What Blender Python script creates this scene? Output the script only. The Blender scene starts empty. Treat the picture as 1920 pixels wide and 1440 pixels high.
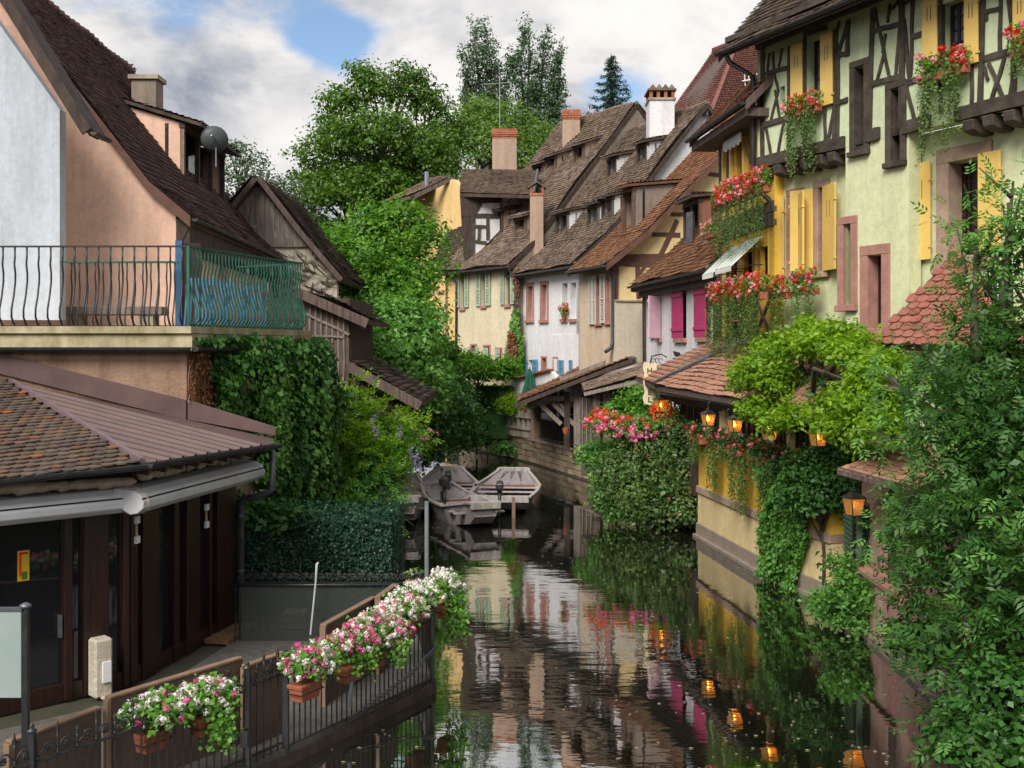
import bpy, bmesh, math, random
import numpy as np
from mathutils import Vector, Matrix
random.seed(7)
rng = np.random.default_rng(11)
S = bpy.context.scene
COL = S.collection
V = Vector
Z = V((0, 0, 1))
# ------------------------------------------------------------------ camera, sky, sun
F, H, HY = 2059.0, 4.9, 655.0          # focal length in photo pixels, eye height above water, horizon row
cam = bpy.data.objects.new('camera', bpy.data.cameras.new('camera'))
COL.objects.link(cam)
cam.location = (0, 0, H); cam.rotation_euler = (math.radians(90), 0, 0)
cam.data.sensor_width = 36; cam.data.lens = 36 * F / 1920
cam.data.shift_y = -65 / 1920
cam.data.clip_start = 0.2; cam.data.clip_end = 3000
S.camera = cam
SUN_EL, SUN_DIR = 42.0, V((-0.36, -0.78, 0))
w = bpy.data.worlds.new('World'); S.world = w; w.use_nodes = True
nt = w.node_tree; N = nt.nodes; L = nt.links
bg = N['Background']
sky = N.new('ShaderNodeTexSky'); sky.sky_type = 'NISHITA'; sky.sun_disc = False
sky.sun_elevation = math.radians(SUN_EL); sky.sun_rotation = math.atan2(SUN_DIR.x, SUN_DIR.y)
sky.dust_density = 0.6; sky.ozone_density = 2.0
tc = N.new('ShaderNodeTexCoord')
def mathn(nt, op, a, b=None, c=None):
    n = nt.nodes.new('ShaderNodeMath'); n.operation = op
    for i, x in enumerate((a, b, c)):
        if x is None: continue
        if isinstance(x, (int, float)): n.inputs[i].default_value = x
        else: nt.links.new(x, n.inputs[i])
    return n.outputs[0]
mp = N.new('ShaderNodeMapping'); mp.inputs['Scale'].default_value = (1, 1, 1.6); mp.inputs['Location'].default_value = (0.35, 0.2, 0.1)
L.new(tc.outputs['Generated'], mp.inputs['Vector'])
def noise_w(scale, det, rough, dist=0.0, vec=None):
    n = N.new('ShaderNodeTexNoise'); n.inputs['Scale'].default_value = scale; n.inputs['Detail'].default_value = det
    n.inputs['Roughness'].default_value = rough; n.inputs['Distortion'].default_value = dist
    L.new(vec or mp.outputs[0], n.inputs['Vector']); return n.outputs['Fac']
def ramp_w(x, a, b):
    n = N.new('ShaderNodeMapRange'); n.interpolation_type = 'SMOOTHSTEP'
    n.inputs['From Min'].default_value = a; n.inputs['From Max'].default_value = b
    L.new(x, n.inputs['Value']); return n.outputs['Result']
cov = noise_w(3.3, 10, 0.6, 0.35)
gap = None                              # openings of blue sky between the clouds
for (gx, gy, r0, r1, amp) in ((580, 45, 0.0, 0.055, 0.20), (655, 90, 0.0, 0.045, 0.15), (1120, 205, 0.0, 0.06, 0.16), (1180, 170, 0.0, 0.05, 0.12), (360, -500, .1, .4, .25), (1800, -700, .1, .5, .25)):
    d = V(((gx - 960) / F, 1, (HY - gy) / F)).normalized()
    dn = N.new('ShaderNodeVectorMath'); dn.operation = 'DISTANCE'; L.new(tc.outputs['Generated'], dn.inputs[0]); dn.inputs[1].default_value = d
    m = mathn(nt, 'MULTIPLY', mathn(nt, 'SUBTRACT', 1.0, ramp_w(dn.outputs['Value'], r0, r1)), amp)
    gap = m if gap is None else mathn(nt, 'ADD', gap, m)
mask = ramp_w(mathn(nt, 'SUBTRACT', cov, gap), 0.21, 0.38)
shade = ramp_w(noise_w(5.2, 9, 0.62, 0.4), 0.36, 0.62)
sh2 = ramp_w(noise_w(2.3, 6, 0.55), 0.36, 0.58)
shm = mathn(nt, 'MINIMUM', mathn(nt, 'MULTIPLY', mathn(nt, 'ADD', mathn(nt, 'MULTIPLY', shade, 0.8), 0.25), mathn(nt, 'ADD', mathn(nt, 'MULTIPLY', sh2, .85), .15)), 1.0)
cm = N.new('ShaderNodeMixRGB'); cm.inputs[1].default_value = (6.9, 6.6, 6.3, 1); cm.inputs[2].default_value = (1.7, 2.0, 2.55, 1)
L.new(shm, cm.inputs[0])
mx = N.new('ShaderNodeMixRGB'); L.new(mask, mx.inputs[0]); L.new(sky.outputs[0], mx.inputs[1]); L.new(cm.outputs[0], mx.inputs[2])
L.new(mx.outputs[0], bg.inputs['Color']); bg.inputs['Strength'].default_value = 0.085
sl = bpy.data.lights.new('sun', 'SUN'); so = bpy.data.objects.new('sun', sl); COL.objects.link(so)
sl.energy = 2.6; sl.angle = math.radians(32); sl.color = (1, 0.94, 0.84)
sd = V((SUN_DIR.x, SUN_DIR.y, 0)).normalized() * math.cos(math.radians(SUN_EL)) + Z * math.sin(math.radians(SUN_EL))
so.rotation_euler = sd.to_track_quat('Z', 'Y').to_euler(); so.location = (-30, -30, 60)
S.view_settings.view_transform = 'Standard'; S.view_settings.look = 'None'; S.view_settings.exposure = 0.88; S.view_settings.gamma = 1
S.view_settings.use_curve_mapping = False
S.cycles.max_bounces = 7; S.cycles.diffuse_bounces = 3; S.cycles.glossy_bounces = 3; S.cycles.transmission_bounces = 3; S.cycles.caustics_reflective = False; S.cycles.caustics_refractive = False
# ------------------------------------------------------------------ helpers
def P(px, py, D): return V(((px - 960) / F * D, D, H - (py - HY) / F * D))
def PZ(px, z, D): return V(((px - 960) / F * D, D, z))
def plane3(a, b, c): return a, (b - a).cross(c - a).normalized()
def hit(px, py, pl):
    d = P(px, py, 1.0) - V((0, 0, H)); o = V((0, 0, H))
    t = (pl[0] - o).dot(pl[1]) / d.dot(pl[1]); return o + d * t
ORG = {}
def setp(o, label=None, cat=None, group=None, kind=None):
    if label: o['label'] = label
    if cat: o['category'] = cat
    if group: o['group'] = group
    if kind: o['kind'] = kind
    return o
def root(name, loc, label, cat, group=None):
    o = bpy.data.objects.new(name, None); o.empty_display_size = .2; COL.objects.link(o); o.location = loc; ORG[o.name] = V(loc)
    return setp(o, label, cat, group)
def link(name, me, parent=None, mat=None, org=None):
    o = bpy.data.objects.new(name, me); COL.objects.link(o)
    if mat and not me.materials:
        for m in (mat if isinstance(mat, (list, tuple)) else [mat]): me.materials.append(m)
    if parent: o.parent = parent; ORG[o.name] = ORG[parent.name]
    else: ORG[o.name] = org or V((0, 0, 0)); o.location = ORG[o.name]
    return o
def inst(name, me, parent, M):
    o = bpy.data.objects.new(name, me); COL.objects.link(o); o.parent = parent; ORG[o.name] = ORG[parent.name]
    o.matrix_basis = Matrix.Translation(-ORG[parent.name]) @ M; return o
class MB:
    def __init__(s): s.v = []; s.f = []; s.m = []
    def add(s, vs, fs, mi=0):
        n = len(s.v); s.v += [V(x) for x in vs]; s.f += [tuple(i + n for i in f) for f in fs]; s.m += [mi] * len(fs)
    def obox(s, o, a, b, c, mi=0):
        o, a, b, c = V(o), V(a), V(b), V(c)
        s.add([o, o + a, o + a + b, o + b, o + c, o + a + c, o + a + b + c, o + b + c], [(0, 3, 2, 1), (4, 5, 6, 7), (0, 1, 5, 4), (1, 2, 6, 5), (2, 3, 7, 6), (3, 0, 4, 7)], mi)
        return s
    def box(s, x0, x1, y0, y1, z0, z1, mi=0): return s.obox((x0, y0, z0), (x1 - x0, 0, 0), (0, y1 - y0, 0), (0, 0, z1 - z0), mi)
    def beam(s, p0, p1, w, h, side=None, mi=0):
        p0, p1 = V(p0), V(p1); d = (p1 - p0).normalized()
        if side is None:
            side = d.cross(Z)
            if side.length < .05: side = V((1, 0, 0))
        side = side.normalized(); up = side.cross(d).normalized()
        return s.obox(p0 - side * w / 2 - up * h / 2, p1 - p0, side * w, up * h, mi)
    def tube(s, pts, r, seg=8, mi=0, cap=True):
        pts = [V(p) for p in pts]; n = len(pts); vs = []; fs = []
        rr = r if isinstance(r, (list, tuple)) else [r] * n
        ref = None
        for i, p in enumerate(pts):
            d = (pts[min(i + 1, n - 1)] - pts[max(i - 1, 0)]).normalized()
            if ref is None: ref = d.orthogonal().normalized()
            ref = (ref - d * ref.dot(d)).normalized(); b = d.cross(ref)
            for k in range(seg):
                a = 2 * math.pi * k / seg; vs.append(p + (ref * math.cos(a) + b * math.sin(a)) * rr[i])
        for i in range(n - 1):
            for k in range(seg): fs.append((i * seg + k, i * seg + (k + 1) % seg, (i + 1) * seg + (k + 1) % seg, (i + 1) * seg + k))
        if cap: fs.append(tuple(range(seg - 1, -1, -1))); fs.append(tuple((n - 1) * seg + k for k in range(seg)))
        s.add(vs, fs, mi); return s
    def prism(s, pts, off, mi=0):
        pts = [V(p) for p in pts]; n = len(pts); off = V(off)
        s.add(pts + [p + off for p in pts], [tuple(range(n)), tuple(range(2 * n - 1, n - 1, -1))] + [(i, i + n, (i + 1) % n + n, (i + 1) % n) for i in range(n)], mi); return s
    def lathe(s, c, prof, seg=12, mi=0):
        c = V(c); vs = []; fs = []
        for r, z in prof:
            for k in range(seg): a = 2 * math.pi * (k + .5) / seg; vs.append(c + V((r * math.cos(a), r * math.sin(a), z)))
        for i in range(len(prof) - 1):
            for k in range(seg): fs.append((i * seg + k, i * seg + (k + 1) % seg, (i + 1) * seg + (k + 1) % seg, (i + 1) * seg + k))
        s.add(vs, fs, mi); return s
    def build(s, name, mat, parent=None, smooth=False, tag=None, bevel=0):
        if parent: org = ORG[parent.name]
        else:
            xs = [p.x for p in s.v]; ys = [p.y for p in s.v]; zs = [p.z for p in s.v]
            org = V(((min(xs) + max(xs)) / 2, (min(ys) + max(ys)) / 2, min(zs)))
        me = bpy.data.meshes.new(name); me.from_pydata([p - org for p in s.v], [], s.f)
        for m in (mat if isinstance(mat, (list, tuple)) else [mat]): me.materials.append(m)
        if any(s.m): me.polygons.foreach_set('material_index', s.m)
        bm = bmesh.new(); bm.from_mesh(me); bmesh.ops.recalc_face_normals(bm, faces=bm.faces)
        if bevel: bmesh.ops.bevel(bm, geom=list(bm.edges), offset=bevel, segments=1, affect='EDGES')
        bm.to_mesh(me); bm.free()
        if smooth: me.shade_smooth()
        o = link(name, me, parent, org=org)
        if tag: setp(o, *tag)
        return o
def qmesh(name, verts, mat, parent=None, tag=None, kind='stuff', nv=4, faces=None):
    verts = np.asarray(verts, dtype=np.float64).reshape(-1, 3)
    if parent: org = ORG[parent.name]
    else: org = V(((verts[:, 0].min() + verts[:, 0].max()) / 2, (verts[:, 1].min() + verts[:, 1].max()) / 2, verts[:, 2].min()))
    me = bpy.data.meshes.new(name); me.vertices.add(len(verts)); me.vertices.foreach_set('co', (verts - np.array(org)).astype(np.float32).ravel())
    if faces is None: faces = np.arange(len(verts)).reshape(-1, nv)
    faces = np.asarray(faces); k = faces.shape[1]; nf = len(faces)
    me.loops.add(nf * k); me.loops.foreach_set('vertex_index', faces.astype(np.int32).ravel())
    me.polygons.add(nf); me.polygons.foreach_set('loop_start', np.arange(0, nf * k, k, dtype=np.int32)); me.polygons.foreach_set('loop_total', np.full(nf, k, dtype=np.int32))
    me.update(calc_edges=True)
    me.materials.append(mat)
    o = link(name, me, parent, org=org)
    if tag: setp(o, *tag)
    if kind: o['kind'] = kind
    return o
# ------------------------------------------------------------------ materials
def newmat(name):
    m = bpy.data.materials.new(name); m.use_nodes = True; return m, m.node_tree, m.node_tree.nodes['Principled BSDF']
def nz(nt, scale, det=6, rough=.55, sc=(1, 1, 1), dist=0):
    t = nt.nodes.new('ShaderNodeTexCoord'); mpp = nt.nodes.new('ShaderNodeMapping'); mpp.inputs['Scale'].default_value = sc
    nt.links.new(t.outputs['Object'], mpp.inputs[0]); n = nt.nodes.new('ShaderNodeTexNoise')
    n.inputs['Scale'].default_value = scale; n.inputs['Detail'].default_value = det; n.inputs['Roughness'].default_value = rough; n.inputs['Distortion'].default_value = dist
    nt.links.new(mpp.outputs[0], n.inputs['Vector']); return n.outputs['Fac']
def ramp(nt, x, stops):
    r = nt.nodes.new('ShaderNodeValToRGB'); e = r.color_ramp.elements
    while len(e) > 1: e.remove(e[0])
    e[0].position = stops[0][0]; e[0].color = (*stops[0][1], 1)
    for p, c in stops[1:]:
        k = e.new(p); k.color = (*c, 1)
    nt.links.new(x, r.inputs[0]); return r.outputs[0]
def mixc(nt, f, a, b, mode='MIX'):
    m = nt.nodes.new('ShaderNodeMixRGB'); m.blend_type = mode
    for i, x in enumerate((f, a, b)):
        if isinstance(x, (int, float)): m.inputs[i].default_value = x
        elif isinstance(x, tuple): m.inputs[i].default_value = (*x, 1)
        else: nt.links.new(x, m.inputs[i])
    return m.outputs[0]
def bump(nt, b, h, strength, dist=.02):
    n = nt.nodes.new('ShaderNodeBump'); n.inputs['Strength'].default_value = strength; n.inputs['Distance'].default_value = dist
    nt.links.new(h, n.inputs['Height']); nt.links.new(n.outputs[0], b.inputs['Normal'])
def plain(name, c1, c2=None, scale=3, rough=.7, bs=.3, sc=(1, 1, 1), metal=0, spec=.4, fine=25):
    m, nt, b = newmat(name); c2 = c2 or tuple(x * .75 for x in c1)
    nt.links.new(ramp(nt, nz(nt, scale, 8, .6, sc), [(.35, c1), (.65, c2)]), b.inputs['Base Color'])
    b.inputs['Roughness'].default_value = rough; b.inputs['Metallic'].default_value = metal; b.inputs['Specular IOR Level'].default_value = spec
    if bs: bump(nt, b, nz(nt, fine, 5, .6, sc), bs)
    return m
def plaster(name, c, stain=(.25, .2, .16), amt=.35, bs=.35, blot=.6):
    m, nt, b = newmat(name)
    base = mixc(nt, nz(nt, blot, 8, .65), tuple(x * .86 for x in c), tuple(min(1, x * 1.1) for x in c))
    st = ramp(nt, nz(nt, 1.1, 9, .7, (1.6, 1.6, .28)), [(.50, (0, 0, 0)), (.74, (1, 1, 1))])
    s2 = nt.nodes.new('ShaderNodeMath'); s2.operation = 'MULTIPLY'; s2.inputs[1].default_value = amt; nt.links.new(st, s2.inputs[0])
    stk = ramp(nt, nz(nt, .8, 9, .72, (1.8, 1.8, .22)), [(.45, (1, 1, 1)), (.72, (.72, .69, .65))])
    base = mixc(nt, .7, base, stk, 'MULTIPLY')
    mot = ramp(nt, nz(nt, 6, 8, .7), [(.3, (.84, .83, .82)), (.62, (1.05, 1.05, 1.05))])
    nt.links.new(mixc(nt, .9, mixc(nt, s2.outputs[0], base, stain), mot, 'MULTIPLY'), b.inputs['Base Color'])
    b.inputs['Roughness'].default_value = .9; b.inputs['Specular IOR Level'].default_value = .2
    bump(nt, b, nz(nt, 14, 8, .7), bs, .03); return m
def rnd(nt):
    g = nt.nodes.new('ShaderNodeNewGeometry'); oi = nt.nodes.new('ShaderNodeObjectInfo')
    return mathn(nt, 'FRACT', mathn(nt, 'ADD', g.outputs['Random Per Island'], oi.outputs['Random']))
def tilemat(name, cols, moss=(.14, .13, .05), mamt=.5):
    m, nt, b = newmat(name); n = len(cols)
    c = ramp(nt, rnd(nt), [(i / (n - 1) if n > 1 else 0, x) for i, x in enumerate(cols)])
    mo = ramp(nt, nz(nt, .9, 8, .7), [(.48, (0, 0, 0)), (.72, (mamt,) * 3)])
    c = mixc(nt, mo, c, moss)
    c = mixc(nt, mathn(nt, 'MULTIPLY', nz(nt, 9, 6, .7), .9), c, (.05, .04, .035), 'MIX') if False else mixc(nt, .8, c, ramp(nt, nz(nt, 7, 6, .75), [(.3, (.45, .43, .42)), (.65, (1.15, 1.12, 1.1))]), 'MULTIPLY')
    nt.links.new(c, b.inputs['Base Color']); b.inputs['Roughness'].default_value = .85; b.inputs['Specular IOR Level'].default_value = .25
    bump(nt, b, nz(nt, 40, 5, .7), .4, .01); return m
def leafmat(name, cols, trans=.35, clump=.5, rough=.45):
    m, nt, b = newmat(name); n = len(cols)
    x = mathn(nt, 'ADD', mathn(nt, 'MULTIPLY', rnd(nt), 1 - clump), mathn(nt, 'MULTIPLY', ramp(nt, nz(nt, 1.3, 5, .65), [(.3, (0, 0, 0)), (.7, (1, 1, 1))]), clump))
    c = ramp(nt, x, [(i / (n - 1), q) for i, q in enumerate(cols)])
    nt.links.new(c, b.inputs['Base Color']); b.inputs['Roughness'].default_value = rough; b.inputs['Specular IOR Level'].default_value = .35
    t = nt.nodes.new('ShaderNodeBsdfTranslucent'); nt.links.new(mixc(nt, 1.0, c, (1.5, 1.6, .7), 'MULTIPLY'), t.inputs[0])
    ms = nt.nodes.new('ShaderNodeMixShader'); ms.inputs[0].default_value = trans
    nt.links.new(b.outputs[0], ms.inputs[1]); nt.links.new(t.outputs[0], ms.inputs[2]); nt.links.new(ms.outputs[0], nt.nodes['Material Output'].inputs[0]); return m
def glassm(name, c=(.012, .013, .016), rough=.04, spec=.7):
    m, nt, b = newmat(name); b.inputs['Base Color'].default_value = (*c, 1); b.inputs['Roughness'].default_value = rough; b.inputs['Specular IOR Level'].default_value = spec
    bump(nt, b, nz(nt, 1.3, 2, .5), .15, .02); return m
def emit(name, c, s):
    m, nt, b = newmat(name); b.inputs['Base Color'].default_value = (*c, 1); b.inputs['Emission Color'].default_value = (*c, 1); b.inputs['Emission Strength'].default_value = s; return m
M = {}
M['iron'] = plain('black iron', (.012, .012, .014), (.03, .03, .033), 8, .38, .15, spec=.5)
M['green_iron'] = plain('green painted iron', (.012, .13, .09), (.02, .085, .06), 6, .5, .2)
M['dark_wood'] = plain('dark timber', (.035, .022, .018), (.075, .052, .042), 5, .8, .7, (1, 1, .4))
M['blk_timber'] = plain('blackened timber', (.035, .026, .02), (.085, .07, .055), 3, .8, .8, (1, 1, 1), fine=18)
M['red_timber'] = plain('red brown timber', (.10, .045, .03), (.14, .075, .055), 3, .75, .5)
M['gray_wood'] = plain('weathered grey wood', (.16, .13, .11), (.30, .26, .23), 6, .85, .8, (3, 3, .35))
M['old_wood'] = plain('old brown wood', (.07, .045, .04), (.16, .12, .105), 4, .85, .9, (4, 4, .3))
M['frame_wood'] = plain('varnished brown wood', (.032, .011, .007), (.014, .006, .005), 4, .35, .25, (5, 5, .4), spec=.5)
M['sill_wood'] = plain('brown plank', (.20, .10, .06), (.12, .065, .04), 6, .6, .4)
M['ply'] = plain('pale brown board', (.24, .15, .10), (.17, .11, .075), 5, .6, .3)
M['ply_face'] = plain('brown board face', (.12, .08, .06), (.08, .055, .04), 5, .7, .3)
M['zinc'] = plain('zinc', (.16, .17, .19), (.09, .10, .12), 5, .42, .2, metal=.55)
M['dkzinc'] = plain('dark zinc', (.06, .062, .07), (.035, .035, .04), 5, .45, .2, metal=.4)
M['copperpipe'] = plain('brown painted pipe', (.16, .10, .085), (.10, .065, .055), 5, .5, .2)
M['mauve'] = plain('mauve metal', (.20, .14, .16), (.15, .105, .12), 3, .35, .1, spec=.6)
M['dish'] = plain('dark grey dish', (.07, .08, .09), None, 3, .5, 0)
M['boat_wood'] = plain('pale boat wood', (.46, .42, .41), (.28, .25, .24), 4, .7, .6, (2.5, 2.5, .8))
M['sheet'] = plain('brown sheet metal', (.125, .075, .072), (.085, .055, .054), 1.5, .55, .12, spec=.3)
M['white_metal'] = plain('white painted metal', (.62, .63, .66), (.50, .51, .54), 2.5, .35, .08, spec=.5)
M['cream_plastic'] = plain('cream wrapped foam', (.55, .45, .33), (.34, .25, .17), 6, .4, .6, fine=9)
M['white_paint'] = plain('white paint', (.78, .78, .8), (.68, .68, .7), 3, .6, .1)
M['grey_pole'] = plain('galvanised steel', (.30, .34, .36), (.22, .25, .27), 4, .4, .1, metal=.5)
M['blue'] = plain('blue paint', (.03, .11, .23), (.025, .08, .16), 4, .6, .2)
M['ltblue'] = plain('pale blue shutter paint', (.12, .30, .48), (.09, .24, .40), 4, .6, .2)
M['pale_green'] = plain('pale green shutter paint', (.42, .53, .40), (.34, .44, .33), 4, .65, .2)
M['shut_white'] = plain('off white shutter paint', (.60, .57, .54), (.50, .46, .43), 4, .65, .2)
M['magenta'] = plain('magenta shutter paint', (.50, .035, .16), (.40, .03, .13), 3, .6, .15)
M['pale_pink'] = plain('pale pink shutter paint', (.68, .45, .52), (.60, .38, .46), 3, .6, .15)
M['yellow_sh'] = plain('yellow shutter paint', (.76, .54, .17), (.68, .46, .12), 1.5, .5, .15)
M['green_sh'] = plain('dark green louvre paint', (.09, .17, .11), (.06, .12, .08), 3, .5, .2)
M['slot'] = plain('shutter slot', (.02, .015, .01), None, 3, .8, 0)
M['stone_pink'] = plain('pink sandstone', (.42, .22, .18), (.31, .16, .135), 4, .85, .6, fine=20)
M['stone_tan'] = plain('tan sandstone', (.42, .30, .23), (.30, .20, .165), 3, .85, .6, fine=20)
M['concrete'] = plain('old pale concrete', (.42, .37, .30), (.22, .19, .15), 2.5, .9, .6, (1, 1, .5))
M['slab'] = plain('weathered cream slab', (.48, .42, .28), (.24, .21, .11), 3, .8, .5, (1, 1, .6))
M['terracotta'] = plain('terracotta', (.36, .12, .06), (.26, .085, .045), 5, .7, .3)
M['white_pl'] = plaster('white plaster', (.74, .74, .78), (.42, .40, .40), .45)
M['cool_pl'] = plaster('cool white plaster', (.52, .57, .66), (.25, .27, .29), .5, .12)
M['pink_pl'] = plaster('salmon plaster', (.86, .58, .46), (.55, .33, .25), .4)
M['cream_pl'] = plaster('cream plaster', (.68, .60, .44), (.36, .30, .21), .45)
M['beige_pl'] = plaster('beige plaster', (.62, .50, .38), (.36, .28, .2), .5)
M['yellow_pl'] = plaster('pale yellow plaster', (.78, .55, .26), (.45, .30, .17), .35)
M['panel_pl'] = plaster('warm cream infill', (.76, .60, .33), (.45, .33, .2), .3)
M['gold_pl'] = plaster('golden yellow plaster', (.80, .51, .08), (.5, .3, .08), .45)
M['green_pl'] = plaster('pistachio plaster', (.66, .70, .45), (.42, .45, .28), .5, blot=.35)
M['lime_panel'] = plaster('mint infill', (.60, .69, .46), (.36, .43, .28), .45)
M['tan_pl'] = plaster('rough tan roughcast', (.33, .22, .155), (.09, .065, .055), .85, 1.0, blot=1.5)
M['gray_pl'] = plaster('grey cement render', (.30, .25, .21), (.12, .11, .10), .8, .7)
M['old_white'] = plaster('flaking old whitewash', (.60, .55, .46), (.40, .30, .2), .6, .9, blot=2.5)
M['rose_pl'] = plaster('peeling rose plaster', (.52, .29, .25), (.50, .47, .42), .9, .7, blot=1.2)
M['taupe_pl'] = plaster('chimney render', (.44, .32, .25), (.25, .2, .17), .6)
M['redbrown_pl'] = plaster('red brown render', (.24, .11, .08), (.15, .08, .06), .6)
M['cobble'] = plain('grey paving', (.12, .11, .10), (.07, .065, .06), 6, .85, .7)
M['earth'] = plain('dark damp earth', (.05, .045, .03), (.03, .035, .018), 1.5, .95, .8)
M['deck'] = plain('pale decking', (.30, .27, .26), (.2, .18, .17), 3, .8, .4, (1, 8, 1))
M['glass'] = glassm('dark window glass'); M['blueglass'] = glassm('sky painted window glass', (.10, .13, .18), .06)  # blueglass: pale blue base puts reflected sky into the glass colour
M['letter'] = plain('black letter paint', (.02, .015, .015), None, 3, .6, 0)
M['sign'] = plain('cream sign board', (.72, .62, .42), (.62, .52, .34), 4, .6, .1)
M['parasol'] = plain('dark green canvas', (.01, .12, .08), (.015, .08, .055), 5, .85, .3)
M['ygreen'] = plain('bright green paint', (.02, .5, .09), None, 3, .5, 0)
M['flame'] = emit('lantern bulb', (1, .5, .12), 28)
m, nt_, b_ = newmat('amber lantern glass'); M['amber'] = m
b_.inputs['Base Color'].default_value = (.50, .24, .05, 1); b_.inputs['Emission Color'].default_value = (1, .38, .05, 1); b_.inputs['Emission Strength'].default_value = .11; b_.inputs['Roughness'].default_value = .25
b_.inputs['Transmission Weight'].default_value = .55; bump(nt_, b_, nz(nt_, 30, 4), .3)
m, nt_, b_ = newmat('mesh netting'); M['net'] = m
b_.inputs['Base Color'].default_value = (.05, .06, .055, 1); b_.inputs['Roughness'].default_value = .4
tr = nt_.nodes.new('ShaderNodeBsdfTransparent'); ms = nt_.nodes.new('ShaderNodeMixShader'); ms.inputs[0].default_value = .5
nt_.links.new(tr.outputs[0], ms.inputs[2]); nt_.links.new(b_.outputs[0], ms.inputs[1]); nt_.links.new(ms.outputs[0], nt_.nodes['Material Output'].inputs[0])
M['tile_brown'] = tilemat('old brown roof tiles', [(.10, .075, .065), (.18, .13, .105), (.25, .18, .14), (.12, .09, .08), (.31, .23, .18), (.18, .15, .13)], mamt=.6)
M['tile_mauve'] = tilemat('mauve brown roof tiles', [(.11, .065, .06), (.16, .10, .095), (.20, .13, .12), (.14, .08, .07)], (.1, .07, .06), mamt=.3)
M['tile_dark'] = tilemat('dark brown roof tiles', [(.06, .045, .04), (.10, .07, .06), (.14, .10, .085), (.075, .055, .05)])
M['tile_orange'] = tilemat('orange brown roof tiles', [(.28, .12, .065), (.17, .08, .05), (.38, .18, .095), (.24, .12, .07), (.32, .17, .11)], mamt=.45)
M['tile_plum'] = tilemat('plum red roof tiles', [(.15, .055, .05), (.19, .075, .062), (.22, .095, .08), (.12, .05, .045)], mamt=.15)
M['tile_red'] = tilemat('dull red roof tiles', [(.28, .105, .08), (.34, .13, .10), (.24, .09, .07), (.30, .13, .10)], mamt=.15)
M['tile_pale'] = tilemat('pale salmon roof tiles', [(.42, .21, .15), (.48, .26, .18), (.38, .20, .15), (.44, .27, .20)], (.22, .19, .12), mamt=.5)
M['tile_near'] = tilemat('mixed old plain tiles', [(.075, .055, .05), (.10, .075, .07), (.13, .10, .085), (.09, .07, .065), (.115, .085, .07), (.16, .09, .06), (.095, .075, .06), (.38, .12, .05)], (.2, .17, .06), mamt=.3)
M['brick'] = tilemat('chimney bricks', [(.35, .12, .07), (.42, .17, .10), (.28, .10, .06)], mamt=.1)
M['quay'] = tilemat('quay stones', [(.30, .22, .15), (.38, .30, .22), (.24, .17, .13), (.42, .36, .26), (.33, .22, .18)], (.12, .14, .05), mamt=.4)
g = lambda *c: [tuple(x) for x in c]
M['leaf_big'] = leafmat('chestnut foliage', g((.035, .085, .01), (.06, .14, .015), (.10, .20, .02), (.15, .26, .03)), .3)
M['leaf_mid'] = leafmat('soft olive foliage', g((.06, .12, .025), (.10, .19, .035), (.16, .27, .06), (.22, .33, .09)), .35)
M['leaf_pop'] = leafmat('poplar foliage', g((.03, .075, .035), (.05, .11, .05), (.09, .16, .08), (.16, .24, .14)), .25)
M['leaf_fir'] = leafmat('spruce needles', g((.02, .06, .045), (.035, .09, .06), (.06, .12, .08)), .1)
M['leaf_bright'] = leafmat('bright lime foliage', g((.03, .11, .012), (.07, .20, .02), (.14, .31, .03), (.24, .42, .055)), .35)
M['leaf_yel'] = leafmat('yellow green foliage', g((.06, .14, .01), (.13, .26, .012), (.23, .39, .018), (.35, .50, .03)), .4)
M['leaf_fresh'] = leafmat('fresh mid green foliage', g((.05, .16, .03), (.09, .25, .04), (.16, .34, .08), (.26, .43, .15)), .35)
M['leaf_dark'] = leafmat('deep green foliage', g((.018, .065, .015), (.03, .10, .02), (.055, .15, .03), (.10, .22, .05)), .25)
M['leaf_ivy'] = leafmat('ivy foliage', g((.012, .05, .012), (.03, .10, .018), (.06, .17, .03), (.12, .26, .05)), .25, .45, .35)
M['leaf_elder'] = leafmat('shade toned elder foliage', g((.014, .05, .010), (.03, .09, .016), (.06, .15, .025), (.11, .23, .045)), .25)  # darker greens carry the crown's shade in the leaf colour
M['leaf_hedge'] = leafmat('dense dark hedge foliage', g((.008, .038, .02), (.014, .055, .028), (.025, .08, .038)), .12)
M['leaf_trail'] = leafmat('trailing vine foliage', g((.035, .085, .018), (.07, .14, .03), (.12, .21, .05), (.20, .29, .09)), .3)
M['leaf_ger'] = leafmat('geranium foliage', g((.05, .15, .02), (.09, .24, .03), (.15, .33, .05), (.22, .40, .07)), .35)
M['leaf_dry'] = leafmat('dried vine foliage', g((.16, .075, .035), (.26, .12, .05), (.10, .06, .035)), .2)
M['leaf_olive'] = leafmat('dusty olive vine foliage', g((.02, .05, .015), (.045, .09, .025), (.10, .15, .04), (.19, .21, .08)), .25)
M['bark'] = plain('bark', (.06, .045, .035), (.11, .09, .07), 5, .9, .9, (1, 1, .4))
def petal(name, cols): 
    return leafmat(name, cols, .3, .2, .6)
M['fl_red'] = petal('red petals', g((.55, .01, .01), (.75, .02, .015), (.85, .05, .03)))
M['fl_pink'] = petal('pink petals', g((.80, .16, .30), (.85, .28, .42), (.88, .42, .52)))
M['fl_mag'] = petal('magenta petals', g((.62, .03, .30), (.78, .10, .42), (.85, .25, .5)))
M['fl_hot'] = petal('bright pink petals', g((.80, .12, .45), (.86, .22, .55), (.9, .4, .65)))
M['fl_white'] = petal('white petals', g((.78, .66, .82), (.86, .80, .92), (.90, .89, .97)))
M['fl_orange'] = petal('scarlet petals', g((.85, .06, .015), (.9, .12, .03)))
M['fl_yel'] = petal('yellow petals', g((.7, .5, .03), (.8, .6, .06)))
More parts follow.
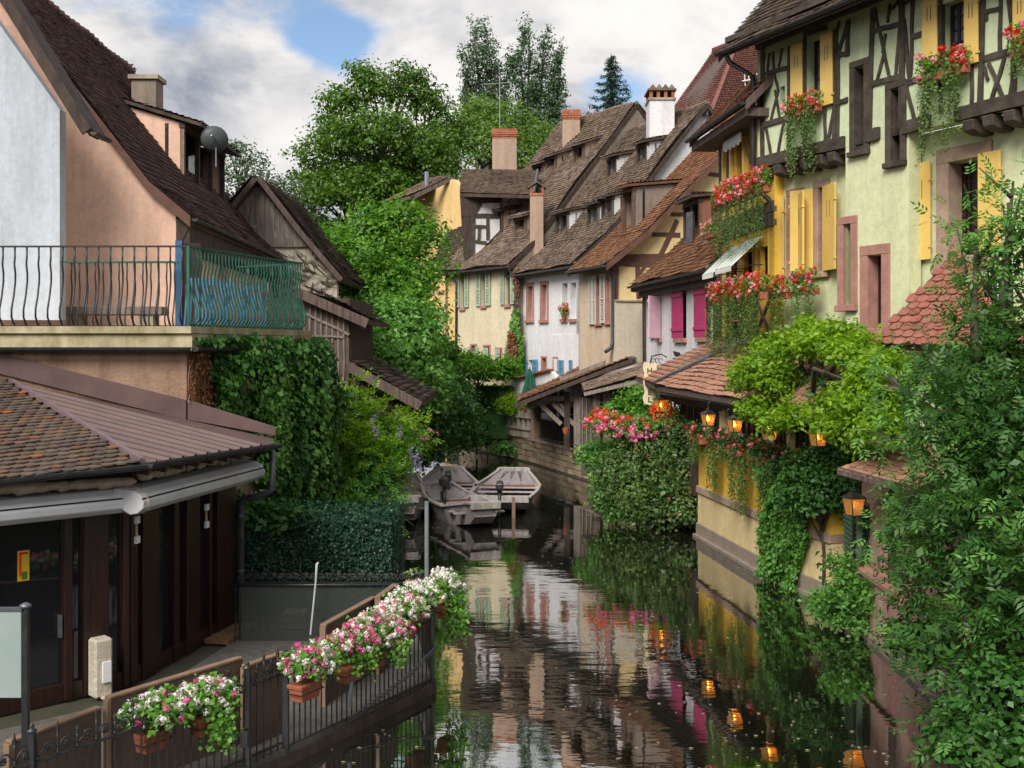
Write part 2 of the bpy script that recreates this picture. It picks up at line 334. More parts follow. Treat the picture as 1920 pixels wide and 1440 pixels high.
M['speck'] = petal('floating pale blossom specks', g((.55, .5, .38), (.7, .66, .55), (.42, .38, .25)))
# ------------------------------------------------------------------ foliage
def nrmz(a): return a / np.maximum(np.linalg.norm(a, axis=1, keepdims=True), 1e-9)
def leaves(c, n, Ls, asp=.62, droop=None):
    k = len(c); n = nrmz(n); t = rng.normal(size=(k, 3))
    if droop is not None: t = t * .5 + np.array(droop)
    u = nrmz(t - n * (t * n).sum(1, keepdims=True)); v = np.cross(n, u)
    s = (Ls * rng.uniform(.6, 1.35, size=k))[:, None]; w_ = s * asp
    fold = n * w_ * .22
    return np.stack([c - u * s * .5, c + v * w_ * .5 + fold - u * s * .08, c + u * s * .5, c - v * w_ * .5 + fold - u * s * .08], 1).reshape(-1, 3)
def shell(blobs, n, lo=.72, hi=1.05, low=-.6):
    a = np.array([(b[1][0] * b[1][1] * b[1][2]) ** (2 / 3) for b in blobs]); a = a / a.sum(); out = []; dr = []
    for b, q in zip(blobs, a):
        k = max(3, int(n * q)); d = nrmz(rng.normal(size=(k * 2, 3))); d = d[d[:, 2] > low][:k]
        Rm = max(b[1]); ph = np.array(b[0]) * 3.1; kk = 7.5
        lv = np.sin(d[:, 0] * kk + ph[0]) * np.sin(d[:, 1] * kk + ph[1]) + np.sin(d[:, 2] * kk + ph[2]) * np.sin(d[:, 0] * kk * .6 + ph[1]); ok = lv > -.62 + rng.normal(size=len(d)) * .2; d = d[ok]; lv = lv[ok]
        out.append(np.array(b[0]) + d * np.array(b[1]) * (rng.uniform(lo, hi, size=(len(d), 1)) * (1 + .16 * lv[:, None]))); dr.append(d)
    return np.concatenate(out), np.concatenate(dr)
def crown(blobs, nc, per, cr, Ls, asp=.62, lo=.72, hi=1.05, low=-.6, up=.5, flat=.7, droop=None):
    p, d = shell(blobs, nc, lo, hi, low)
    q = np.repeat(p, per, 0) + rng.normal(size=(len(p) * per, 3)) * np.array((cr, cr, cr * flat))
    dd = np.repeat(d, per, 0)
    n = dd * .7 + np.array((0, 0, up)) + rng.normal(size=dd.shape) * .55
    return leaves(q, n, Ls, asp, droop)
def pinnate(blobs, nc, cr, Ls, lo=.7, hi=1.05, low=-.7, per=4, nl=7, asp=.36):
    p, d = shell(blobs, nc, lo, hi, low); p = np.repeat(p, per, 0) + rng.normal(size=(len(p) * per, 3)) * cr; d = np.repeat(d, per, 0)
    ax = nrmz(d * .6 + rng.normal(size=d.shape) * .6 + np.array((0, 0, -.15))); up = nrmz(np.array((0, 0, 1.)) + rng.normal(size=d.shape) * .35 + d * .4); si = nrmz(np.cross(ax, up)); nn = np.cross(si, ax)
    vs = []
    for i in range(nl):
        t = (i // 2 + 1) * Ls * .55; sgn = (1 if i % 2 else -1) if i < nl - 1 else 0
        dirv = nrmz(ax * .55 + si * sgn * .85 - nn * .12) if sgn else ax
        b0 = p + ax * t; s = Ls * rng.uniform(.75, 1.2, size=(len(p), 1)); wv = np.cross(nn, dirv) * s * asp * .5
        vs.append(np.stack([b0, b0 + dirv * s * .45 + wv, b0 + dirv * s, b0 + dirv * s * .45 - wv], 1))
    return np.concatenate(vs).reshape(-1, 3)
def heads(c, r, per=14, Ls=None):
    k = len(c); d = nrmz(rng.normal(size=(k * per, 3))); q = np.repeat(np.asarray(c), per, 0) + d * r * rng.uniform(.4, 1, size=(k * per, 1)); return leaves(q, d, Ls or r * .8, .9)
def limbs(mb, base, top, targets, r, seg=7):
    base, top = V(base), V(top)
    mid = base.lerp(top, .5) + V((random.uniform(-.1, .1), random.uniform(-.1, .1), 0)) * (top - base).length * .3
    mb.tube([base, mid, top], [r, r * .8, r * .6], seg)
    for t in targets:
        t = V(t); m = top.lerp(t, .5) + V((random.uniform(-1, 1), random.uniform(-1, 1), random.uniform(0, 1))) * (t - top).length * .12
        s0 = mid.lerp(top, random.uniform(.3, 1))
        mb.tube([s0, m, t], [r * .5, r * .33, r * .1], 6)
        for q in range(3):
            e = t + V((random.uniform(-1, 1), random.uniform(-1, 1), random.uniform(-.5, .5))) * min((t - top).length * .2, r * 3)
            mb.tube([m.lerp(t, random.uniform(.2, .9)), e], [r * .2, r * .05], 5)
def tree(name, base, top, blobs, lm, label, cat, nc, per, cr, Ls, r=.25, group=None, fill=True, arr=None, **kw):
    t = root(name, V(base), label, cat, group)
    mb = MB(); limbs(mb, base, top, [b[0] for b in blobs][:14], r); mb.build('trunk', M['bark'], t, True)
    a = arr if arr is not None else crown(blobs, nc, per, cr, Ls, **kw)
    if fill:
        a = np.concatenate([a, crown(blobs, int(nc * .35), per, cr * 1.3, Ls * 1.35, lo=.3, hi=.7)])
    qmesh('crown', a, M[lm], t); return t
def blobset(c, R, n, r0, r1, seed=1, flat=.8, low=-.4):
    rr = random.Random(seed); out = [(tuple(c), (R[0] * .62, R[1] * .62, R[2] * .62))]
    for i in range(n):
        th = i * 2.399 + rr.uniform(-.3, .3); zz = low + (1 - low) * (i + .5) / n; q = math.sqrt(max(0, 1 - zz * zz))
        k = rr.uniform(r0, r1)
        out.append(((c[0] + R[0] * .72 * q * math.cos(th), c[1] + R[1] * .72 * q * math.sin(th), c[2] + R[2] * .72 * zz), (k, k, k * flat)))
    return out
# ------------------------------------------------------------------ walls, roofs, houses
class Wall:
    def __init__(s, ax, aD, bx, bD):
        s.A = V(((ax - 960) / F * aD, aD, 0)); B = V(((bx - 960) / F * bD, bD, 0)); s.L = (B - s.A).length; s.u = (B - s.A) / s.L
        n = V((s.u.y, -s.u.x, 0))
        if n.dot(-s.A) < 0: n = -n
        s.n = n
    def at(s, px, py, off=0):
        o = V((0, 0, H)); d = V(((px - 960) / F, 1, -(py - HY) / F)); t = (s.A + s.n * off - o).dot(s.n) / d.dot(s.n); return o + d * t
    def sz(s, px, py, off=0): p = s.at(px, py, off); return (p - s.A).dot(s.u), p.z
    def pt(s, a, z, off=0): q = s.A + s.u * a + s.n * off; return V((q.x, q.y, z))
    def rect(s, x0, y0, x1, y1):
        xm = (x0 + x1) / 2; a, b = s.sz(x0, y0)[0], s.sz(x1, y1)[0]
        return min(a, b), max(a, b), s.sz(xm, y1)[1], s.sz(xm, y0)[1]
    def bx(s, mb, a0, a1, z0, z1, o0, o1, mi=0): mb.obox(s.pt(a0, z0, o0), s.u * (a1 - a0), s.n * (o1 - o0), Z * (z1 - z0), mi); return mb
    def box(s, name, mat, par, a0, a1, z0, z1, o0, o1, tag=None, bevel=0): return s.bx(MB(), a0, a1, z0, z1, o0, o1).build(name, mat, par, tag=tag, bevel=bevel)
    def slab(s, name, mat, par, a0, a1, z0, z1, holes=(), th=.3, off=0, tag=None, rv=None):
        mb = MB(); hs = [(max(a0, h[0]), min(a1, h[1]), max(z0, h[2]), min(z1, h[3])) for h in holes if h[1] > a0 and h[0] < a1]
        A = sorted({a0, a1, *[h[0] for h in hs], *[h[1] for h in hs]}); Zs = sorted({z0, z1, *[h[2] for h in hs], *[h[3] for h in hs]})
        for i in range(len(A) - 1):
            for j in range(len(Zs) - 1):
                ca, cz = (A[i] + A[i + 1]) / 2, (Zs[j] + Zs[j + 1]) / 2
                if any(h[0] < ca < h[1] and h[2] < cz < h[3] for h in hs): continue
                mb.add([s.pt(A[i], Zs[j], off), s.pt(A[i + 1], Zs[j], off), s.pt(A[i + 1], Zs[j + 1], off), s.pt(A[i], Zs[j + 1], off)], [(0, 1, 2, 3)])
        for h in hs:
            c = [(h[0], h[2]), (h[1], h[2]), (h[1], h[3]), (h[0], h[3])]
            for k in range(4):
                p, q = c[k], c[(k + 1) % 4]
                mb.add([s.pt(*p, off), s.pt(*q, off), s.pt(*q, off - th), s.pt(*p, off - th)], [(0, 1, 2, 3)])
        e = [(a0, z0), (a1, z0), (a1, z1), (a0, z1)]
        mb.add([s.pt(*p, off - th) for p in e] + [s.pt(*p, off) for p in e], [(0, 1, 5, 4), (1, 2, 6, 5), (2, 3, 7, 6), (3, 0, 4, 7)] + ([(0, 1, 2, 3)] if not hs else []))
        return mb.build(name, mat, par, tag=tag)
    def poly(s, name, mat, par, pts, o0, o1, tag=None, px=True):
        q = [s.pt(*s.sz(*p), o0) if px else s.pt(*p, o0) for p in pts]
        return MB().prism(q, s.n * (o1 - o0)).build(name, mat, par, tag=tag)
    def timber(s, mat, par, lines, w=.16, off=.02, name='timber', px=True):
        for l in lines:
            ww = l[4] if len(l) > 4 else w; f = (lambda x, y: s.pt(*s.sz(x, y), 0)) if px else (lambda x, y: s.pt(x, y, 0))
            o = off + random.uniform(0, .012); p0, p1 = f(l[0], l[1]), f(l[2], l[3]); d = (p1 - p0).normalized(); v = d.cross(s.n).normalized()
            mb = MB(); k = 3; pr = None
            jit = [random.uniform(-.012, .012) for _ in range(k + 1)]; vs = []; fs = []
            for i in range(k + 1):
                c = p0.lerp(p1, i / k) + v * jit[i]; h = ww / 2 * random.uniform(.92, 1.08)
                vs += [c - v * h - s.n * .06, c + v * h - s.n * .06, c + v * h + s.n * o, c - v * h + s.n * o]
            for i in range(k):
                for j in range(4): fs.append((i * 4 + j, i * 4 + (j + 1) % 4, i * 4 + 4 + (j + 1) % 4, i * 4 + 4 + j))
            fs += [(0, 1, 2, 3), (k * 4 + 3, k * 4 + 2, k * 4 + 1, k * 4)]
            mb.add(vs, fs); mb.build(name, M[mat], par)
def window(W, par, r, rec=.14, fw=.05, nv=2, nh=3, fm='white_paint', gm='glass', sur=None, sw=.14, sill=True, so=.03, curtain=False):
    a0, a1, z0, z1 = r; mb = MB()
    for x0, x1, y0, y1 in ((a0, a0 + fw, z0, z1), (a1 - fw, a1, z0, z1), (a0 + fw, a1 - fw, z0, z0 + fw), (a0 + fw, a1 - fw, z1 - fw, z1)): W.bx(mb, x0, x1, y0, y1, -rec - .05, -rec)
    m_ = fw * .5
    for i in range(1, nv):
        c = a0 + (a1 - a0) * i / nv; k = m_ * (1.6 if nv == 2 or i == nv // 2 else .7); W.bx(mb, c - k / 2, c + k / 2, z0 + fw, z1 - fw, -rec - .05, -rec + .004)
    for j in range(1, nh):
        c = z0 + (z1 - z0) * j / nh; W.bx(mb, a0 + fw, a1 - fw, c - m_ * .35, c + m_ * .35, -rec - .045, -rec - .003)
    f = mb.build('window', M[fm], par)
    for i in range(nv):
        for j in range(nh):
            W.box('pane', M[gm], f, a0 + (a1 - a0) * i / nv + .004, a0 + (a1 - a0) * (i + 1) / nv - .004, z0 + (z1 - z0) * j / nh + .004, z0 + (z1 - z0) * (j + 1) / nh - .004, -rec - .04, -rec - .03)
    if curtain:
        W.box('curtain', M['white_paint'], f, a0 + fw, a0 + (a1 - a0) * .3, z0 + fw, z1 - fw, -rec - .028, -rec - .02)
    if sur:
        mb = MB(); W.bx(mb, a0 - sw, a0 + .012, z0, z1, -rec, so); W.bx(mb, a1 - .012, a1 + sw, z0, z1, -rec, so); W.bx(mb, a0 - sw, a1 + sw, z1 + .001, z1 + sw, -.1, so + .004); W.bx(mb, a0 - sw * 1.1, a1 + sw * 1.1, z0 - sw * .8, z0 - .001, -.1, so + (.07 if sill else .002))
        mb.build('window_surround', M[sur], par, bevel=.008)
    elif sill:
        W.box('sill', M['stone_pink'], par, a0 - .06, a1 + .06, z0 - .14, z0 - .001, -.05, .1)
def shutter(W, par, a0, a1, z0, z1, mat, kind='louvre', off=.03, hinge=None, ang=0, th=.045):
    """flat on the wall when ang=0, else swung out by ang degrees about a0 (hinge='l') or a1 (hinge='r')"""
    wd = a1 - a0; hp = a0 if hinge != 'r' else a1; dr = W.u if hinge != 'r' else -W.u
    A = math.radians(ang); d = dr * math.cos(A) + W.n * math.sin(A); nn = (W.n * math.cos(A) - dr * math.sin(A))
    O = W.pt(hp, z0, off); mb = MB(); h = z1 - z0
    B = lambda x0, x1, y0, y1, t0, t1: mb.obox(O + d * x0 + Z * y0 + nn * t0, d * (x1 - x0), nn * (t1 - t0), Z * (y1 - y0))
    if kind == 'louvre':
        fw = min(.07, wd * .18)
        B(0, fw, 0, h, 0, th); B(wd - fw, wd, 0, h, 0, th); B(fw, wd - fw, 0, fw, 0, th); B(fw, wd - fw, h - fw, h, 0, th); B(fw, wd - fw, h * .5 - fw / 2, h * .5 + fw / 2, 0, th)
        n = max(6, int(h / .075))
        for i in range(n):
            y = fw + (h - 2 * fw) * (i + .5) / n; mb.obox(O + d * fw + Z * (y - .02) + nn * (th * .75), d * (wd - 2 * fw), nn * (-.03), Z * .03 + nn * (-.018))
        return mb.build('shutter', M[mat], par)
    B(0, wd, 0, h, 0, th)
    if kind == 'batten':
        for y in (.14, .84): B(-.01, wd + .02, h * y, h * y + .11, th, th + .03)
    o = mb.build('shutter', M[mat], par, bevel=.006)
    if kind == 'slot':
        for x in (.38, .62):  # raised near black strips stand for the shade inside cut slots
            q = MB(); q.obox(O + d * (wd * x - .006) + Z * (h * .62) + nn * (th - .004), d * .014, nn * .007, Z * (h * .2)); q.build('slot', M['slot'], o)
        q = MB(); q.obox(O + d * (wd - .03) + Z * h * .12, d * .05, nn * (th + .02), Z * .05); q.obox(O + d * (wd - .03) + Z * h * .8, d * .05, nn * (th + .02), Z * .05); q.build('hinge', M['yellow_sh'], o)
    return o
def tiles(name, mat, par, p00, p10, p11, p01, tw=.18, rh=.16, thk=.032, wav=.03, keep=None, rounded=False, kind='stuff', indiv=0):
    """p00-p10 eave, p01-p11 upper edge. courses of separate overlapping tiles"""
    p00, p10, p11, p01 = [np.array(p, dtype=float) for p in (p00, p10, p11, p01)]
    W0 = max(np.linalg.norm(p10 - p00), np.linalg.norm(p11 - p01)); Hh = max(np.linalg.norm(p01 - p00), np.linalg.norm(p11 - p10)); nr = max(1, int(round(Hh / rh))); nc = max(1, int(round(W0 / tw)))
    nrm = np.cross(p10 - p00, p01 - p00)
    if np.linalg.norm(nrm) < 1e-6: nrm = np.cross(p10 - p00, p11 - p10)
    nrm = nrm / np.linalg.norm(nrm)
    if nrm[2] < 0: nrm = -nrm
    r, c = np.meshgrid(np.arange(nr), np.arange(-1, nc + 1), indexing='ij'); r = r.ravel(); c = c.ravel().astype(float); c0 = c + .5 * (r % 2)
    k = len(r); j = rng.uniform(-1, 1, size=(k, 6))
    u0 = np.clip(c0 / nc + .03 / nc, 0, 1); u1 = np.clip((c0 + 1) / nc - .03 / nc, 0, 1); ok = (u1 - u0) > .35 / nc
    v0 = (r + j[:, 0] * .05) / nr; v1 = np.minimum((r + 1.3) / nr, 1.0 + .0 * v0)
    def pos(u, v): u = u[:, None]; v = v[:, None]; return (p00 * (1 - u) + p10 * u) * (1 - v) + (p01 * (1 - u) + p11 * u) * v
    cen = pos((u0 + u1) / 2, (v0 + v1) / 2)
    wv = wav * (np.sin(cen[:, 0] * 1.3 + cen[:, 1] * .9) + np.sin(cen[:, 1] * 2.1 - cen[:, 2] * 1.7))[:, None]
    up = nrm * (thk * 1.7 + j[:, 1:2] * thk * .35 + wv + wav * 2); ub = nrm * (.004 + wv + wav * 2)
    a, b = pos(u0, v0) + up, pos(u1, v0) + up + nrm * j[:, 2:3] * thk * .3; cc, d = pos(u1, v1) + ub, pos(u0, v1) + ub
    dn = -nrm * thk; ok2 = ok.copy()
    if keep is not None: ok2 &= np.array([keep(V(x)) for x in cen])
    a, b, cc, d = [x[ok2] for x in (a, b, cc, d)]; n = len(a)
    if rounded:
        sd = (d - a); e = (b - a); m1 = a + e * .25 - sd * .10; m2 = a + e * .75 - sd * .10; m0 = a + e * .5 - sd * .13
        a2, b2 = a + sd * .05, b + sd * .05
        top = [a2, m1, m0, m2, b2, cc, d]; bot = [x + dn for x in top[:5]]
        vs = np.stack(top + bot, 1); base = np.arange(n)[:, None] * 12
        fc = [(0, 1, 2, 3), (0, 3, 4, 5), (0, 5, 6, 6), (0, 7, 8, 1), (1, 8, 9, 2), (2, 9, 10, 3), (3, 10, 11, 4), (4, 11, 5, 5), (0, 6, 7, 7)]
        if indiv:
            out = []
            for i in range(n):
                me = bpy.data.meshes.new('tile'); o0 = np.array(ORG[par.name]); me.from_pydata([tuple(x - o0) for x in vs[i]], [], [(0, 1, 2, 3, 4, 5, 6), (0, 7, 8, 1), (1, 8, 9, 2), (2, 9, 10, 3), (3, 10, 11, 4), (4, 11, 5), (0, 6, 7)]); me.materials.append(mat)
                out.append(link('tile', me, par))
            return out
    if indiv and not rounded:
        for i in range(n):
            me = bpy.data.meshes.new('tile'); o0 = np.array(ORG[par.name]); q = [a[i], b[i], cc[i], d[i], a[i] + dn, b[i] + dn]
            me.from_pydata([tuple(x - o0) for x in q], [], [(0, 1, 2, 3), (4, 5, 1, 0), (5, 2, 1), (4, 0, 3)]); me.materials.append(mat); link('tile', me, par)
        return
    vs = np.stack([a, b, cc, d, a + dn, b + dn], 1); base = np.arange(n)[:, None, None] * 6
    fc = np.array([(0, 1, 2, 3), (4, 5, 1, 0), (5, 2, 1, 5), (4, 0, 3, 4)])[:2]
    f = (base + fc[None]).reshape(-1, 4)
    return qmesh(name, vs.reshape(-1, 3), mat, par, faces=f, kind=kind)
def pipe(par, pts, r=.045, mat='zinc', name='downpipe', seg=8): return MB().tube(pts, r, seg).build(name, M[mat], par, True)
def gutter(par, p0, p1, out, r=.07, mat='zinc', name='gutter', n=1):
    p0, p1, out = V(p0), V(p1), V(out).normalized(); d = (p1 - p0).normalized(); mb = MB(); ks = 7; vs = []; fs = []
    for rr in (r, r * .86):
        for p in (p0, p1):
            for k in range(ks): a = math.pi * k / (ks - 1); vs.append(p + out * (-math.cos(a) * rr + r) - Z * (math.sin(a) * rr))
    for k in range(ks - 1):
        fs += [(k, k + 1, ks + k + 1, ks + k), (2 * ks + k, 3 * ks + k, 3 * ks + k + 1, 2 * ks + k + 1)]
    fs += [(0, ks, 3 * ks, 2 * ks), (ks - 1, 3 * ks - 1, 4 * ks - 1, 2 * ks - 1)]
    for b in (0, ks): fs += [tuple(b + k for k in range(ks))]
    mb.add(vs, fs); L_ = (p1 - p0).length; q = .6
    while q < L_ and n:
        c = p0 + d * q; mb.tube([c + out * 0.0 + Z * .003, c + out * r * .1 - Z * r * .75, c + out * r - Z * r * 1.06, c + out * r * 1.8 - Z * r * .7, c + out * r * 2.03], r * .1, 5); q += .8
    return mb.build(name, M[mat], par)
class House:
    """frame: s along facade, r back from it, z up. prof: (r,z) from eave to ridge"""
    def __init__(s, W, root_, s0, s1, prof, mats, R=None):
        s.W, s.root, s.s0, s.s1, s.prof = W, root_, s0, s1, prof; s.wm, s.tm = mats; s.R = prof[-1][0]
    def pt(s, a, r, z): return s.W.pt(a, z, -r)
    def zr(s, r):
        p = s.prof
        for i in range(len(p) - 1):
            if r <= p[i + 1][0] or i == len(p) - 2:
                t = (r - p[i][0]) / (p[i + 1][0] - p[i][0]); return p[i][1] + t * (p[i + 1][1] - p[i][1])
    def on(s, px, py):
        o = V((0, 0, H)); d = V(((px - 960) / F, 1, -(py - HY) / F)); best = None
        for i in range(len(s.prof) - 1):
            (r0, z0), (r1, z1) = s.prof[i], s.prof[i + 1]; pl = plane3(s.pt(0, r0, z0), s.pt(1, r0, z0), s.pt(0, r1, z1)); q = hit(px, py, pl)
            r = -(q - s.W.A).dot(s.W.n); a = (q - s.W.A).dot(s.W.u)
            if i == len(s.prof) - 2 or r <= r1: return a, r
    def roof(s, tw=.2, rh=.17, vo=(.15, .15), wav=.03, th=.14, back=True, verge='dark_wood', gut='zinc', ridge=True, keep=None, hidef=None):
        mb = MB(); a0, a1 = s.s0 - vo[0], s.s1 + vo[1]
        for i in range(len(s.prof) - 1):
            (r0, z0), (r1, z1) = s.prof[i], s.prof[i + 1]
            mb.prism([s.pt(a0, r0, z0), s.pt(a0, r1, z1), s.pt(a0, r1, z1 - th), s.pt(a0, r0, z0 - th)], s.W.u * (a1 - a0))
        if back:
            R, zz = s.prof[-1]; ze = s.prof[1][1] if len(s.prof) > 2 else s.prof[0][1]
            mb.prism([s.pt(a0, R, zz), s.pt(a0, 2 * R, ze), s.pt(a0, 2 * R, ze - th), s.pt(a0, R, zz - th)], s.W.u * (a1 - a0))
        rf = mb.build('roof', M['old_wood'] if verge != 'white' else M['white_paint'], s.root); s.rf = rf
        for i in range(len(s.prof) - 1):
            (r0, z0), (r1, z1) = s.prof[i], s.prof[i + 1]
            tiles('roof_tiles', M[s.tm], rf, s.pt(a0, r0, z0), s.pt(a1, r0, z0), s.pt(a1, r1, z1), s.pt(a0, r1, z1), tw, rh, wav=wav, keep=keep)
        if back:
            R, zz = s.prof[-1]; ze = s.prof[1][1] if len(s.prof) > 2 else s.prof[0][1]
            tiles('roof_tiles', M[s.tm], rf, s.pt(a1, 2 * R, ze), s.pt(a0, 2 * R, ze), s.pt(a0, R, zz), s.pt(a1, R, zz), tw * 1.6, rh * 1.6, wav=wav)
        if ridge:
            R, zz = s.prof[-1]; n = int((a1 - a0) / .38); q = MB()
            for i in range(n):
                c0 = s.pt(a0 + (a1 - a0) * i / n, R, zz + wavz(i)); c1 = s.pt(a0 + (a1 - a0) * (i + 1.08) / n, R, zz + wavz(i) + .02)
                q.tube([c0 + Z * .03, c1 + Z * .05], [.11, .125], 7)
            q.build('ridge_tiles', M[s.tm], rf, tag=(None, None, None, 'stuff'))
        if gut:
            r0, z0 = s.prof[0]; gutter(rf, s.pt(a0, r0 - .01, z0 + .0), s.pt(a1, r0 - .01, z0 + .0), s.W.n, .075, gut)
        for a in (a0, a1):
            q = MB()
            for i in range(len(s.prof) - 1):
                (r0, z0), (r1, z1) = s.prof[i], s.prof[i + 1]; sgn = -1 if a == a0 else 1
                q.prism([s.pt(a, r0, z0 + .05), s.pt(a, r1, z1 + .05), s.pt(a, r1, z1 - .2), s.pt(a, r0, z0 - .2)], s.W.u * .045 * sgn)
            if back:
                R, zz = s.prof[-1]; ze = s.prof[1][1] if len(s.prof) > 2 else s.prof[0][1]
                q.prism([s.pt(a, R, zz + .05), s.pt(a, 2 * R, ze + .05), s.pt(a, 2 * R, ze - .2), s.pt(a, R, zz - .2)], s.W.u * .043 * (-1 if a == a0 else 1))
            q.build('verge_board', M[verge], rf)
        return rf
    def gable(s, which, z0, mat=None, th=.25, inset=.0):
        a = s.s0 + inset if which == 'l' else s.s1 - inset; d = s.W.u * (th if which == 'l' else -th)
        zb = s.prof[1][1] if len(s.prof) > 2 else s.prof[0][1]
        pts = [s.pt(a, 0, z0), s.pt(a, 0, s.zr(0) - .12)] + [s.pt(a, r, z - .13) for r, z in s.prof if r > .05] + [s.pt(a, 2 * s.R, zb - .13), s.pt(a, 2 * s.R, z0)]
        return MB().prism(pts, d).build('gable_wall', M[mat or s.wm], s.root)
    def facade(s, z0, holes=(), mat=None): return s.W.slab('wall', M[mat or s.wm], s.root, s.s0 + .012, s.s1 - .012, z0, s.zr(0) - .05, holes)
    def dormer(s, x0, y0, x1, y1, h=1.0, k2=.25, cheek='white_pl', trim='dark_wood', tm=None, nwin=1, ov=.3, wdt=None, label=None, posts=None):
        """x0,y0 - x1,y1: foot of the dormer front, left and right, on the roof, in photo pixels"""
        a0, r0 = s.on(x0, y0); a1, r1 = s.on(x1, y1); r = (r0 + r1) / 2
        if wdt: a1 = a0 + wdt
        zb = s.zr(r); zt = zb + h; rr = r
        while s.zr(rr) < zt + k2 * (rr - r) and rr < s.R: rr += .03
        d = root('dormer', s.pt((a0 + a1) / 2, r, zb), None, None); d.parent = s.root; d.location = ORG[d.name] - ORG[s.root.name]
        if label: d['label'] = label
        zl = zt + k2 * (rr - r)
        for a, sg in ((a0, 1), (a1, -1)):
            mb = MB(); mb.prism([s.pt(a, r, zb - .1), s.pt(a, r, zt), s.pt(a, rr, zl), s.pt(a, rr, s.zr(rr) - .1)], s.W.u * .06 * sg); mb.build('cheek', M[cheek], d)
        mb = MB(); s.W.bx(mb, a0, a1, zb, zt, -r - .5, -r - .4); mb.build('opening', M['glass'], d)
        n = posts or nwin + 1
        for i in range(n):
            a = a0 + (a1 - a0 - .12) * i / (n - 1); mb = MB(); s.W.bx(mb, a, a + .12, zb - .05, zt, -r - .10, -r + .02); mb.build('post', M[trim], d)
        s.W.box('rail', M[trim], d, a0 - .03, a1 + .03, zt - .12, zt + .0, -r - .12, -r + .035); s.W.box('sill', M[trim], d, a0, a1, zb - .06, zb + .08, -r - .1, -r + .05)
        e0, e1 = r - ov, rr + .05; ze0, ze1 = zt - k2 * ov + .04, zt + k2 * (e1 - r) + .04
        mb = MB(); mb.prism([s.pt(a0 - .14, e0, ze0), s.pt(a0 - .14, e1, ze1), s.pt(a0 - .14, e1, ze1 + .09), s.pt(a0 - .14, e0, ze0 + .09)], s.W.u * (a1 - a0 + .28)); mb.build('dormer_roof', M[trim], d)
        tiles('dormer_tiles', M[tm or s.tm], d, s.pt(a0 - .14, e0, ze0 + .09), s.pt(a1 + .14, e0, ze0 + .09), s.pt(a1 + .14, e1, ze1 + .09), s.pt(a0 - .14, e1, ze1 + .09), .2, .17, wav=.008)
        return d
def wavz(i): return .03 * math.sin(i * .7) + random.uniform(-.015, .015)
def chimney(px0, px1, ytop, ybase, D, mat, label, capmat='brick', cap='brick', depth=None, parent=None):
    a, b = P(px0, ybase, D), P(px1, ytop, D); wd = b.x - a.x; dp = depth or wd * .9; zt, zb = b.z, a.z
    t = root('chimney', V(((a.x + b.x) / 2, D + dp / 2, zb)), label, 'chimney')
    if parent: t.parent = parent; t.location = ORG[t.name] - ORG[parent.name]; del t['category']
    ch = zt - (.55 if cap != 'slab' else .12)
    MB().box(a.x, b.x, D, D + dp, zb - .8, ch).build('shaft', M[mat], t, bevel=.015)
    if cap == 'brick':
        for k in range(5):
            e = (0.0, .03, .05, .05, .02)[k]; z0 = ch + k * .11; nb = 3
            for i in range(nb):
                o = (k % 2) * .0; x0 = a.x - e + (wd + 2 * e) * i / nb; x1 = a.x - e + (wd + 2 * e) * (i + 1) / nb - .012
                MB().box(x0, x1, D - e, D + dp + e, z0 + .004, z0 + .104).build('brick', M['brick'], t)
        MB().box(a.x + .02, b.x - .02, D + .02, D + dp - .02, ch - .02, ch + .54).build('mortar_core', M['taupe_pl'], t)
    elif cap == 'slab': MB().box(a.x - .07, b.x + .07, D - .07, D + dp + .07, ch, zt).build('cap', M['concrete'], t)
    elif cap == 'arch':
        mb = MB()
        mb.box(a.x - .03, b.x + .03, D - .03, D + dp + .03, ch - .12, ch)
        mb.build('collar', M['brick'], t); q = MB()
        for sx in (a.x, b.x - .08): q.obox((sx, D, ch), (.08, 0, 0), (0, dp, 0), (0, 0, .3))
        q.build('cap_post', M['brick'], t); xm = (a.x + b.x) / 2
        q = MB(); q.prism([(a.x - .08, D - .06, ch + .24), (xm, D - .06, ch + .5), (xm, D - .06, ch + .58), (a.x - .12, D - .06, ch + .28)], (0, dp + .12, 0)); q.prism([(b.x + .08, D - .06, ch + .24), (xm, D - .06, ch + .5), (xm, D - .06, ch + .58), (b.x + .12, D - .06, ch + .28)], (0, dp + .12, 0)); q.build('cap', M['tile_brown'], t)
    elif cap == 'tile':
        mb = MB(); mb.box(a.x - .06, b.x + .06, D - .06, D + dp + .06, ch - .1, ch); mb.build('collar', M['concrete'], t)
        for i in range(4):
            x = a.x + (wd - .14) * i / 3; MB().box(x, x + .14, D, D + .14, ch, ch + .32).build('brick_pier', M['brick'], t); MB().box(x, x + .14, D + dp - .14, D + dp, ch, ch + .32).build('brick_pier', M['brick'], t)
        q = MB(); q.box(a.x - .08, b.x + .08, D - .08, D + dp + .08, ch + .32, ch + .4)
        for i in range(4): x = a.x + wd * (i + .5) / 4; q.prism([(x - .16, D - .08, ch + .4), (x + .16, D - .08, ch + .4), (x, D - .08, ch + .6)], (0, dp + .16, 0))
        q.build('cap', M['tile_brown'], t)
    return t
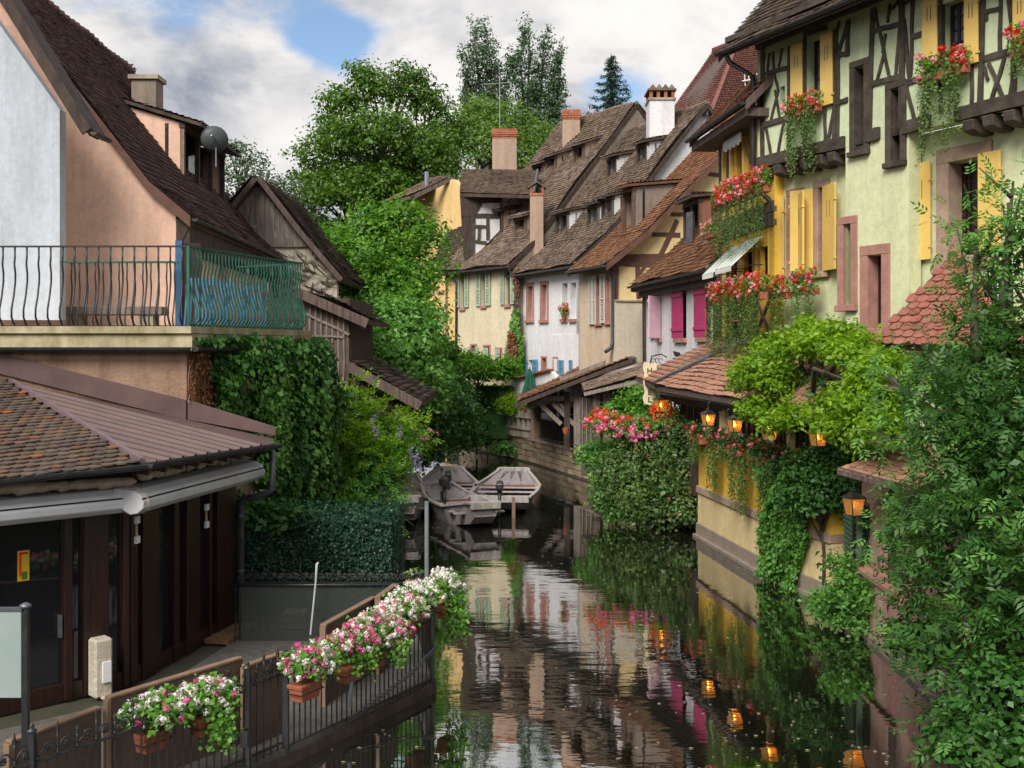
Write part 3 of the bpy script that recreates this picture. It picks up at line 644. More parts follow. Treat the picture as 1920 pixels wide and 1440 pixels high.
# trailing window box: trough + foliage + flower heads + hanging strands
def flowerbox(p0, p1, out, label, drop=(.5, 1.0), cols=('fl_red', 'fl_pink'), nh=26, group=None, hr=.05, up=.28, trail='leaf_trail', box='terracotta', gap=0, dens=1.0, cat='flower box', name='flower_box', leaf='leaf_ger', strands=None):
    p0, p1, out = V(p0), V(p1), V(out).normalized(); t = root(name, (p0 + p1) / 2, label, cat, group); d = p1 - p0; Ln = d.length
    mb = MB(); mb.obox(p0 - Z * .16, d, out * .18, Z * .16); mb.build('trough', M[box], t, bevel=.01)
    n = int(500 * Ln * dens); u = rng.uniform(-.03, 1.03, n)[:, None]; c = np.array(p0) + u * np.array(d) + np.array(out) * rng.uniform(0, .24, (n, 1)) + np.array(Z) * (rng.uniform(-.05, 1, (n, 1)) * up)
    c += rng.normal(size=c.shape) * .035; nn = rng.normal(size=c.shape) * .6 + np.array(out) * .6 + np.array((0, 0, .7))
    qmesh('foliage', leaves(c, nn, .065, .9), M[leaf], t)
    ns = strands or max(3, int(Ln / .026)); arr = []
    if drop:
        for i in range(ns):
            x = (i + rng.uniform()) / ns
            if math.sin(math.pi * ((x * max(1, round(Ln / .5))) % 1)) < .38: continue
            prof = .55 + .45 * math.sin(x * 9 + Ln * 5 + p0.y) if gap else 1
            ln = rng.uniform(*drop) * max(.25, prof); k = int(ln / .022)
            z = np.linspace(0, ln, k); s_ = np.array(p0 + d * x + out * (.17 + rng.uniform(0, .07)))
            q = s_ - np.outer(z, (0, 0, 1)) + rng.normal(size=(k, 3)) * .035 + np.outer(np.sin(z * 5 + i) * .03, np.array(d.normalized()))
            arr.append(q)
        q = np.concatenate(arr); qmesh('trailing_vine', leaves(q, rng.normal(size=q.shape) * .5 + np.array(out) + np.array((0, 0, .3)), .05, .85), M[trail], t)
    for ci, cn in enumerate(cols):
        k = int(nh * Ln / len(cols)); u = rng.uniform(-.02, 1.02, k)[:, None]
        c = np.array(p0) + u * np.array(d) + np.array(out) * rng.uniform(.06, .30, (k, 1)) + np.array(Z) * (rng.uniform(-.12, 1.15, (k, 1)) * up)
        qmesh('flowers', heads(c, hr, 12, hr * .95), M[cn], t)
    return t
def wallfoliage(W, poly, n, Ls, mat, name, label, cat, bulge=(.05, .35), asp=.8, parent=None, part='foliage', droop=(0, 0, -1), holes=None, layers=None):
    xs = [p[0] for p in poly]; ys = [p[1] for p in poly]
    def inside(x, y, poly=poly):
        c = False; j = len(poly) - 1
        for i in range(len(poly)):
            if (poly[i][1] > y) != (poly[j][1] > y) and x < (poly[j][0] - poly[i][0]) * (y - poly[i][1]) / (poly[j][1] - poly[i][1]) + poly[i][0]: c = not c
            j = i
        return c
    pts = []
    while len(pts) < n:
        x, y = random.uniform(min(xs), max(xs)), random.uniform(min(ys), max(ys))
        if not inside(x, y): continue
        if holes and any(inside(x, y, h) for h in holes): continue
        b = bulge[0] + (bulge[1] - bulge[0]) * (.5 + .25 * math.sin(x * .09 + y * .02) + .25 * math.sin(y * .06 + x * .11 + 2)) * random.uniform(.4, 1)
        pts.append(W.at(x, y, 0) + W.n * b)
    c = np.array([tuple(p) for p in pts]) + rng.normal(size=(n, 3)) * .03
    nn = np.array(W.n) * .9 + np.array((0, 0, .45)) + rng.normal(size=(n, 3)) * .45
    a = leaves(c, nn, Ls, asp, droop)
    if parent: return qmesh(part, a, M[mat], parent)
    t = root(name, V((c[:, 0].mean(), c[:, 1].mean(), c[:, 2].min())), label, cat)
    qmesh(part, a, M[mat], t); return t
# ------------------------------------------------------------------ the setting: water, banks, ground
def water():
    m, nt, b = newmat('canal water')
    b.inputs['Base Color'].default_value = (.010, .011, .007, 1); b.inputs['Roughness'].default_value = .012; b.inputs['IOR'].default_value = 4.3; b.inputs['Specular IOR Level'].default_value = .5
    a = nz(nt, 1.5, 3, .55, (.55, 1.3, 1)); c = nz(nt, 5.5, 3, .5, (.6, 1.3, 1)); d = ramp(nt, nz(nt, .16, 3, .5), [(.42, (.25,) * 3), (.62, (1, 1, 1))])
    hgt = mathn(nt, 'MULTIPLY', mathn(nt, 'ADD', a, mathn(nt, 'MULTIPLY', c, .22)), d)
    bump(nt, b, hgt, .065, .12)
    gl = nt.nodes.new('ShaderNodeBsdfGlossy'); gl.inputs['Roughness'].default_value = .012; gl.inputs['Color'].default_value = (.92, .93, .95, 1); nt.links.new(b.inputs['Normal'].links[0].from_socket, gl.inputs['Normal'])
    ms = nt.nodes.new('ShaderNodeMixShader'); ms.inputs[0].default_value = .3; nt.links.new(b.outputs[0], ms.inputs[1]); nt.links.new(gl.outputs[0], ms.inputs[2]); nt.links.new(ms.outputs[0], nt.nodes['Material Output'].inputs[0])
    me = bpy.data.meshes.new('water'); me.from_pydata([(-45, -12, 0), (30, -12, 0), (30, 110, 0), (-45, 110, 0)], [], [(0, 1, 2, 3)]); me.materials.append(m)
    o = link('water', me); o['kind'] = 'structure'
water()
LB = [(-60, -14), (-5.2, -14), (-5.0, 8.5), (-4.3, 11.5), (-3.2, 16), (-2.6, 19.2), (-2.6, 24), (-3.1, 30), (-3.9, 40), (-5.2, 52), (-9, 60), (-22, 66), (-60, 70)]
RB = [(60, -14), (6.15, -14), (6.15, 19.2), (6.45, 21.6), (5.75, 23.7), (5.2, 29), (4.4, 33.5), (3.2, 40.4), (1.15, 46.9), (-.8, 51.7), (-5.5, 60), (-16, 70), (-60, 76), (-60, 80), (60, 80)]
def bank(name, poly, z, mat):
    mb = MB(); mb.prism([(x, y, -1.2) for x, y in poly], (0, 0, z + 1.2)); o = mb.build(name, M[mat]); o['kind'] = 'structure'; return o
bank('left_bank', LB, .16, 'earth'); bank('right_bank', RB, .95, 'earth')
me = bpy.data.meshes.new('ground'); q = [(-1500, -900), (1500, -900), (1500, 2200), (-1500, 2200)]
me.from_pydata([(x, y, -.6) for x, y in q], [], [(0, 1, 2, 3)]); me.materials.append(M['earth']); o = link('ground', me); o['kind'] = 'structure'
# floating blossom specks
n = 800; vs = []
while len(vs) < n:
    D = 12 + 38 * random.random() ** 1.6; x = random.uniform(-5, 6.3)
    cx = math.sin(x * 1.1 + D * .35) + math.sin(D * .8 - x * .7) + math.sin(x * 2.3 + D * 1.7) * .6
    if random.random() < .5 + .35 * cx and -4 < x + (D - 15) * .02: vs.append((x, D, .006))
c = np.array(vs); a = leaves(c, np.tile((0, 0, 1.), (n, 1)) + rng.normal(size=(n, 3)) * .02, .05, .45, droop=(3, 0, 0)); a[:, 2] = .008 + np.abs(a[:, 2] - .006) * .3
qmesh('floating_blossom', a, M['speck'], tag=('tiny pale blossom specks floating on the dark canal water', 'blossom specks'))

# ------------------------------------------------------------------ left: terrace house with the green balcony
TW = Wall(-140, 19, 350, 19); TS = Wall(350, 19.0, 622, 24.2)
t = root('terrace_house', V((-8, 20, 0)), 'tan roughcast terrace house under the green railed balcony', 'house')
ztop = TW.sz(200, 612)[1]
TW.slab('wall', M['tan_pl'], t, -1, TW.L, 0, ztop - .45)
TS.slab('side_wall', M['tan_pl'], t, 0, TS.L, 0, ztop - .45, [TS.rect(478, 700, 500, 745)])
MB().prism([TW.pt(-1, 0, -.3), TW.pt(TW.L, 0, -.3), TS.pt(TS.L, 0, -.3), V((-6, 27, 0)), V((-16, 27, 0))], Z * (ztop - .5)).build('wall_core', M['tan_pl'], t)
# slab edge with fascia boards and gutter
c0, c1, c2 = TW.pt(-1, 0, .12), V(((352 - 960) / F * 18.85, 18.85, 0)), TS.pt(TS.sz(574, 600)[0], 0, .15)
c1 = V((TS.pt(-.05, 0, .14).x, 18.85, 0))
mb = MB(); mb.prism([c0 + Z * (ztop - .12), c1 + Z * (ztop - .12), c2 + Z * (ztop - .12), V((-6, 28, ztop - .12)), V((-16, 28, ztop - .12))], Z * .12)
mb.build('terrace_slab', M['slab'], t)
mb = MB(); mb.prism([c0 + Z * (ztop - .42) + V((0, .06, 0)), c1 + Z * (ztop - .42) + V((0, .06, 0)), c2 + Z * (ztop - .42), V((-6, 27.9, ztop - .42)), V((-16, 27.9, ztop - .42))], Z * .29)
mb.build('fascia', M['slab'], t, tag=('cream fascia board below the terrace edge',))
gutter(t, c0 + Z * (ztop - .36), c1 + Z * (ztop - .36), (0, -1, 0), .085, 'dkzinc'); gutter(t, c1 + Z * (ztop - .36), TS.pt(TS.L * .55, ztop - .36, .15), TS.n, .08, 'dkzinc')
# bellied green railing
rt = root('balcony_railing', V((-6, 19, ztop)), 'green wrought iron railing with bellied bars round the terrace', 'railing')
hr_ = P(0, 462, 18.9).z - ztop
def belly(h, mt='green_iron'):
    pr = [(0, 1), (0, .86), (.02, .78), (-.02, .66), (-.015, .55), (.05, .36), (.13, .2), (.13, .1), (.05, .02), (0, 0)]
    mb = MB(); mb.tube([(0, -x, z * h) for x, z in pr], .017, 6)
    me = bpy.data.meshes.new('railing_bar'); me.from_pydata(mb.v, [], mb.f); me.materials.append(M[mt]); me.shade_smooth(); return me
bar = belly(hr_ - .03); bar_dk = belly(hr_ - .03, 'iron')
def railrun(p0, p1, out, n, rails=((1.0, .02), (.0, .02)), bar=bar, rm='green_iron'):
    p0, p1 = V(p0), V(p1); out = V(out).normalized()
    for f_, r in rails: MB().beam(p0 + Z * hr_ * f_, p1 + Z * hr_ * f_, .045, .03).build('rail', M[rm], rt)
    x = Z.cross(-out).normalized(); x = -x
    R = Matrix(((x.x, -out.x, 0, 0), (x.y, -out.y, 0, 0), (0, 0, 1, 0), (0, 0, 0, 1)))
    for i in range(n): inst('bar', bar, rt, Matrix.Translation(p0.lerp(p1, (i + .5) / n) + Z * .02) @ R)
a_, b_2, c_ = TW.pt(-1, ztop, .05), V((c1.x - .06, 18.9, ztop)), TS.pt(TS.sz(556, 600)[0], ztop, .12)
railrun(a_, b_2, (0, -1, 0), 27, bar=bar_dk, rm='iron'); railrun(b_2, c_, TS.n, 36)
MB().beam(P(112, 491, 22) , P(335, 491, 22), .045, .03).build('rail', M['green_iron'], rt)
railrun(V((P(112, 600, 22.4).x, 22.4, ztop)), V((P(335, 600, 22.4).x, 22.4, ztop)), (0, -1, 0), 15, bar=bar_dk, rm='iron')
railrun(c_, c_ + V((-1.6, 1.0, 0)), V((.5, .8, 0)), 8)
MB().beam(b_2, b_2 + Z * hr_, .05, .05, V((1, 0, 0))).build('corner_post', M['green_iron'], rt)
# things on the terrace
bt = root('stone_bench', P(230, 600, 23.2), 'low weathered stone bench against the salmon wall behind the railing', 'bench')
z_ = ztop; x0, x1 = P(115, 0, 23.2).x, P(312, 0, 23.2).x
MB().box(x0, x1, 22.9, 23.4, z_ + .32, z_ + .5).build('seat', M['gray_wood'], bt, bevel=.02)
for x in (x0 + .2, x1 - .5): MB().box(x, x + .3, 22.95, 23.35, z_, z_ + .32).build('leg', M['concrete'], bt)
for i, (x, lab) in enumerate(((372, 'folded blue garden chair nearest the railing corner'), (405, 'folded blue garden chair second from the railing corner'), (440, 'folded blue garden chair in the middle of the terrace side'), (478, 'folded blue garden chair farthest along the terrace side'))):
    D = 20.6 + i * .8; q = root('folded_chair', PZ(x, ztop, D), lab, 'chair', 'folded blue garden chairs'); o = ORG[q.name]
    for k in range(3):
        MB().beam(o + V((k * .16 - .18, -.02, .05)), o + V((k * .12 - .18, .12, .95)), .08, .02, V((1, 0, 0))).build('slat', M['blue'], q)
    for sx in (-.24, .24):
        MB().beam(o + V((sx, -.08, 0)), o + V((sx, .16, 1.0)), .03, .03).build('leg', M['blue'], q); MB().beam(o + V((sx * .9, .2, 0)), o + V((sx * .9, -.06, .8)), .03, .03).build('leg', M['blue'], q)
dr = root('blue_door', PZ(335, ztop, 22.7), 'narrow blue door frame at the corner of the salmon house', 'door'); o = ORG[dr.name]
MB().box(o.x - .06, o.x + .08, 22.66, 22.8, ztop, ztop + 1.85).build('frame', M['blue'], dr); MB().box(o.x + .08, o.x + .45, 22.7, 22.78, ztop, ztop + 1.8).build('leaf', M['frame_wood'], dr)

# white house at the far left
WW = Wall(-260, 22, 112, 22); t = root('white_gabled_house', V((-12, 22, ztop)), 'cool white gable wall with dark overhanging eaves at far left', 'house')
zt = 0; e0 = WW.sz(112, 235); e1 = WW.sz(-200, -260)
WW.poly('wall', M['cool_pl'], t, [(112, 600), (112, 205), (-200, -235), (-200, 600)], -.3, 0)
rf = MB(); p_ = [P(172, 243, 21.3), P(-120, -230, 21.3)]; d_ = (p_[1] - p_[0])
nrm_ = V((d_.z, 0, -d_.x)).normalized()
rf.prism([p_[0], p_[1], p_[1] + nrm_ * -.12, p_[0] + nrm_ * -.12], (0, .78, 0)); rr_ = rf.build('roof', M['dark_wood'], t)
MB().prism([p_[0] + V((0, -.05, .02)), p_[1] + V((0, -.05, .02)), p_[1] + nrm_ * -.2 + V((0, -.05, 0)), p_[0] + nrm_ * -.2 + V((0, -.05, 0))], (0, .05, 0)).build('verge_board', M['dark_wood'], rr_)
for k in range(4):
    y = 21.5 + k * .12; MB().prism([p_[0] + nrm_ * -.125 + V((0, y - 21.3, 0)), p_[1] + nrm_ * -.125 + V((0, y - 21.3, 0)), p_[1] + nrm_ * -.15 + V((0, y - 21.3, 0)), p_[0] + nrm_ * -.15 + V((0, y - 21.3, 0))], (0, .09, 0)).build('soffit_board', M['dark_wood'], rr_)
gutter(rr_, p_[0] + V((-.02, -.05, -.05)), p_[0] + V((-.02, .78, -.05)), (1, 0, 0), .07, 'dkzinc')

# salmon house
PW = Wall(330, 24, 520, 36); t = root('salmon_house', V((-9, 24, ztop)), 'salmon plastered gable house with steep brown tiled roof', 'house')
Rr = 4.75; hs = House(PW, t, 0, PW.L, [(-.35, 7.75), (.55, 8.5), (Rr, 13.95)], ('pink_pl', 'tile_mauve'))
PW.slab('wall', M['pink_pl'], t, 0.02, PW.L, ztop - 4, 8.0, [(4, 5, 6, 7.4)])
hs.gable('l', 0); hs.roof(.2, .19, (.12, .1), .02, gut='dkzinc', verge='red_timber')
PW.bx(MB(), 0, PW.L, 7.2, 7.75, .02, .3).build('eaves_board', M['dark_wood'], t)
MB().prism([PW.pt(-.02, 7.05, .02), PW.pt(-.02, 7.7, .36), PW.pt(-.02, 7.75, 0)], PW.u * PW.L).build('eaves_soffit', M['dark_wood'], t)
# big shed dormer with posts
hs.dormer(352, 350, 436, 388, 1.55, .30, 'pink_pl', 'blk_timber', 'tile_mauve', 3, .5, label='long shed dormer with black posts and salmon cheek', posts=4, wdt=4.6)
chimney(246, 293, 140, 235, 30.5, 'gray_pl', None, cap='slab', parent=t)
sdish = root('satellite_dish', P(403, 262, 29), 'grey satellite dish above the salmon dormer roof', 'satellite dish'); o = ORG[sdish.name]
mb = MB(); mb.lathe(o, [(0.01, 0), (.16, .02), (.28, .07), (.36, .14), (.35, .15), (.27, .09), (.01, .02)], 20)
mm = Matrix.Rotation(math.radians(20), 4, 'Z') @ Matrix.Rotation(math.radians(-78), 4, 'X'); mb.v = [o + (mm @ (v - o)) for v in mb.v]; mb.build('dish', M['dish'], sdish, True)
MB().tube([o + V((0, .1, -.7)), o + V((0, .1, 0)), o + V((0, -.35, .05))], .02).build('arm', M['grey_pole'], sdish)
# ivy on the terrace side wall
wallfoliage(TS, [(352, 640), (430, 632), (600, 640), (618, 700), (622, 760), (605, 850), (632, 975), (560, 985), (470, 960), (470, 820), (352, 780), (380, 720)], 15500, .12, 'leaf_ivy', 'ivy', 'glossy dark ivy covering the side of the terrace house', 'ivy', (.06, .5),
            holes=[[(352, 650), (392, 650), (388, 775), (352, 780)], [(425, 690), (478, 700), (470, 745), (440, 740)]])
t2 = wallfoliage(TS, [(352, 640), (395, 650), (392, 775), (360, 775)], 500, .08, 'leaf_dry', 'dry_creeper', 'rusty dry creeper stems at the corner of the tan wall', 'creeper', (.03, .12))
mb = MB()
for i in range(26):
    x = random.uniform(354, 400) if i < 16 else random.uniform(420, 480); y = random.uniform(640, 700); pts = []
    for k in range(6): pts.append(TS.at(x + random.uniform(-5, 5), y + k * random.uniform(12, 20), .05 + random.uniform(0, .04)))
    mb.tube(pts, .008, 4)
mb.build('stems', M['leaf_dry'], t2)
for k in range(4):
    t_ = MB(); xs = 365 + k * 60
# strands hanging over
a = []
for i in range(60):
    x = random.uniform(470, 618); y = random.uniform(640, 760); ln = random.uniform(.6, 2.2); s_ = np.array(TS.at(x, y, random.uniform(.25, .55))); k = int(ln / .06)
    a.append(s_ - np.outer(np.linspace(0, ln, k), (0, 0, 1)) + rng.normal(size=(k, 3)) * .06)
a = np.concatenate(a); qmesh('hanging_ivy', leaves(a, np.array(TS.n) + rng.normal(size=a.shape) * .4 + np.array((0, 0, .4)), .12, .8), M['leaf_fresh'], tag=('brighter ivy strands hanging down the terrace side wall', 'ivy'))

# ------------------------------------------------------------------ barn and boat sheds
BW = Wall(432, 35, 632, 35); t = root('old_barn', BW.pt(BW.L / 2, 0), 'weathered grey barn with board gable and stone wall', 'barn')
BW.poly('stone_wall', M['old_white'], t, [(452, 455), (600, 465), (632, 520), (632, 700), (452, 700)], -.3, 0)
apx, rgt, lft = BW.sz(482, 342), BW.sz(632, 530), BW.sz(432, 398)
n = 16
for i in range(n):
    x0 = 442 + (590 - 442) * i / n; x1 = x0 + (590 - 442) / n - .6; f = lambda x: 342 + (482 - x) * 1.05 if x < 482 else 342 + (x - 482) * 1.22
    if f(x0) > 446 : continue
    BW.poly('board', M['gray_wood'], t, [(x0, 448), (x0, f(x0)), (x1, f(x1)), (x1, 448)], .0, .03 + .012 * (i % 2))
BW.timber('gray_wood', t, [(450, 455, 590, 455, .28)], off=.08)
for (xa, ya, xb, yb) in ((482, 338, 430, 400), (482, 338, 560, 440), (560, 440, 636, 528)):
    p0, p1 = BW.at(xa, ya, .45), BW.at(xb, yb, .45); d = (p1 - p0); mb = MB(); nn_ = V((-d.z, 0, d.x)).normalized(); nn_ = nn_ if nn_.z > 0 else -nn_
    mb.prism([p0, p1, p1 + nn_ * .16, p0 + nn_ * .16], (0, 6, 0)); sl_ = mb.build('roof', M['old_wood'], t)
    tiles('roof_tiles', M['tile_dark'], sl_, p1 + nn_ * .16, p1 + nn_ * .16 + V((0, 6, 0)), p0 + nn_ * .16 + V((0, 6, 0)), p0 + nn_ * .16, .2, .2)
# dry twigs on the barn wall
mb = MB()
for i in range(60):
    x, y = random.uniform(500, 615), random.uniform(470, 560); p = BW.at(x, y, .05); q = [p]
    for k in range(4): p = p + V((random.uniform(-.35, .35), 0, random.uniform(-.3, .15))); q.append(p)
    mb.tube(q, [.018, .014, .01, .008, .004], 4)
mb.build('bare_creeper', M['dark_wood'], tag=('tangle of bare creeper stems on the barn stone wall', 'creeper'))
SW = Wall(556, 30, 656, 30); t = root('boat_shed', SW.pt(.7, 0), 'tall dark board shed with sloping roof above the boats', 'shed')
n = 9
for i in range(n):
    x0 = 560 + 95 * i / n; x1 = x0 + 95 / n - .9; f = lambda x: 548 + (x - 560) * .46
    SW.poly('board', M['old_wood'], t, [(x0, 760), (x0, f(x0)), (x1, f(x1)), (x1, 760)], -.03, .0 + .015 * (i % 2))
    if i: SW.timber('gray_wood', t, [(x0, f(x0) + 3, x0, 730)], .05, .03, 'batten')
SW.timber('gray_wood', t, [(575, 588, 655, 627, .07), (580, 630, 645, 632, .05)], off=.06, name='batten')
MB().box(SW.pt(0, 0).x, SW.pt(SW.L, 0).x, 30.05, 35, 0, 6.3).build('dark_wall', M['dark_wood'], t)
def shedroof(t, a, b, D, dep, th=.13, mat='old_wood', over=.3):
    p0, p1 = P(*a, D - over), P(*b, D - over); d = p1 - p0; nn_ = V((-d.z, 0, d.x)).normalized(); nn_ = nn_ if nn_.z > 0 else -nn_
    mb = MB(); mb.prism([p0, p1, p1 - nn_ * th, p0 - nn_ * th], (0, dep, 0)); s_ = mb.build('roof', M[mat], t)
    tiles('roof_tiles', M['tile_dark'], s_, p1, p1 + V((0, dep, 0)), p0 + V((0, dep, 0)), p0, .2, .2)
    MB().prism([p0 + V((0, -.04, .03)), p1 + V((0, -.04, .03)), p1 - nn_ * (th + .1) + V((0, -.04, 0)), p0 - nn_ * (th + .1) + V((0, -.04, 0))], (0, .04, 0)).build('verge_board', M[mat], s_); return s_
shedroof(t, (556, 540), (692, 600), 30, 5); SW.timber('gray_wood', t, [(646, 590, 686, 612, .16)], off=.2)
t = root('boat_landing_roof', PZ(720, 0, 30), 'low open lean-to roof of old tiles over the moored boats', 'shelter')
shedroof(t, (655, 680), (792, 755), 29.5, 5.5); shedroof(t, (655, 712), (765, 768), 30.5, .5)
for x in (668, 737, 752): p = PZ(x, 0, 30.2); MB().box(p.x - .09, p.x + .09, 30.1, 30.28, -.3, P(x, 700 + (x - 655) * .5, 30.2).z).build('post', M['dark_wood'], t)
p, q = P(660, 772, 30.3), P(785, 772, 30.3); MB().beam(p, q, .14, .14).build('beam', M['old_wood'], t); MB().beam(P(690, 775, 30.3), P(735, 735, 30.3), .1, .1).build('brace', M['dark_wood'], t)
MB().box(-4.4, -2.7, 30.5, 35.5, 0.16, .6).build('landing_stage', M['gray_wood'], t)

# ------------------------------------------------------------------ glazed restaurant, lower left
R1 = Wall(-120, 13.6, 240, 15.35); R2 = Wall(240, 15.35, 440, 18.7)
t = root('glazed_restaurant', V((-5.5, 15, .2)), 'brown framed glazed restaurant front with white awning cassettes', 'restaurant')
zb, zt = .2, 3.05
MB().prism([R1.pt(-.5, .1, .6), R1.pt(R1.L, .1, .6), R2.pt(R2.L, .1, .4), V((-3.2, 19, .1)), V((-1.5, 18.2, .1)), V((-1.15, 15.7, .1)), V((-2.72, 12.8, .1)), V((-4.55, 10, .1)), V((-9, 8, .1))], Z * .1).build('terrace_floor', M['cobble'], t)
def post(W, x0, x1, o1=.06, o0=-.12, z0=zb, z1=zt, mat='frame_wood', name='post'):
    a, b = W.sz(x0, 1000)[0], W.sz(x1, 1000)[0]; return W.box(name, M[mat], t, a, b, z0, z1, o0, o1, bevel=.008)
for W, xs in ((R1, [(-60, -20), (118, 133), (155, 201), (228, 240)]), (R2, [(240, 252), (262, 292), (322, 330), (345, 369), (388, 392), (403, 437)])):
    for a, b in xs: post(W, a, b)
def glz(W, x0, x1, z0=zb + .1, z1=zt - .1):
    a, b = W.sz(x0, 1000)[0], W.sz(x1, 1000)[0]; g_ = W.box('glazing', M['glass'], t, a + .004, b - .004, z0, z1, -.07, -.05); return g_
for W, x0, x1 in ((R1, -20, 118), (R1, -120, -60), (R1, 133, 155), (R1, 201, 228), (R2, 252, 262), (R2, 292, 322), (R2, 330, 345), (R2, 369, 388), (R2, 392, 403)): glz(W, x0, x1)
for W in (R1, R2):
    W.box('bottom_rail', M['frame_wood'], t, 0, W.L, zb, zb + .22, -.1, .03); W.box('top_rail', M['frame_wood'], t, 0, W.L, zt - .05, zt + .3, -.2, .05)
W = R1; a, _ = W.sz(110, 1000); W.box('door_handle', M['zinc'], t, a, a + .03, 1.05, 1.35, -.04, .05)
a0, a1, z0, z1 = W.rect(35, 1033, 57, 1090); s_ = W.box('notice', M['fl_yel'], t, a0, a1, z0, z1, -.045, -.035); W.box('notice_print', M['fl_orange'], s_, a0 + .02, a0 + .05, z0 + .06, z1 - .05, -.034, -.031); W.box('notice_print', M['leaf_bright'], s_, a0 + .05, a1 - .03, z0 + .02, z0 + .12, -.034, -.031); W.box('notice_print', M['fl_red'], s_, a0 + .02, a1 - .02, z1 - .05, z1 - .02, -.034, -.031)
for W, x, y in ((R2, 246, 968), (R2, 378, 945)):
    a, z_ = W.sz(x, y); 
    for dz in (0, -.28): W.box('hinge_plate', M['white_paint'], t, a - .03, a + .07, z_ + dz - .1, z_ + dz, .061, .10)
    W.box('hinge_bar', M['cream_plastic'], t, a, a + .04, z_ - .3, z_, .061, .08)
W = R1; a0, a1 = W.sz(160, 1200)[0], W.sz(194, 1200)[0]; W.box('plaster_pier', M['old_white'], t, a0, a1, zb, W.sz(180, 1190)[1], .07, .3, bevel=.03); W.box('meter_box', M['white_paint'], t, a0 + .1, a1 - .04, W.sz(180, 1270)[1], W.sz(180, 1232)[1], .3, .33)
W.box('meter_box', M['old_white'], t, a0 + .08, a1 - .02, zb, W.sz(180, 1295)[1], .3, .4)
R2.box('threshold', M['sill_wood'], t, R2.sz(380, 1200)[0], R2.L, .2, .27, .03, .45)
# awning cassettes
for W, x0, y0, x1, y1 in ((R1, -110, 985, 252, 925), (R2, 250, 922, 482, 868)):
    p0, p1 = W.at(x0, y0, .42), W.at(x1, y1, .42); n_ = W.n; zc = 2.84; p0.z = p1.z = zc
    pr = [(-.3, .19), (-.02, .17), (.1, .11), (.15, .02), (.14, -.07), (.06, -.14), (-.05, -.16), (-.3, -.02)]
    mb = MB(); mb.prism([p0 + n_ * a + Z * b for a, b in pr], p1 - p0); c_ = mb.build('awning_cassette', M['white_metal'], t, bevel=.01)
    MB().prism([p0 + n_ * .125 + Z * .07, p0 + n_ * .138 + Z * .05, p0 + n_ * .12 + Z * .05], p1 - p0).build('cassette_seam', M['slot'], c_)
    mb = MB(); mb.prism([p0 + n_ * (.12 + .02 * math.cos(k)) - Z * .1 for k in (0, 2, 4)], (p1 - p0) * .001); 
j0, j1 = R1.at(240, 950, .42), R2.at(262, 950, .42); j0.z = j1.z = 2.84; n_ = (R1.n + R2.n).normalized(); MB().prism([j0 + n_ * (a * 1.12 + .02) + Z * (b * 1.15) for a, b in pr], j1 - j0).build('cassette_joint', M['cream_plastic'], t, bevel=.01)
# roofs
Bp, Cp, Ep = P(265, 872, 14.6), P(512, 834, 18.2), P(350, 787, 18.9); mpl = plane3(Bp, Cp, Ep); Hp = hit(0, 705, mpl)
Fp = hit(512, 822, mpl)
mb = MB(); mb.prism([Bp, Cp, Fp, Ep, Hp], Z * -.05); mr = mb.build('metal_roof', M['sheet'], t)
n = 11
for i in range(n):
    f_ = (i + .3) / n; h0 = Hp.lerp(Bp, f_); g1 = Bp.lerp(Cp, 1 - f_ * .97); 
    if i == 0: continue
    d = (g1 - h0); sd = mpl[1].cross(d).normalized() * (1); up = mpl[1] if mpl[1].z > 0 else -mpl[1]
    MB().prism([h0 - sd * .05, h0 + sd * .05, h0 + sd * .03 + up * .045, h0 - sd * .03 + up * .045], d).build('seam', M['sheet'], mr)
up = mpl[1] if mpl[1].z > 0 else -mpl[1]
e0 = TW.at(-20, 695, .02); e1 = TW.at(350, 787, .02)
MB().prism([e0, e1, e1 + Z * .34, e0 + Z * .34], V((0, -.05, 0))).build('flashing', M['sheet'], mr)
MB().prism([e1, Fp + Z * .05, Fp + Z * .2, e1 + Z * .34], TS.n * .05).build('flashing', M['sheet'], mr)
Ap = P(-130, 912, 13.0); tpl = plane3(Ap, Bp, Hp)
k_ = P(-130, 640, 17); k_ = hit(-130, 640, tpl)
mb = MB(); mb.prism([Ap, Bp, Hp, k_], Z * -.06); tr_ = mb.build('tile_roof', M['old_wood'], t)
u_ = (Bp - Ap).normalized(); v_ = (Hp - Ap) - u_ * (Hp - Ap).dot(u_); hh = v_.length; v_ = v_.normalized(); wb = (Bp - Ap).length; wh = (Hp - Ap).dot(u_)
def kp(p):
    q = p - Ap; a, b = q.dot(u_), q.dot(v_); return a < wb - .04 - (wb - wh) * b / hh and b < hh
tiles('tile', M['tile_near'], tr_, Ap, Bp, Bp + v_ * hh, Ap + v_ * hh, .165, .19, .02, .012, keep=kp, rounded=True, indiv=1)
MB().beam(Hp + up * .04, Bp + up * .06, .07, .07).build('hip_flashing', M['mauve'], tr_)
gutter(tr_, Ap + Z * .01, Bp + Z * .01 + u_ * .02, R1.n, .075, 'dkzinc', n=0); gutter(mr, Bp + Z * .02, Cp + Z * .02, R2.n, .085, 'dkzinc')
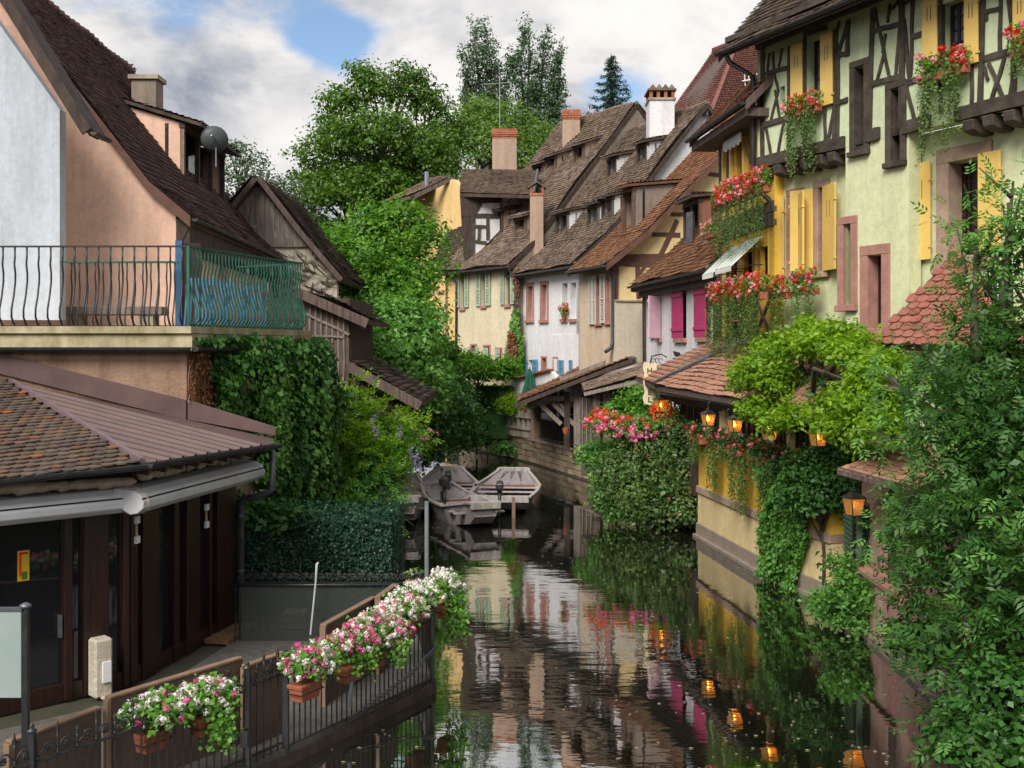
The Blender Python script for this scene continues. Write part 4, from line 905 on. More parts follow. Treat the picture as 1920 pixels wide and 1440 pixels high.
# stuffed foam rolls along the eaves
for W, x0, x1, yy0, yy1, k in ((R1, 0, 235, 918, 905, 6), (R2, 262, 470, 893, 852, 10)):
    for i in range(k):
        f_ = (i + .5) / k; p = W.at(x0 + (x1 - x0) * f_, yy0 + (yy1 - yy0) * f_, .34); r_ = random.uniform(.06, .085); L_ = W.u * random.uniform(.16, .24) * (1.4 if W is R1 else .62)
        MB().tube([p - L_, p - L_ * .7 + Z * random.uniform(-.02, .02), p + Z * .01, p + L_ * .7, p + L_], [r_ * .35, r_, r_ * random.uniform(.8, 1.1), r_, r_ * .3], 8).build('foam_roll', M['cream_plastic'], t, True)
for i in range(9):
    f_ = (i + .5) / 9; p = Bp.lerp(Cp, f_); MB().beam(p - R2.n * .02 - Z * .1, p - R2.n * .5 - Z * .0, .07, .12).build('rafter', M['dark_wood'], t)
R1.box('fascia', M['dark_wood'], t, 0, R1.L, 3.22, 3.36, .3, .36)
dp = [Cp + R2.n * .08 - Z * .08, Cp + R2.n * .08 + V((0, 0, -.75)), R2.at(455, 935, .1), R2.at(455, 940, .1) - Z * .2, R2.at(452, 1250, .1)]
dp = [P(511, 845, 18.3), P(511, 918, 18.3), P(500, 925, 18.3), P(455, 937, 18.5), P(452, 950, 18.6), P(451, 1230, 18.6)]
pipe(t, dp, .055, 'zinc', seg=10)
for y in (965, 1068, 1150): p = P(451.5, y, 18.6); MB().tube([p, p - Z * .03], .064, 10).build('pipe_collar', M['zinc'], t)
p = P(438, 900, 18.75); MB().box(p.x - .035, p.x + .02, 18.7, 18.76, .2, 3.1).build('white_trim', M['old_white'], t)
# white folding board on a black stand
t = root('menu_screen', PZ(48, .2, 10.4), 'pale panel held by a black post in the near left corner', 'board'); p = ORG[t.name]
MB().box(p.x - .03, p.x + .03, 10.37, 10.43, .2, P(48, 1140, 10.4).z).build('post', M['iron'], t, bevel=.005)
MB().lathe(V((p.x, 10.4, P(48, 1140, 10.4).z)), [(.03, 0), (.055, .01), (.055, .03), (.02, .05), (0, .05)], 10).build('cap', M['zinc'], t, True)
a, b = P(-40, 1308, 10.4), P(42, 1145, 10.4); MB().box(a.x, b.x, 10.38, 10.42, a.z, b.z).build('panel', plain('frosted pale panel', (.30, .37, .36), (.26, .33, .33), 2, .4, 0), t, bevel=.006)
MB().box(a.x, b.x + .03, 10.37, 10.43, b.z, b.z + .03).build('rail', M['zinc'], t)

# ------------------------------------------------------------------ wrought iron fence with gate, pots
zr_ = 1.05; pts_ = [V((-5.6, 8.9, 0)), V((-4.46, 10.2, 0)), V((-3.88, 11.0, 0)), V((-2.99, 12.4, 0)), V((-2.67, 12.95, 0)), V((-1.14, 15.7, 0)), V((-1.55, 18.1, 0)), V((-4.5, 18.15, 0))]
def cyl(name, r, h, seg=6):
    mb = MB().tube([(0, 0, 0), (0, 0, h)], r, seg); me = bpy.data.meshes.new(name); me.from_pydata(mb.v, [], mb.f); me.materials.append(M['iron']); return me
picket_me = cyl('picket', .011, 1.0)
def finial_mesh():
    mb = MB(); mb.tube([(0, 0, 0), (0, 0, .12), (0, 0, .17)], [.011, .011, .009], 6); mb.lathe((0, 0, .16), [(.004, 0), (.02, .02), (.012, .06), (0.001, .1)], 8); mb.lathe((0, 0, .03), [(.012, -.02), (.024, 0), (.012, .02)], 8)
    for s in (-1, 1):
        mb.tube([(s * (.012 + .05 * (1 - math.cos(a)) * .55), 0, .03 + .085 * math.sin(a * .5) - .0) for a in (0, .8, 1.6, 2.4)] + [(s * (.10 + .028 * math.cos(b)), 0, .085 + .028 * math.sin(b)) for b in (1.9, .9, 0, -1.2, -2.4, -3.4)], .009, 6)
        mb.lathe((s * .095, 0, .085), [(.001, -.014), (.017, 0), (.001, .014)], 8)
    me = bpy.data.meshes.new('finial'); me.from_pydata(mb.v, [], mb.f); me.materials.append(M['iron']); me.shade_smooth(); return me
fin = finial_mesh()
def fence_run(t, a, b, z0, z1, sp=.105, finials=True, fsp=2, rails=True, bottom=None):
    a, b = V((a.x, a.y, 0)), V((b.x, b.y, 0)); d = b - a; n = max(2, int(d.length / sp)); ang = math.atan2(d.y, d.x)
    for z in (z1, z0 + .08): MB().beam(a + Z * z, b + Z * z, .03, .022).build('rail', M['iron'], t)
    for i in range(n):
        p = a + d * ((i + .5) / n); zz = (bottom or z0)
        inst('picket', picket_me, t, Matrix.Translation(p + Z * zz) @ Matrix.Diagonal((1, 1, z1 - zz, 1)))
        if finials and i % fsp == 0: inst('finial', fin, t, Matrix.Translation(p + Z * (z1 + .01)) @ Matrix.Rotation(ang, 4, 'Z') @ Matrix.Diagonal((1.1, 1.1, 1.25 if (i // fsp) % 2 else .85, 1)))
def fpost(t, p, h=1.35, r=.03):
    MB().box(p.x - r, p.x + r, p.y - r, p.y + r, .05, h).build('post', M['iron'], t, bevel=.004); MB().lathe(V((p.x, p.y, h)), [(r * 1.5, 0), (r * 1.5, .015), (r * .5, .03), (r * .9, .05), (0.001, .08)], 8).build('post_cap', M['iron'], t, True)
t = root('iron_fence', pts_[2] + Z * .1, 'near black wrought iron fence with scrolled spear tops', 'fence')
fence_run(t, pts_[0], pts_[1], .2, zr_); fence_run(t, pts_[1], pts_[3], .2, zr_)
for p in (pts_[0], pts_[1]): fpost(t, p)
t = root('iron_gate', pts_[3].lerp(pts_[4], .5) + Z * .1, 'small black iron gate with scrolls between two tall posts', 'gate')
fence_run(t, pts_[3] + V((.05, .08, 0)), pts_[4] - V((.04, .06, 0)), .2, zr_ + .04, .1, True, 1); fpost(t, pts_[3], 1.3, .035); fpost(t, pts_[4], 1.3, .035)
p = pts_[3]; MB().box(p.x - .06, p.x + .02, p.y - .06, p.y - .03, .42, .62).build('latch', M['iron'], t, bevel=.005)
t = root('waterside_fence', pts_[5] + Z * .1, 'long black picket fence over the water hung with flower pots', 'fence')
fence_run(t, pts_[4], pts_[5], .12, zr_, .1, False); fpost(t, pts_[5], 1.12)
a, b = pts_[4], pts_[5]
for dz in (.0, .04): MB().tube([a.lerp(b, .35) + Z * (.18 + dz) + V((.06, -.03, 0)), a.lerp(b, .8) + Z * (.42 + dz) + V((.06, -.03, 0)), b + Z * (.62 + dz) + V((.05, -.03, 0))], .012, 6).build('cable', M['zinc'], t)
MB().beam(a.lerp(b, .37) + Z * .35 + V((.04, -.02, 0)), a.lerp(b, .40) + Z * 1.0 + V((.04, -.02, 0)), .04, .03).build('brace', M['grey_pole'], t)
t = root('rear_fence', pts_[6] + Z * .1, 'black scrolled fence across the far end of the platform', 'fence')
fence_run(t, pts_[5], pts_[6], .12, zr_, .12, True, 2); fence_run(t, pts_[6], pts_[7], .12, zr_, .13, True, 2)
sc = MB()
for i in range(22):
    c = pts_[6].lerp(pts_[7], (i + .5) / 22) + Z * (zr_ + .1)
    for s in (-1, 1): sc.tube([c + V((s * .06 + .05 * math.cos(a_) * (1 - a_ * .09), 0, .05 * math.sin(a_) * (1 - a_ * .09))) for a_ in [k * .7 for k in range(10)]], .007, 5)
sc.build('scrollwork', M['iron'], t, tag=(None, None, None, 'stuff'))
fpost(t, pts_[6], 1.2)
# platform edge and legs over the water
t = root('platform', V((-2.2, 14, 0)), 'dark timber platform edge standing on posts over the canal', 'platform')
for a, b in zip(pts_[1:6], pts_[2:7]): MB().beam(V((a.x, a.y, 0)) + Z * .06, V((b.x, b.y, 0)) + Z * .06, .12, .16).build('edge_beam', M['dark_wood'], t)
for k in range(9):
    p = pts_[4].lerp(pts_[5], k / 8) - V((.08, 0, 0)); MB().box(p.x - .07, p.x + .07, p.y - .07, p.y + .07, -.6, .05).build('post', M['dark_wood'], t)
    MB().beam(p + V((-1.6, .6, -.02)), p + V((.12, -.05, -.02)), .1, .1).build('joist', M['dark_wood'], t)
# boards behind the fence
def board(a, b, z0, z1, label, grp=None):
    t = root('windbreak_board', (V(a) + V(b)) / 2 + Z * .2, label, 'wooden board', 'brown boards behind the fence'); a, b = V(a), V(b); d = b - a; n = V((-d.y, d.x, 0)).normalized()
    MB().obox(a + Z * z0, d, n * .05, Z * (z1 - z0)).build('panel', M['ply_face'], t); MB().obox(a + Z * z1 - n * .01, d, n * .09, Z * .03).build('top_edge', M['ply'], t, bevel=.004)
    MB().obox(a + Z * z0 - n * .012 - d.normalized() * .03, d.normalized() * .045, n * .08, Z * (z1 - z0)).build('end_edge', M['ply'], t)
O_ = lambda px, y, z: V(((px - 960) / F * ((H - z) * F / (y - HY)), (H - z) * F / (y - HY), 0))
board(O_(205, 1312, 1.2), O_(455, 1236, 1.2), .2, 1.2, 'long brown board behind the gateside flower box')
board(O_(20, 1395, 1.12), O_(190, 1330, 1.12), .2, 1.12, 'nearest brown board behind the scrolled fence')
board(O_(462, 1252, 1.16), O_(536, 1226, 1.16), .2, 1.16, 'short brown board seen through the iron gate')
board(O_(610, 1175, 1.25), O_(705, 1122, 1.25), .2, 1.25, 'brown board behind the middle flower pots')
board(O_(712, 1122, 1.3), O_(745, 1098, 1.3), .2, 1.3, 'farthest pale edged board by the mesh screen')
# mesh screen and woodpile
t = root('mesh_screen', PZ(590, .2, 17.7), 'dark see through mesh screen stretched behind the flower pots', 'screen')
a, b = P(447, 1212, 17.7), P(742, 1097, 17.7); MB().box(a.x, b.x, 17.7, 17.71, a.z, b.z).build('net', M['net'], t)
MB().tube([P(440, 1097, 17.68), P(742, 1097, 17.68)], .022, 8).build('top_rail', M['iron'], t, True); MB().box(a.x, b.x, 17.66, 17.72, a.z - .12, a.z).build('bottom_rail', M['iron'], t)
for x in (441, 449): MB().tube([P(x, 1095, 17.68), P(x, 1212, 17.68)], .012, 6).build('post', M['iron'], t)
MB().tube([P(597, 1055, 17.4), P(594, 1058, 17.4), P(592, 1090, 17.4), P(582, 1190, 17.4)], [.016, .022, .014, .014], 8).build('cane_post', M['white_metal'], tag=('slim white pole leaning in front of the mesh screen', 'pole'))
for i, (x, y, dx) in enumerate(((545, 1192, 38), (548, 1180, 36), (546, 1169, 40), (550, 1158, 34))):
    p = P(x, y, 18.0); MB().box(p.x - .2, p.x + .2, 18.0, 18.3, p.z, p.z + .08).build('plank', M['ply'], tag=('%s plank of the small stack behind the mesh screen' % ('bottom', 'second lowest', 'third', 'top')[i], 'plank', 'stacked planks behind the mesh'), bevel=.01)
MB().tube([PZ(800, -.5, 17.3), P(800, 940, 17.3)], .035, 10).build('mooring_pole', M['grey_pole'], tag=('tall grey steel pole standing in the water by the boats', 'pole'))
# hedge of dark clipped green
t = root('clipped_hedge', PZ(600, 0, 20), 'dense dark clipped hedge behind the mesh screen', 'hedge')
mb = MB(); mb.box(-4.9, -2.3, 19.75, 21.3, -.1, 1.8); mb.build('core', M['leaf_hedge'], t)
n = 14000; c = np.stack([rng.uniform(-5, -2.15, n), 19.6 + rng.uniform(-.12, .1, n), rng.uniform(-.2, 1.95, n)], 1); c[:, 2] = np.minimum(c[:, 2], 1.82 + .12 * np.sin(c[:, 0] * 3.5) + .1 * (c[:, 0] > -2.8)); c[:, 1] += .1 * np.sin(c[:, 0] * 4 + c[:, 2] * 3)
c2 = np.stack([-2.2 + rng.uniform(-.1, .12, n // 3), rng.uniform(19.6, 21.4, n // 3), rng.uniform(-.2, 1.95, n // 3)], 1); c3 = np.stack([rng.uniform(-5, -2.1, n // 3), rng.uniform(19.6, 21.3, n // 3), 1.85 + .15 * rng.uniform(-1, 1, n // 3)], 1)
qmesh('foliage', np.concatenate([leaves(c, np.tile((0, -1, .4), (len(c), 1)) + rng.normal(size=c.shape) * .6, .055, .7), leaves(c2, np.tile((1, -.3, .4), (len(c2), 1)) + rng.normal(size=c2.shape) * .6, .055, .7), leaves(c3, np.tile((0, 0, 1), (len(c3), 1)) + rng.normal(size=c3.shape) * .6, .06, .7)]), M['leaf_hedge'], t)
# flower pots on the fence
def pot(px, py, z, wpx, label, nl, cols, rx, rz, hang=0, ry=None, hr=.05, up=.16, lean=(0, 0), nhd=40, ang=None, wid=None):
    """pot top centre at photo pixel (px,py), height z; rx,rz radii of the plant"""
    rx *= 1.15; rz *= 1.22; up *= 1.1; D = (H - z) * F / (py - HY); p = V(((px - 960) / F * D, D, z)); wd = wid or wpx / F * D; t = root('flower_pot', p - Z * .2, label, 'flower pot', 'geranium pots along the fence')
    ang = math.atan2(2.75, 1.53) if ang is None else ang; R = Matrix.Rotation(ang, 3, 'Z')
    def ring(k, zz): return [p + R @ V((sx * wd / 2 * k, sy * wd * .28 * k, zz)) for sx, sy in ((-1, -1), (1, -1), (1, 1), (-1, 1))]
    mb = MB(); 
    for (k0, z0, k1, z1) in ((.80, -.2, .93, -.05), (1.0, -.05, 1.03, 0)):
        a, b = ring(k0, z0), ring(k1, z1); mb.add(a + b, [(3, 2, 1, 0), (4, 5, 6, 7)] + [(i, (i + 1) % 4, (i + 1) % 4 + 4, i + 4) for i in range(4)])
    mb.build('pot', M['terracotta'], t, bevel=.006)
    MB().tube([q + Z * -.1 for q in ring(1.06, 0)] + [ring(1.06, 0)[0] - Z * .1], .008, 5).build('holder', M['iron'], t)
    ry = ry or rx * .7; c0 = p + V((lean[0], 0, up + lean[1]))
    bl = [(tuple(c0), (rx * .8, ry * .8, rz * .75))] + [(tuple(c0 + V((rx * .6 * math.cos(k * 1.26), ry * .6 * math.sin(k * 1.26), rz * .35 * math.sin(k * 2.1)))), (rx * .45, ry * .5, rz * .5)) for k in range(5)]
    a = crown(bl, nl // 6, 6, .05, .055, .95, lo=.5, hi=1.05, up=.8)
    if hang:
        q = []
        for i in range(26):
            s0 = c0 + V((rx * random.uniform(.1, 1.0), -ry * random.uniform(0, .8), -rz * .2)); ln = random.uniform(.3, 1) * hang; k = int(ln / .02); q.append(np.array(s0) - np.outer(np.linspace(0, ln, k), (random.uniform(-.15, .1), 0, 1)) + rng.normal(size=(k, 3)) * .04)
        q = np.concatenate(q); a = np.concatenate([a, leaves(q, rng.normal(size=q.shape) * .6 + np.array((0, -.6, .5)), .05, .9)])
    qmesh('foliage', a, M['leaf_ger'], t)
    for cn, fr in cols:
        k = int(nhd * fr * 2.2); sp, d_ = shell(bl, k * 2, .98, 1.14, -.55); sp = sp[np.argsort(sp[:, 1] - sp[:, 2] * .9 + rng.normal(size=len(sp)) * .12)][:k]
        qmesh('flowers', heads(sp, hr * 1.05, 20, hr * .7), M[cn], t)
    return t
A_ = math.atan2(1.4, .9)
pot(285, 1370, .92, 62, 'large white and pink geranium in terracotta pot left of the gate', 1500, (('fl_white', .8), ('fl_mag', .2)), .30, .20, 0, .26, .042, .17, (.06, .0), 34, A_)
pot(385, 1340, .95, 60, 'white geranium trailing down the fence beside the gate', 1400, (('fl_white', .8), ('fl_mag', .2)), .26, .22, .5, .26, .042, .14, (.02, .02), 40, A_)
pot(572, 1278, 1.0, 62, 'green leaved geranium pot just beyond the gate post', 1500, (('fl_white', .6), ('fl_mag', .4)), .30, .22, 0, .28, .042, .2, (.06, 0), 44)
pot(655, 1245, 1.0, 55, 'magenta and white geranium pot second beyond the gate', 1400, (('fl_white', .45), ('fl_mag', .35), ('fl_hot', .3)), .28, .22, .25, .3, .042, .2, (.03, .02), 52)
pot(698, 1222, 1.02, 55, 'mostly white geranium pot in the middle of the waterside fence', 1500, (('fl_white', .7), ('fl_mag', .15), ('fl_hot', .2)), .34, .26, .35, .32, .042, .22, (.08, .02), 80)
pot(752, 1185, 1.05, 50, 'white geranium pot with a few pink heads near the fence end', 1200, (('fl_white', .8), ('fl_mag', .1), ('fl_hot', .15)), .3, .2, 0, .3, .042, .2, (0, .05), 54)
pot(782, 1155, 1.08, 50, 'smaller white geranium pot by the grey pole', 1200, (('fl_white', .85), ('fl_mag', .15)), .33, .18, 0, .3, .042, .2, (-.05, .05), 54)
pot(836, 1132, 1.1, 40, 'farthest white geranium with ivy hanging over the water', 1300, (('fl_white', 1.0),), .28, .24, .8, .3, .042, .22, (-.04, .0), 50)
pot(778, 1085, 1.1, 34, 'small terracotta pot on the scrolled rear fence', 120, (('fl_white', 1.0),), .12, .08, 0, .1, .03, .06, (0, 0), 4)
# ------------------------------------------------------------------ right bank: row of old houses, far to near
def wall2(p, q):
    w = Wall.__new__(Wall); w.A = V((p.x, p.y, 0)); d = V((q.x - p.x, q.y - p.y, 0)); w.L = d.length; w.u = d / w.L; n = V((w.u.y, -w.u.x, 0)); w.n = n if n.dot(-w.A) > 0 else -n; return w
GB = .95
# pale yellow house at the far left of the row
WZ = Wall(700, 66, 862, 60); t = root('pale_yellow_house', WZ.pt(WZ.L, GB), 'pale yellow rendered house farthest along the row behind the trees', 'house')
WZ.poly('gable_wall', M['yellow_pl'], t, [(775, 368), (848, 336), (866, 352), (880, 370), (880, 660), (700, 660), (700, 450), (735, 450)], -.4, 0)
for pts, nm in (([(716, 382), (768, 368), (846, 333), (812, 334)], 'a'), ([(684, 445), (712, 412), (742, 420), (742, 450)], 'b')):
    D0 = 61; q = [P(*pts[0], D0), P(*pts[1], D0 - 1.2), P(*pts[2], D0 + 1.5), P(*pts[3], D0 + 5)]
    MB().prism(q, Z * -.15).build('roof', M['old_wood'], t); tiles('roof_tiles', M['tile_brown'], t, q[0] + Z * .03, q[1] + Z * .03, q[2] + Z * .03, q[3] + Z * .03, .22, .2, wav=.02)
p0, p1, p2 = P(770, 372, 60.2), P(848, 335, 60.8), P(872, 362, 61); MB().beam(p0, p1, .3, .22).build('verge_board', M['old_wood'], t); MB().beam(p1, p2, .3, .18).build('verge_board', M['old_wood'], t)
MB().tube([P(800, 350, 62), P(800, 322, 62)], .12, 8).build('flue', M['grey_pole'], t)
q = [P(722, 392, 60.6), P(768, 383, 60.2), P(768, 400, 60.2), P(722, 404, 60.6)]; MB().prism(q, V((.02, .2, 0))).build('dark_window_band', M['glass'], t)
window(WZ, t, WZ.rect(822, 508, 830, 542), .1, .06, 1, 2, 'stone_tan', so=.02)
# steep grey roof between
t = root('grey_roofed_house', P(850, 640, 58.5), 'pale yellow house with steep swept grey roof beside the timber dormer tower', 'house')
WY = Wall(812, 60, 862, 57.2); WY.poly('wall', M['yellow_pl'], t, [(815, 515), (862, 500), (862, 665), (815, 665)], -.3, 0)
pr = [P(806, 506, 59.6), P(886, 478, 56.6), P(905, 372, 60), P(868, 365, 63)]; mid0, mid1 = P(832, 455, 60.5), P(893, 440, 58)
for a, b, c, d in ((pr[0], pr[1], mid1, mid0), (mid0, mid1, pr[2], pr[3])):
    MB().prism([a, b, c, d], Z * -.15).build('roof', M['old_wood'], t); tiles('roof_tiles', M['tile_dark'], t, a + Z * .03, b + Z * .03, c + Z * .03, d + Z * .03, .2, .19, wav=.02)
gutter(t, pr[0], pr[1], WY.n, .08); window(WY, t, WY.rect(822, 512, 833, 545), .1, .06, 1, 2, 'stone_tan', so=.02)

# cream house with pale green shutters
WA = Wall(835, 56.3, 967, 51.2); t = root('cream_house', WA.pt(WA.L, GB), 'cream house with pale green louvred shutters and large old brown roof', 'house')
hA = House(WA, t, 0, WA.L, [(-.4, 8.75), (1.3, 10.2), (7.5, 17.3)], ('cream_pl', 'tile_brown'))
hl = []; R_ = lambda x0, y0, x1, y1: WA.rect(x0, y0, x1, y1)
ups = [(864, 513, 872, 577), (903, 511, 912, 573), (948, 508, 957, 571)]; los = [(884, 648, 893, 675), (908, 650, 918, 680), (931, 655, 940, 680), (949, 655, 956, 680)]
a_l = WA.sz(857, 600)[0]
hl = [R_(*r) for r in ups + los]
WA.slab('wall', M['cream_pl'], t, a_l, WA.L, GB - 1, 8.9, hl); WA.slab('wall', M['yellow_pl'], t, 0, a_l - .01, GB - 1, 8.9)
for r in ups: window(WA, t, R_(*r), .15, .06, 2, 3, 'red_timber', sur=None)
for i, r in enumerate(los): window(WA, t, R_(*r), .1, .05, 1, 2, 'stone_pink', sur='stone_pink', sw=.1)
for x0, y0, x1, y1 in ((858, 515, 863.5, 576), (873, 513, 880, 576), (894, 511, 903, 574), (912, 510, 921, 573), (940, 508, 947, 571), (959, 506, 966, 570), (879.5, 650, 883.5, 676), (893, 650, 898, 676), (909, 652, 917, 680), (932, 655, 939, 680)):
    a, b, z0, z1 = R_(x0, y0, x1, y1); shutter(WA, t, a, b, z0, z1, 'pale_green', 'louvre', .05)
hA.gable('r', GB, 'gray_pl'); hA.gable('l', GB, 'gray_pl')
hA.roof(.2, .17, (.2, .0), .05, gut='zinc')
pipe(t, [WA.at(838, 507, .4), WA.at(840, 515, .35), WA.at(856, 530, .1), WA.at(855, 660, .08)], .06, 'dkzinc'); pipe(t, [WA.at(952, 494, .4), WA.at(953, 506, .3), WA.at(967, 520, .05), WA.at(966, 640, .05)], .05, 'zinc')
hA.dormer(1076, 308, 1087, 312, 1.0, .35, 'taupe_pl', 'old_wood', wdt=.9); hA.dormer(1025, 324, 1036, 328, .9, .35, 'taupe_pl', 'old_wood', wdt=.9)
hA.dormer(1000, 336, 1010, 338, .8, .35, 'taupe_pl', 'old_wood', wdt=.9); hA.dormer(966, 440, 982, 444, .9, .3, 'taupe_pl', 'old_wood', wdt=1.0); hA.dormer(924, 440, 936, 446, 1.2, .22, 'taupe_pl', 'dark_wood', wdt=1.0)
RD = lambda h, x, y: (lambda q: h.pt(q[0], q[1], 0).y)(h.on(x, y))
chimney(923, 969, 241, 330, RD(hA, 945, 330) - .3, 'taupe_pl', None, parent=t, depth=1.0); chimney(1055, 1088, 205, 270, RD(hA, 1072, 262) - .3, 'taupe_pl', None, parent=t, depth=.9); chimney(994, 1019, 340, 452, RD(hA, 1006, 440) - .5, 'taupe_pl', None, cap='arch', parent=t, depth=.6)
ant = root('roof_aerial', P(937, 240, 55.4), 'thin television aerial on the broad cream chimney', 'aerial'); o = ORG[ant.name]
MB().tube([o, o + Z * 2.6], .025, 6).build('mast', M['grey_pole'], ant)
for k in range(5): MB().tube([o + Z * (2.1 + .05 * k) + V((-.9 + k * .35, 0, 0)), o + Z * (2.1 + .05 * k) + V((-.9 + k * .35, .6, 0))], .012, 4).build('rod', M['grey_pole'], ant)
MB().tube([o + Z * 2.2 + V((-1, 0, 0)), o + Z * 2.3 + V((.6, 0, 0))], .015, 5).build('boom', M['grey_pole'], ant)
# timber dormer tower with its own hipped roof
tw = root('tower_dormer', P(905, 490, 51.6), None, None); tw.parent = t; tw.location = ORG[tw.name] - ORG[t.name]; tw['label'] = 'tall half timbered dormer tower with white infill'
q0, q1 = hA.on(880, 489), hA.on(937, 436); T1 = wall2(hA.pt(q0[0], q0[1], 0), hA.pt(q1[0], q1[1] - .4, 0)); TD = T1.at(900, 400).y - 51.6
T1.poly('white_infill', M['white_pl'], tw, [(886, 380), (937, 372), (937, 432), (885, 487)], -.5, 0)
T1.poly('boarding', M['dark_wood'], tw, [(866, 365), (886, 365), (886, 480), (873, 487)], -.5, .03); T1.poly('boarding', M['dark_wood'], tw, [(866, 364), (945, 362), (940, 380), (905, 381), (895, 398), (886, 405), (866, 405)], -.2, .05)
T1.timber('blk_timber', tw, [(889, 404, 937, 405, .2), (890, 424, 916, 425, .14), (914, 403, 914, 449, .16), (899, 426, 897, 452, .14), (888, 452, 912, 455, .14), (887, 400, 886, 485, .2)], off=.06)
for a, b, c, d in ((P(862, 363, 51.4 + TD), P(1000, 366, 49.8 + TD), P(1008, 322, 52.5 + TD), P(866, 318, 54.5 + TD)),):
    MB().prism([a, b, c, d], Z * -.15).build('tower_roof', M['dark_wood'], tw); tiles('tower_tiles', M['tile_dark'], tw, a + Z * .02, b + Z * .02, c + Z * .02, d + Z * .02, .2, .18, wav=.02)
    MB().prism([a, d, P(885, 366, 55.5 + TD)], V((.1, 0, 0))).build('hip_end', M['dark_wood'], tw)
MB().beam(P(1000, 366, 49.7 + TD), P(1008, 322, 52.4 + TD), .1, .3).build('lead_flashing', M['zinc'], tw)

# white house with sandstone window surrounds
WB = Wall(966, 52.3, 1086, 46.1); t = root('white_house', WB.pt(WB.L, GB), 'tall white gabled house with red sandstone windows and blue shutters below', 'house')
hB = House(WB, t, 0, WB.L, [(-.45, 8.35), (1.2, 9.8), (6.16, 15.7)], ('white_pl', 'tile_brown'))
R_ = WB.rect; ups = [(990, 537, 999, 600), (1016, 534, 1026, 600)]; nar = [(1054, 531, 1064, 598), (1070, 530, 1080, 598)]; los = [(991, 675, 1001, 705), (1017, 672, 1024, 695), (1039, 673, 1046, 695), (1059, 675, 1069, 705)]
hl = [R_(*r) for r in ups + nar + los]; WB.slab('wall', M['white_pl'], t, 0, WB.L, GB - 1, 8.6, hl)
for r in ups: window(WB, t, R_(*r), .2, .07, 2, 4, 'white_paint', sur='stone_pink', sw=.17)
for i, r in enumerate(nar): window(WB, t, R_(*r), .25, .06, 2, 4, 'white_paint', sur=None, gm='blueglass')
for i in (0, 3): window(WB, t, R_(*los[i]), .2, .05, 1, 2, 'white_paint', sill=False)
for i in (1, 2): window(WB, t, R_(*los[i]), .15, .05, 1, 1, 'stone_tan', sur='stone_pink', sw=.1)
for x0, y0, x1, y1 in ((981, 674, 990, 704), (1001, 674, 1009.5, 702), (1050.5, 675, 1058.5, 702), (1070, 675, 1075, 702)):
    a, b, z0, z1 = R_(x0, y0, x1, y1); shutter(WB, t, a, b, z0, z1, 'ltblue', 'louvre', .05)
WB.box('plaster_band', M['white_pl'], t, WB.sz(1031, 630)[0], WB.L, GB, WB.sz(1050, 628)[1], .0, .03)
hB.gable('r', GB); hB.gable('l', GB); hB.roof(.2, .17, (.1, .25), .04, gut='zinc', verge='dark_wood')
pipe(t, [WB.at(966, 507, .5), WB.at(967, 515, .4), WB.at(976, 525, .08), WB.at(976, 600, .06)], .06, 'copperpipe'); pipe(t, [WB.at(1078, 492, .5), WB.at(1079, 500, .3), WB.at(1088, 510, .08), WB.at(1088, 700, .06)], .06, 'copperpipe')
hB.dormer(1042, 445, 1064, 440, 1.05, .22, 'white_pl', 'blk_timber', nwin=2, posts=3); hB.dormer(1101, 430, 1111, 427, 1.0, .22, 'white_pl', 'blk_timber', wdt=1.0); hB.dormer(1127, 417, 1137, 414, 1.0, .22, 'white_pl', 'blk_timber', wdt=1.0)
hB.dormer(1138, 340, 1146, 336, 1.0, .22, 'white_pl', 'blk_timber', wdt=.9); hB.dormer(1192, 318, 1199, 312, 1.0, .22, 'white_pl', 'blk_timber', wdt=.9)
chimney(1218, 1265, 160, 260, RD(hB, 1240, 262) - .6, 'white_pl', None, cap='tile', parent=t, depth=1.3)
gp = hB.pt(WB.L, 6.16, 0); gw = wall2(WB.pt(WB.L, 0), hB.pt(WB.L, 8, 0)); o = gw.at(1322, 210, .1); MB().box(o.x - .12, o.x + .12, o.y - .1, o.y, o.z - .15, o.z + .15).build('vent', M['old_wood'], t)

# cream house with half timbered gable
WC = Wall(1086, 43.9, 1148, 41); t = root('half_timbered_gable_house', WC.pt(WC.L, GB), 'narrow beige house with brown half timbered gable and orange brown roof', 'house')
hC = House(WC, t, 0, WC.L, [(-.45, 8.0), (1.3, 9.35), (6.4, 14.3)], ('beige_pl', 'tile_orange'))
R_ = WC.rect; wr = [R_(1120, 520, 1128, 607), R_(1139, 517, 1143, 605)]
WC.slab('wall', M['beige_pl'], t, 0, WC.L, GB - 1, 8.2, wr)
for r in wr: window(WC, t, r, .15, .06, 1, 3, 'red_timber', sur='stone_pink', sw=.1)
for x0, y0, x1, y1 in ((1107, 518, 1113, 608), (1113.5, 518, 1120, 608), (1128, 514, 1137, 606)):
    a, b, z0, z1 = R_(x0, y0, x1, y1); shutter(WC, t, a, b, z0, z1, 'shut_white', 'louvre', .05)
CG = wall2(WC.pt(WC.L, 0), hC.pt(WC.L, 8, 0))
hC.gable('r', GB, 'panel_pl'); hC.roof(.2, .17, (.05, .45), .02, gut='zinc', verge='red_timber')
f3 = lambda x, y: (1000 + x / 3.6, 160 + y / 3.6)
def tl(f, L_): return [(*f(a, b), *f(c, d), w_) for a, b, c, d, w_ in L_]
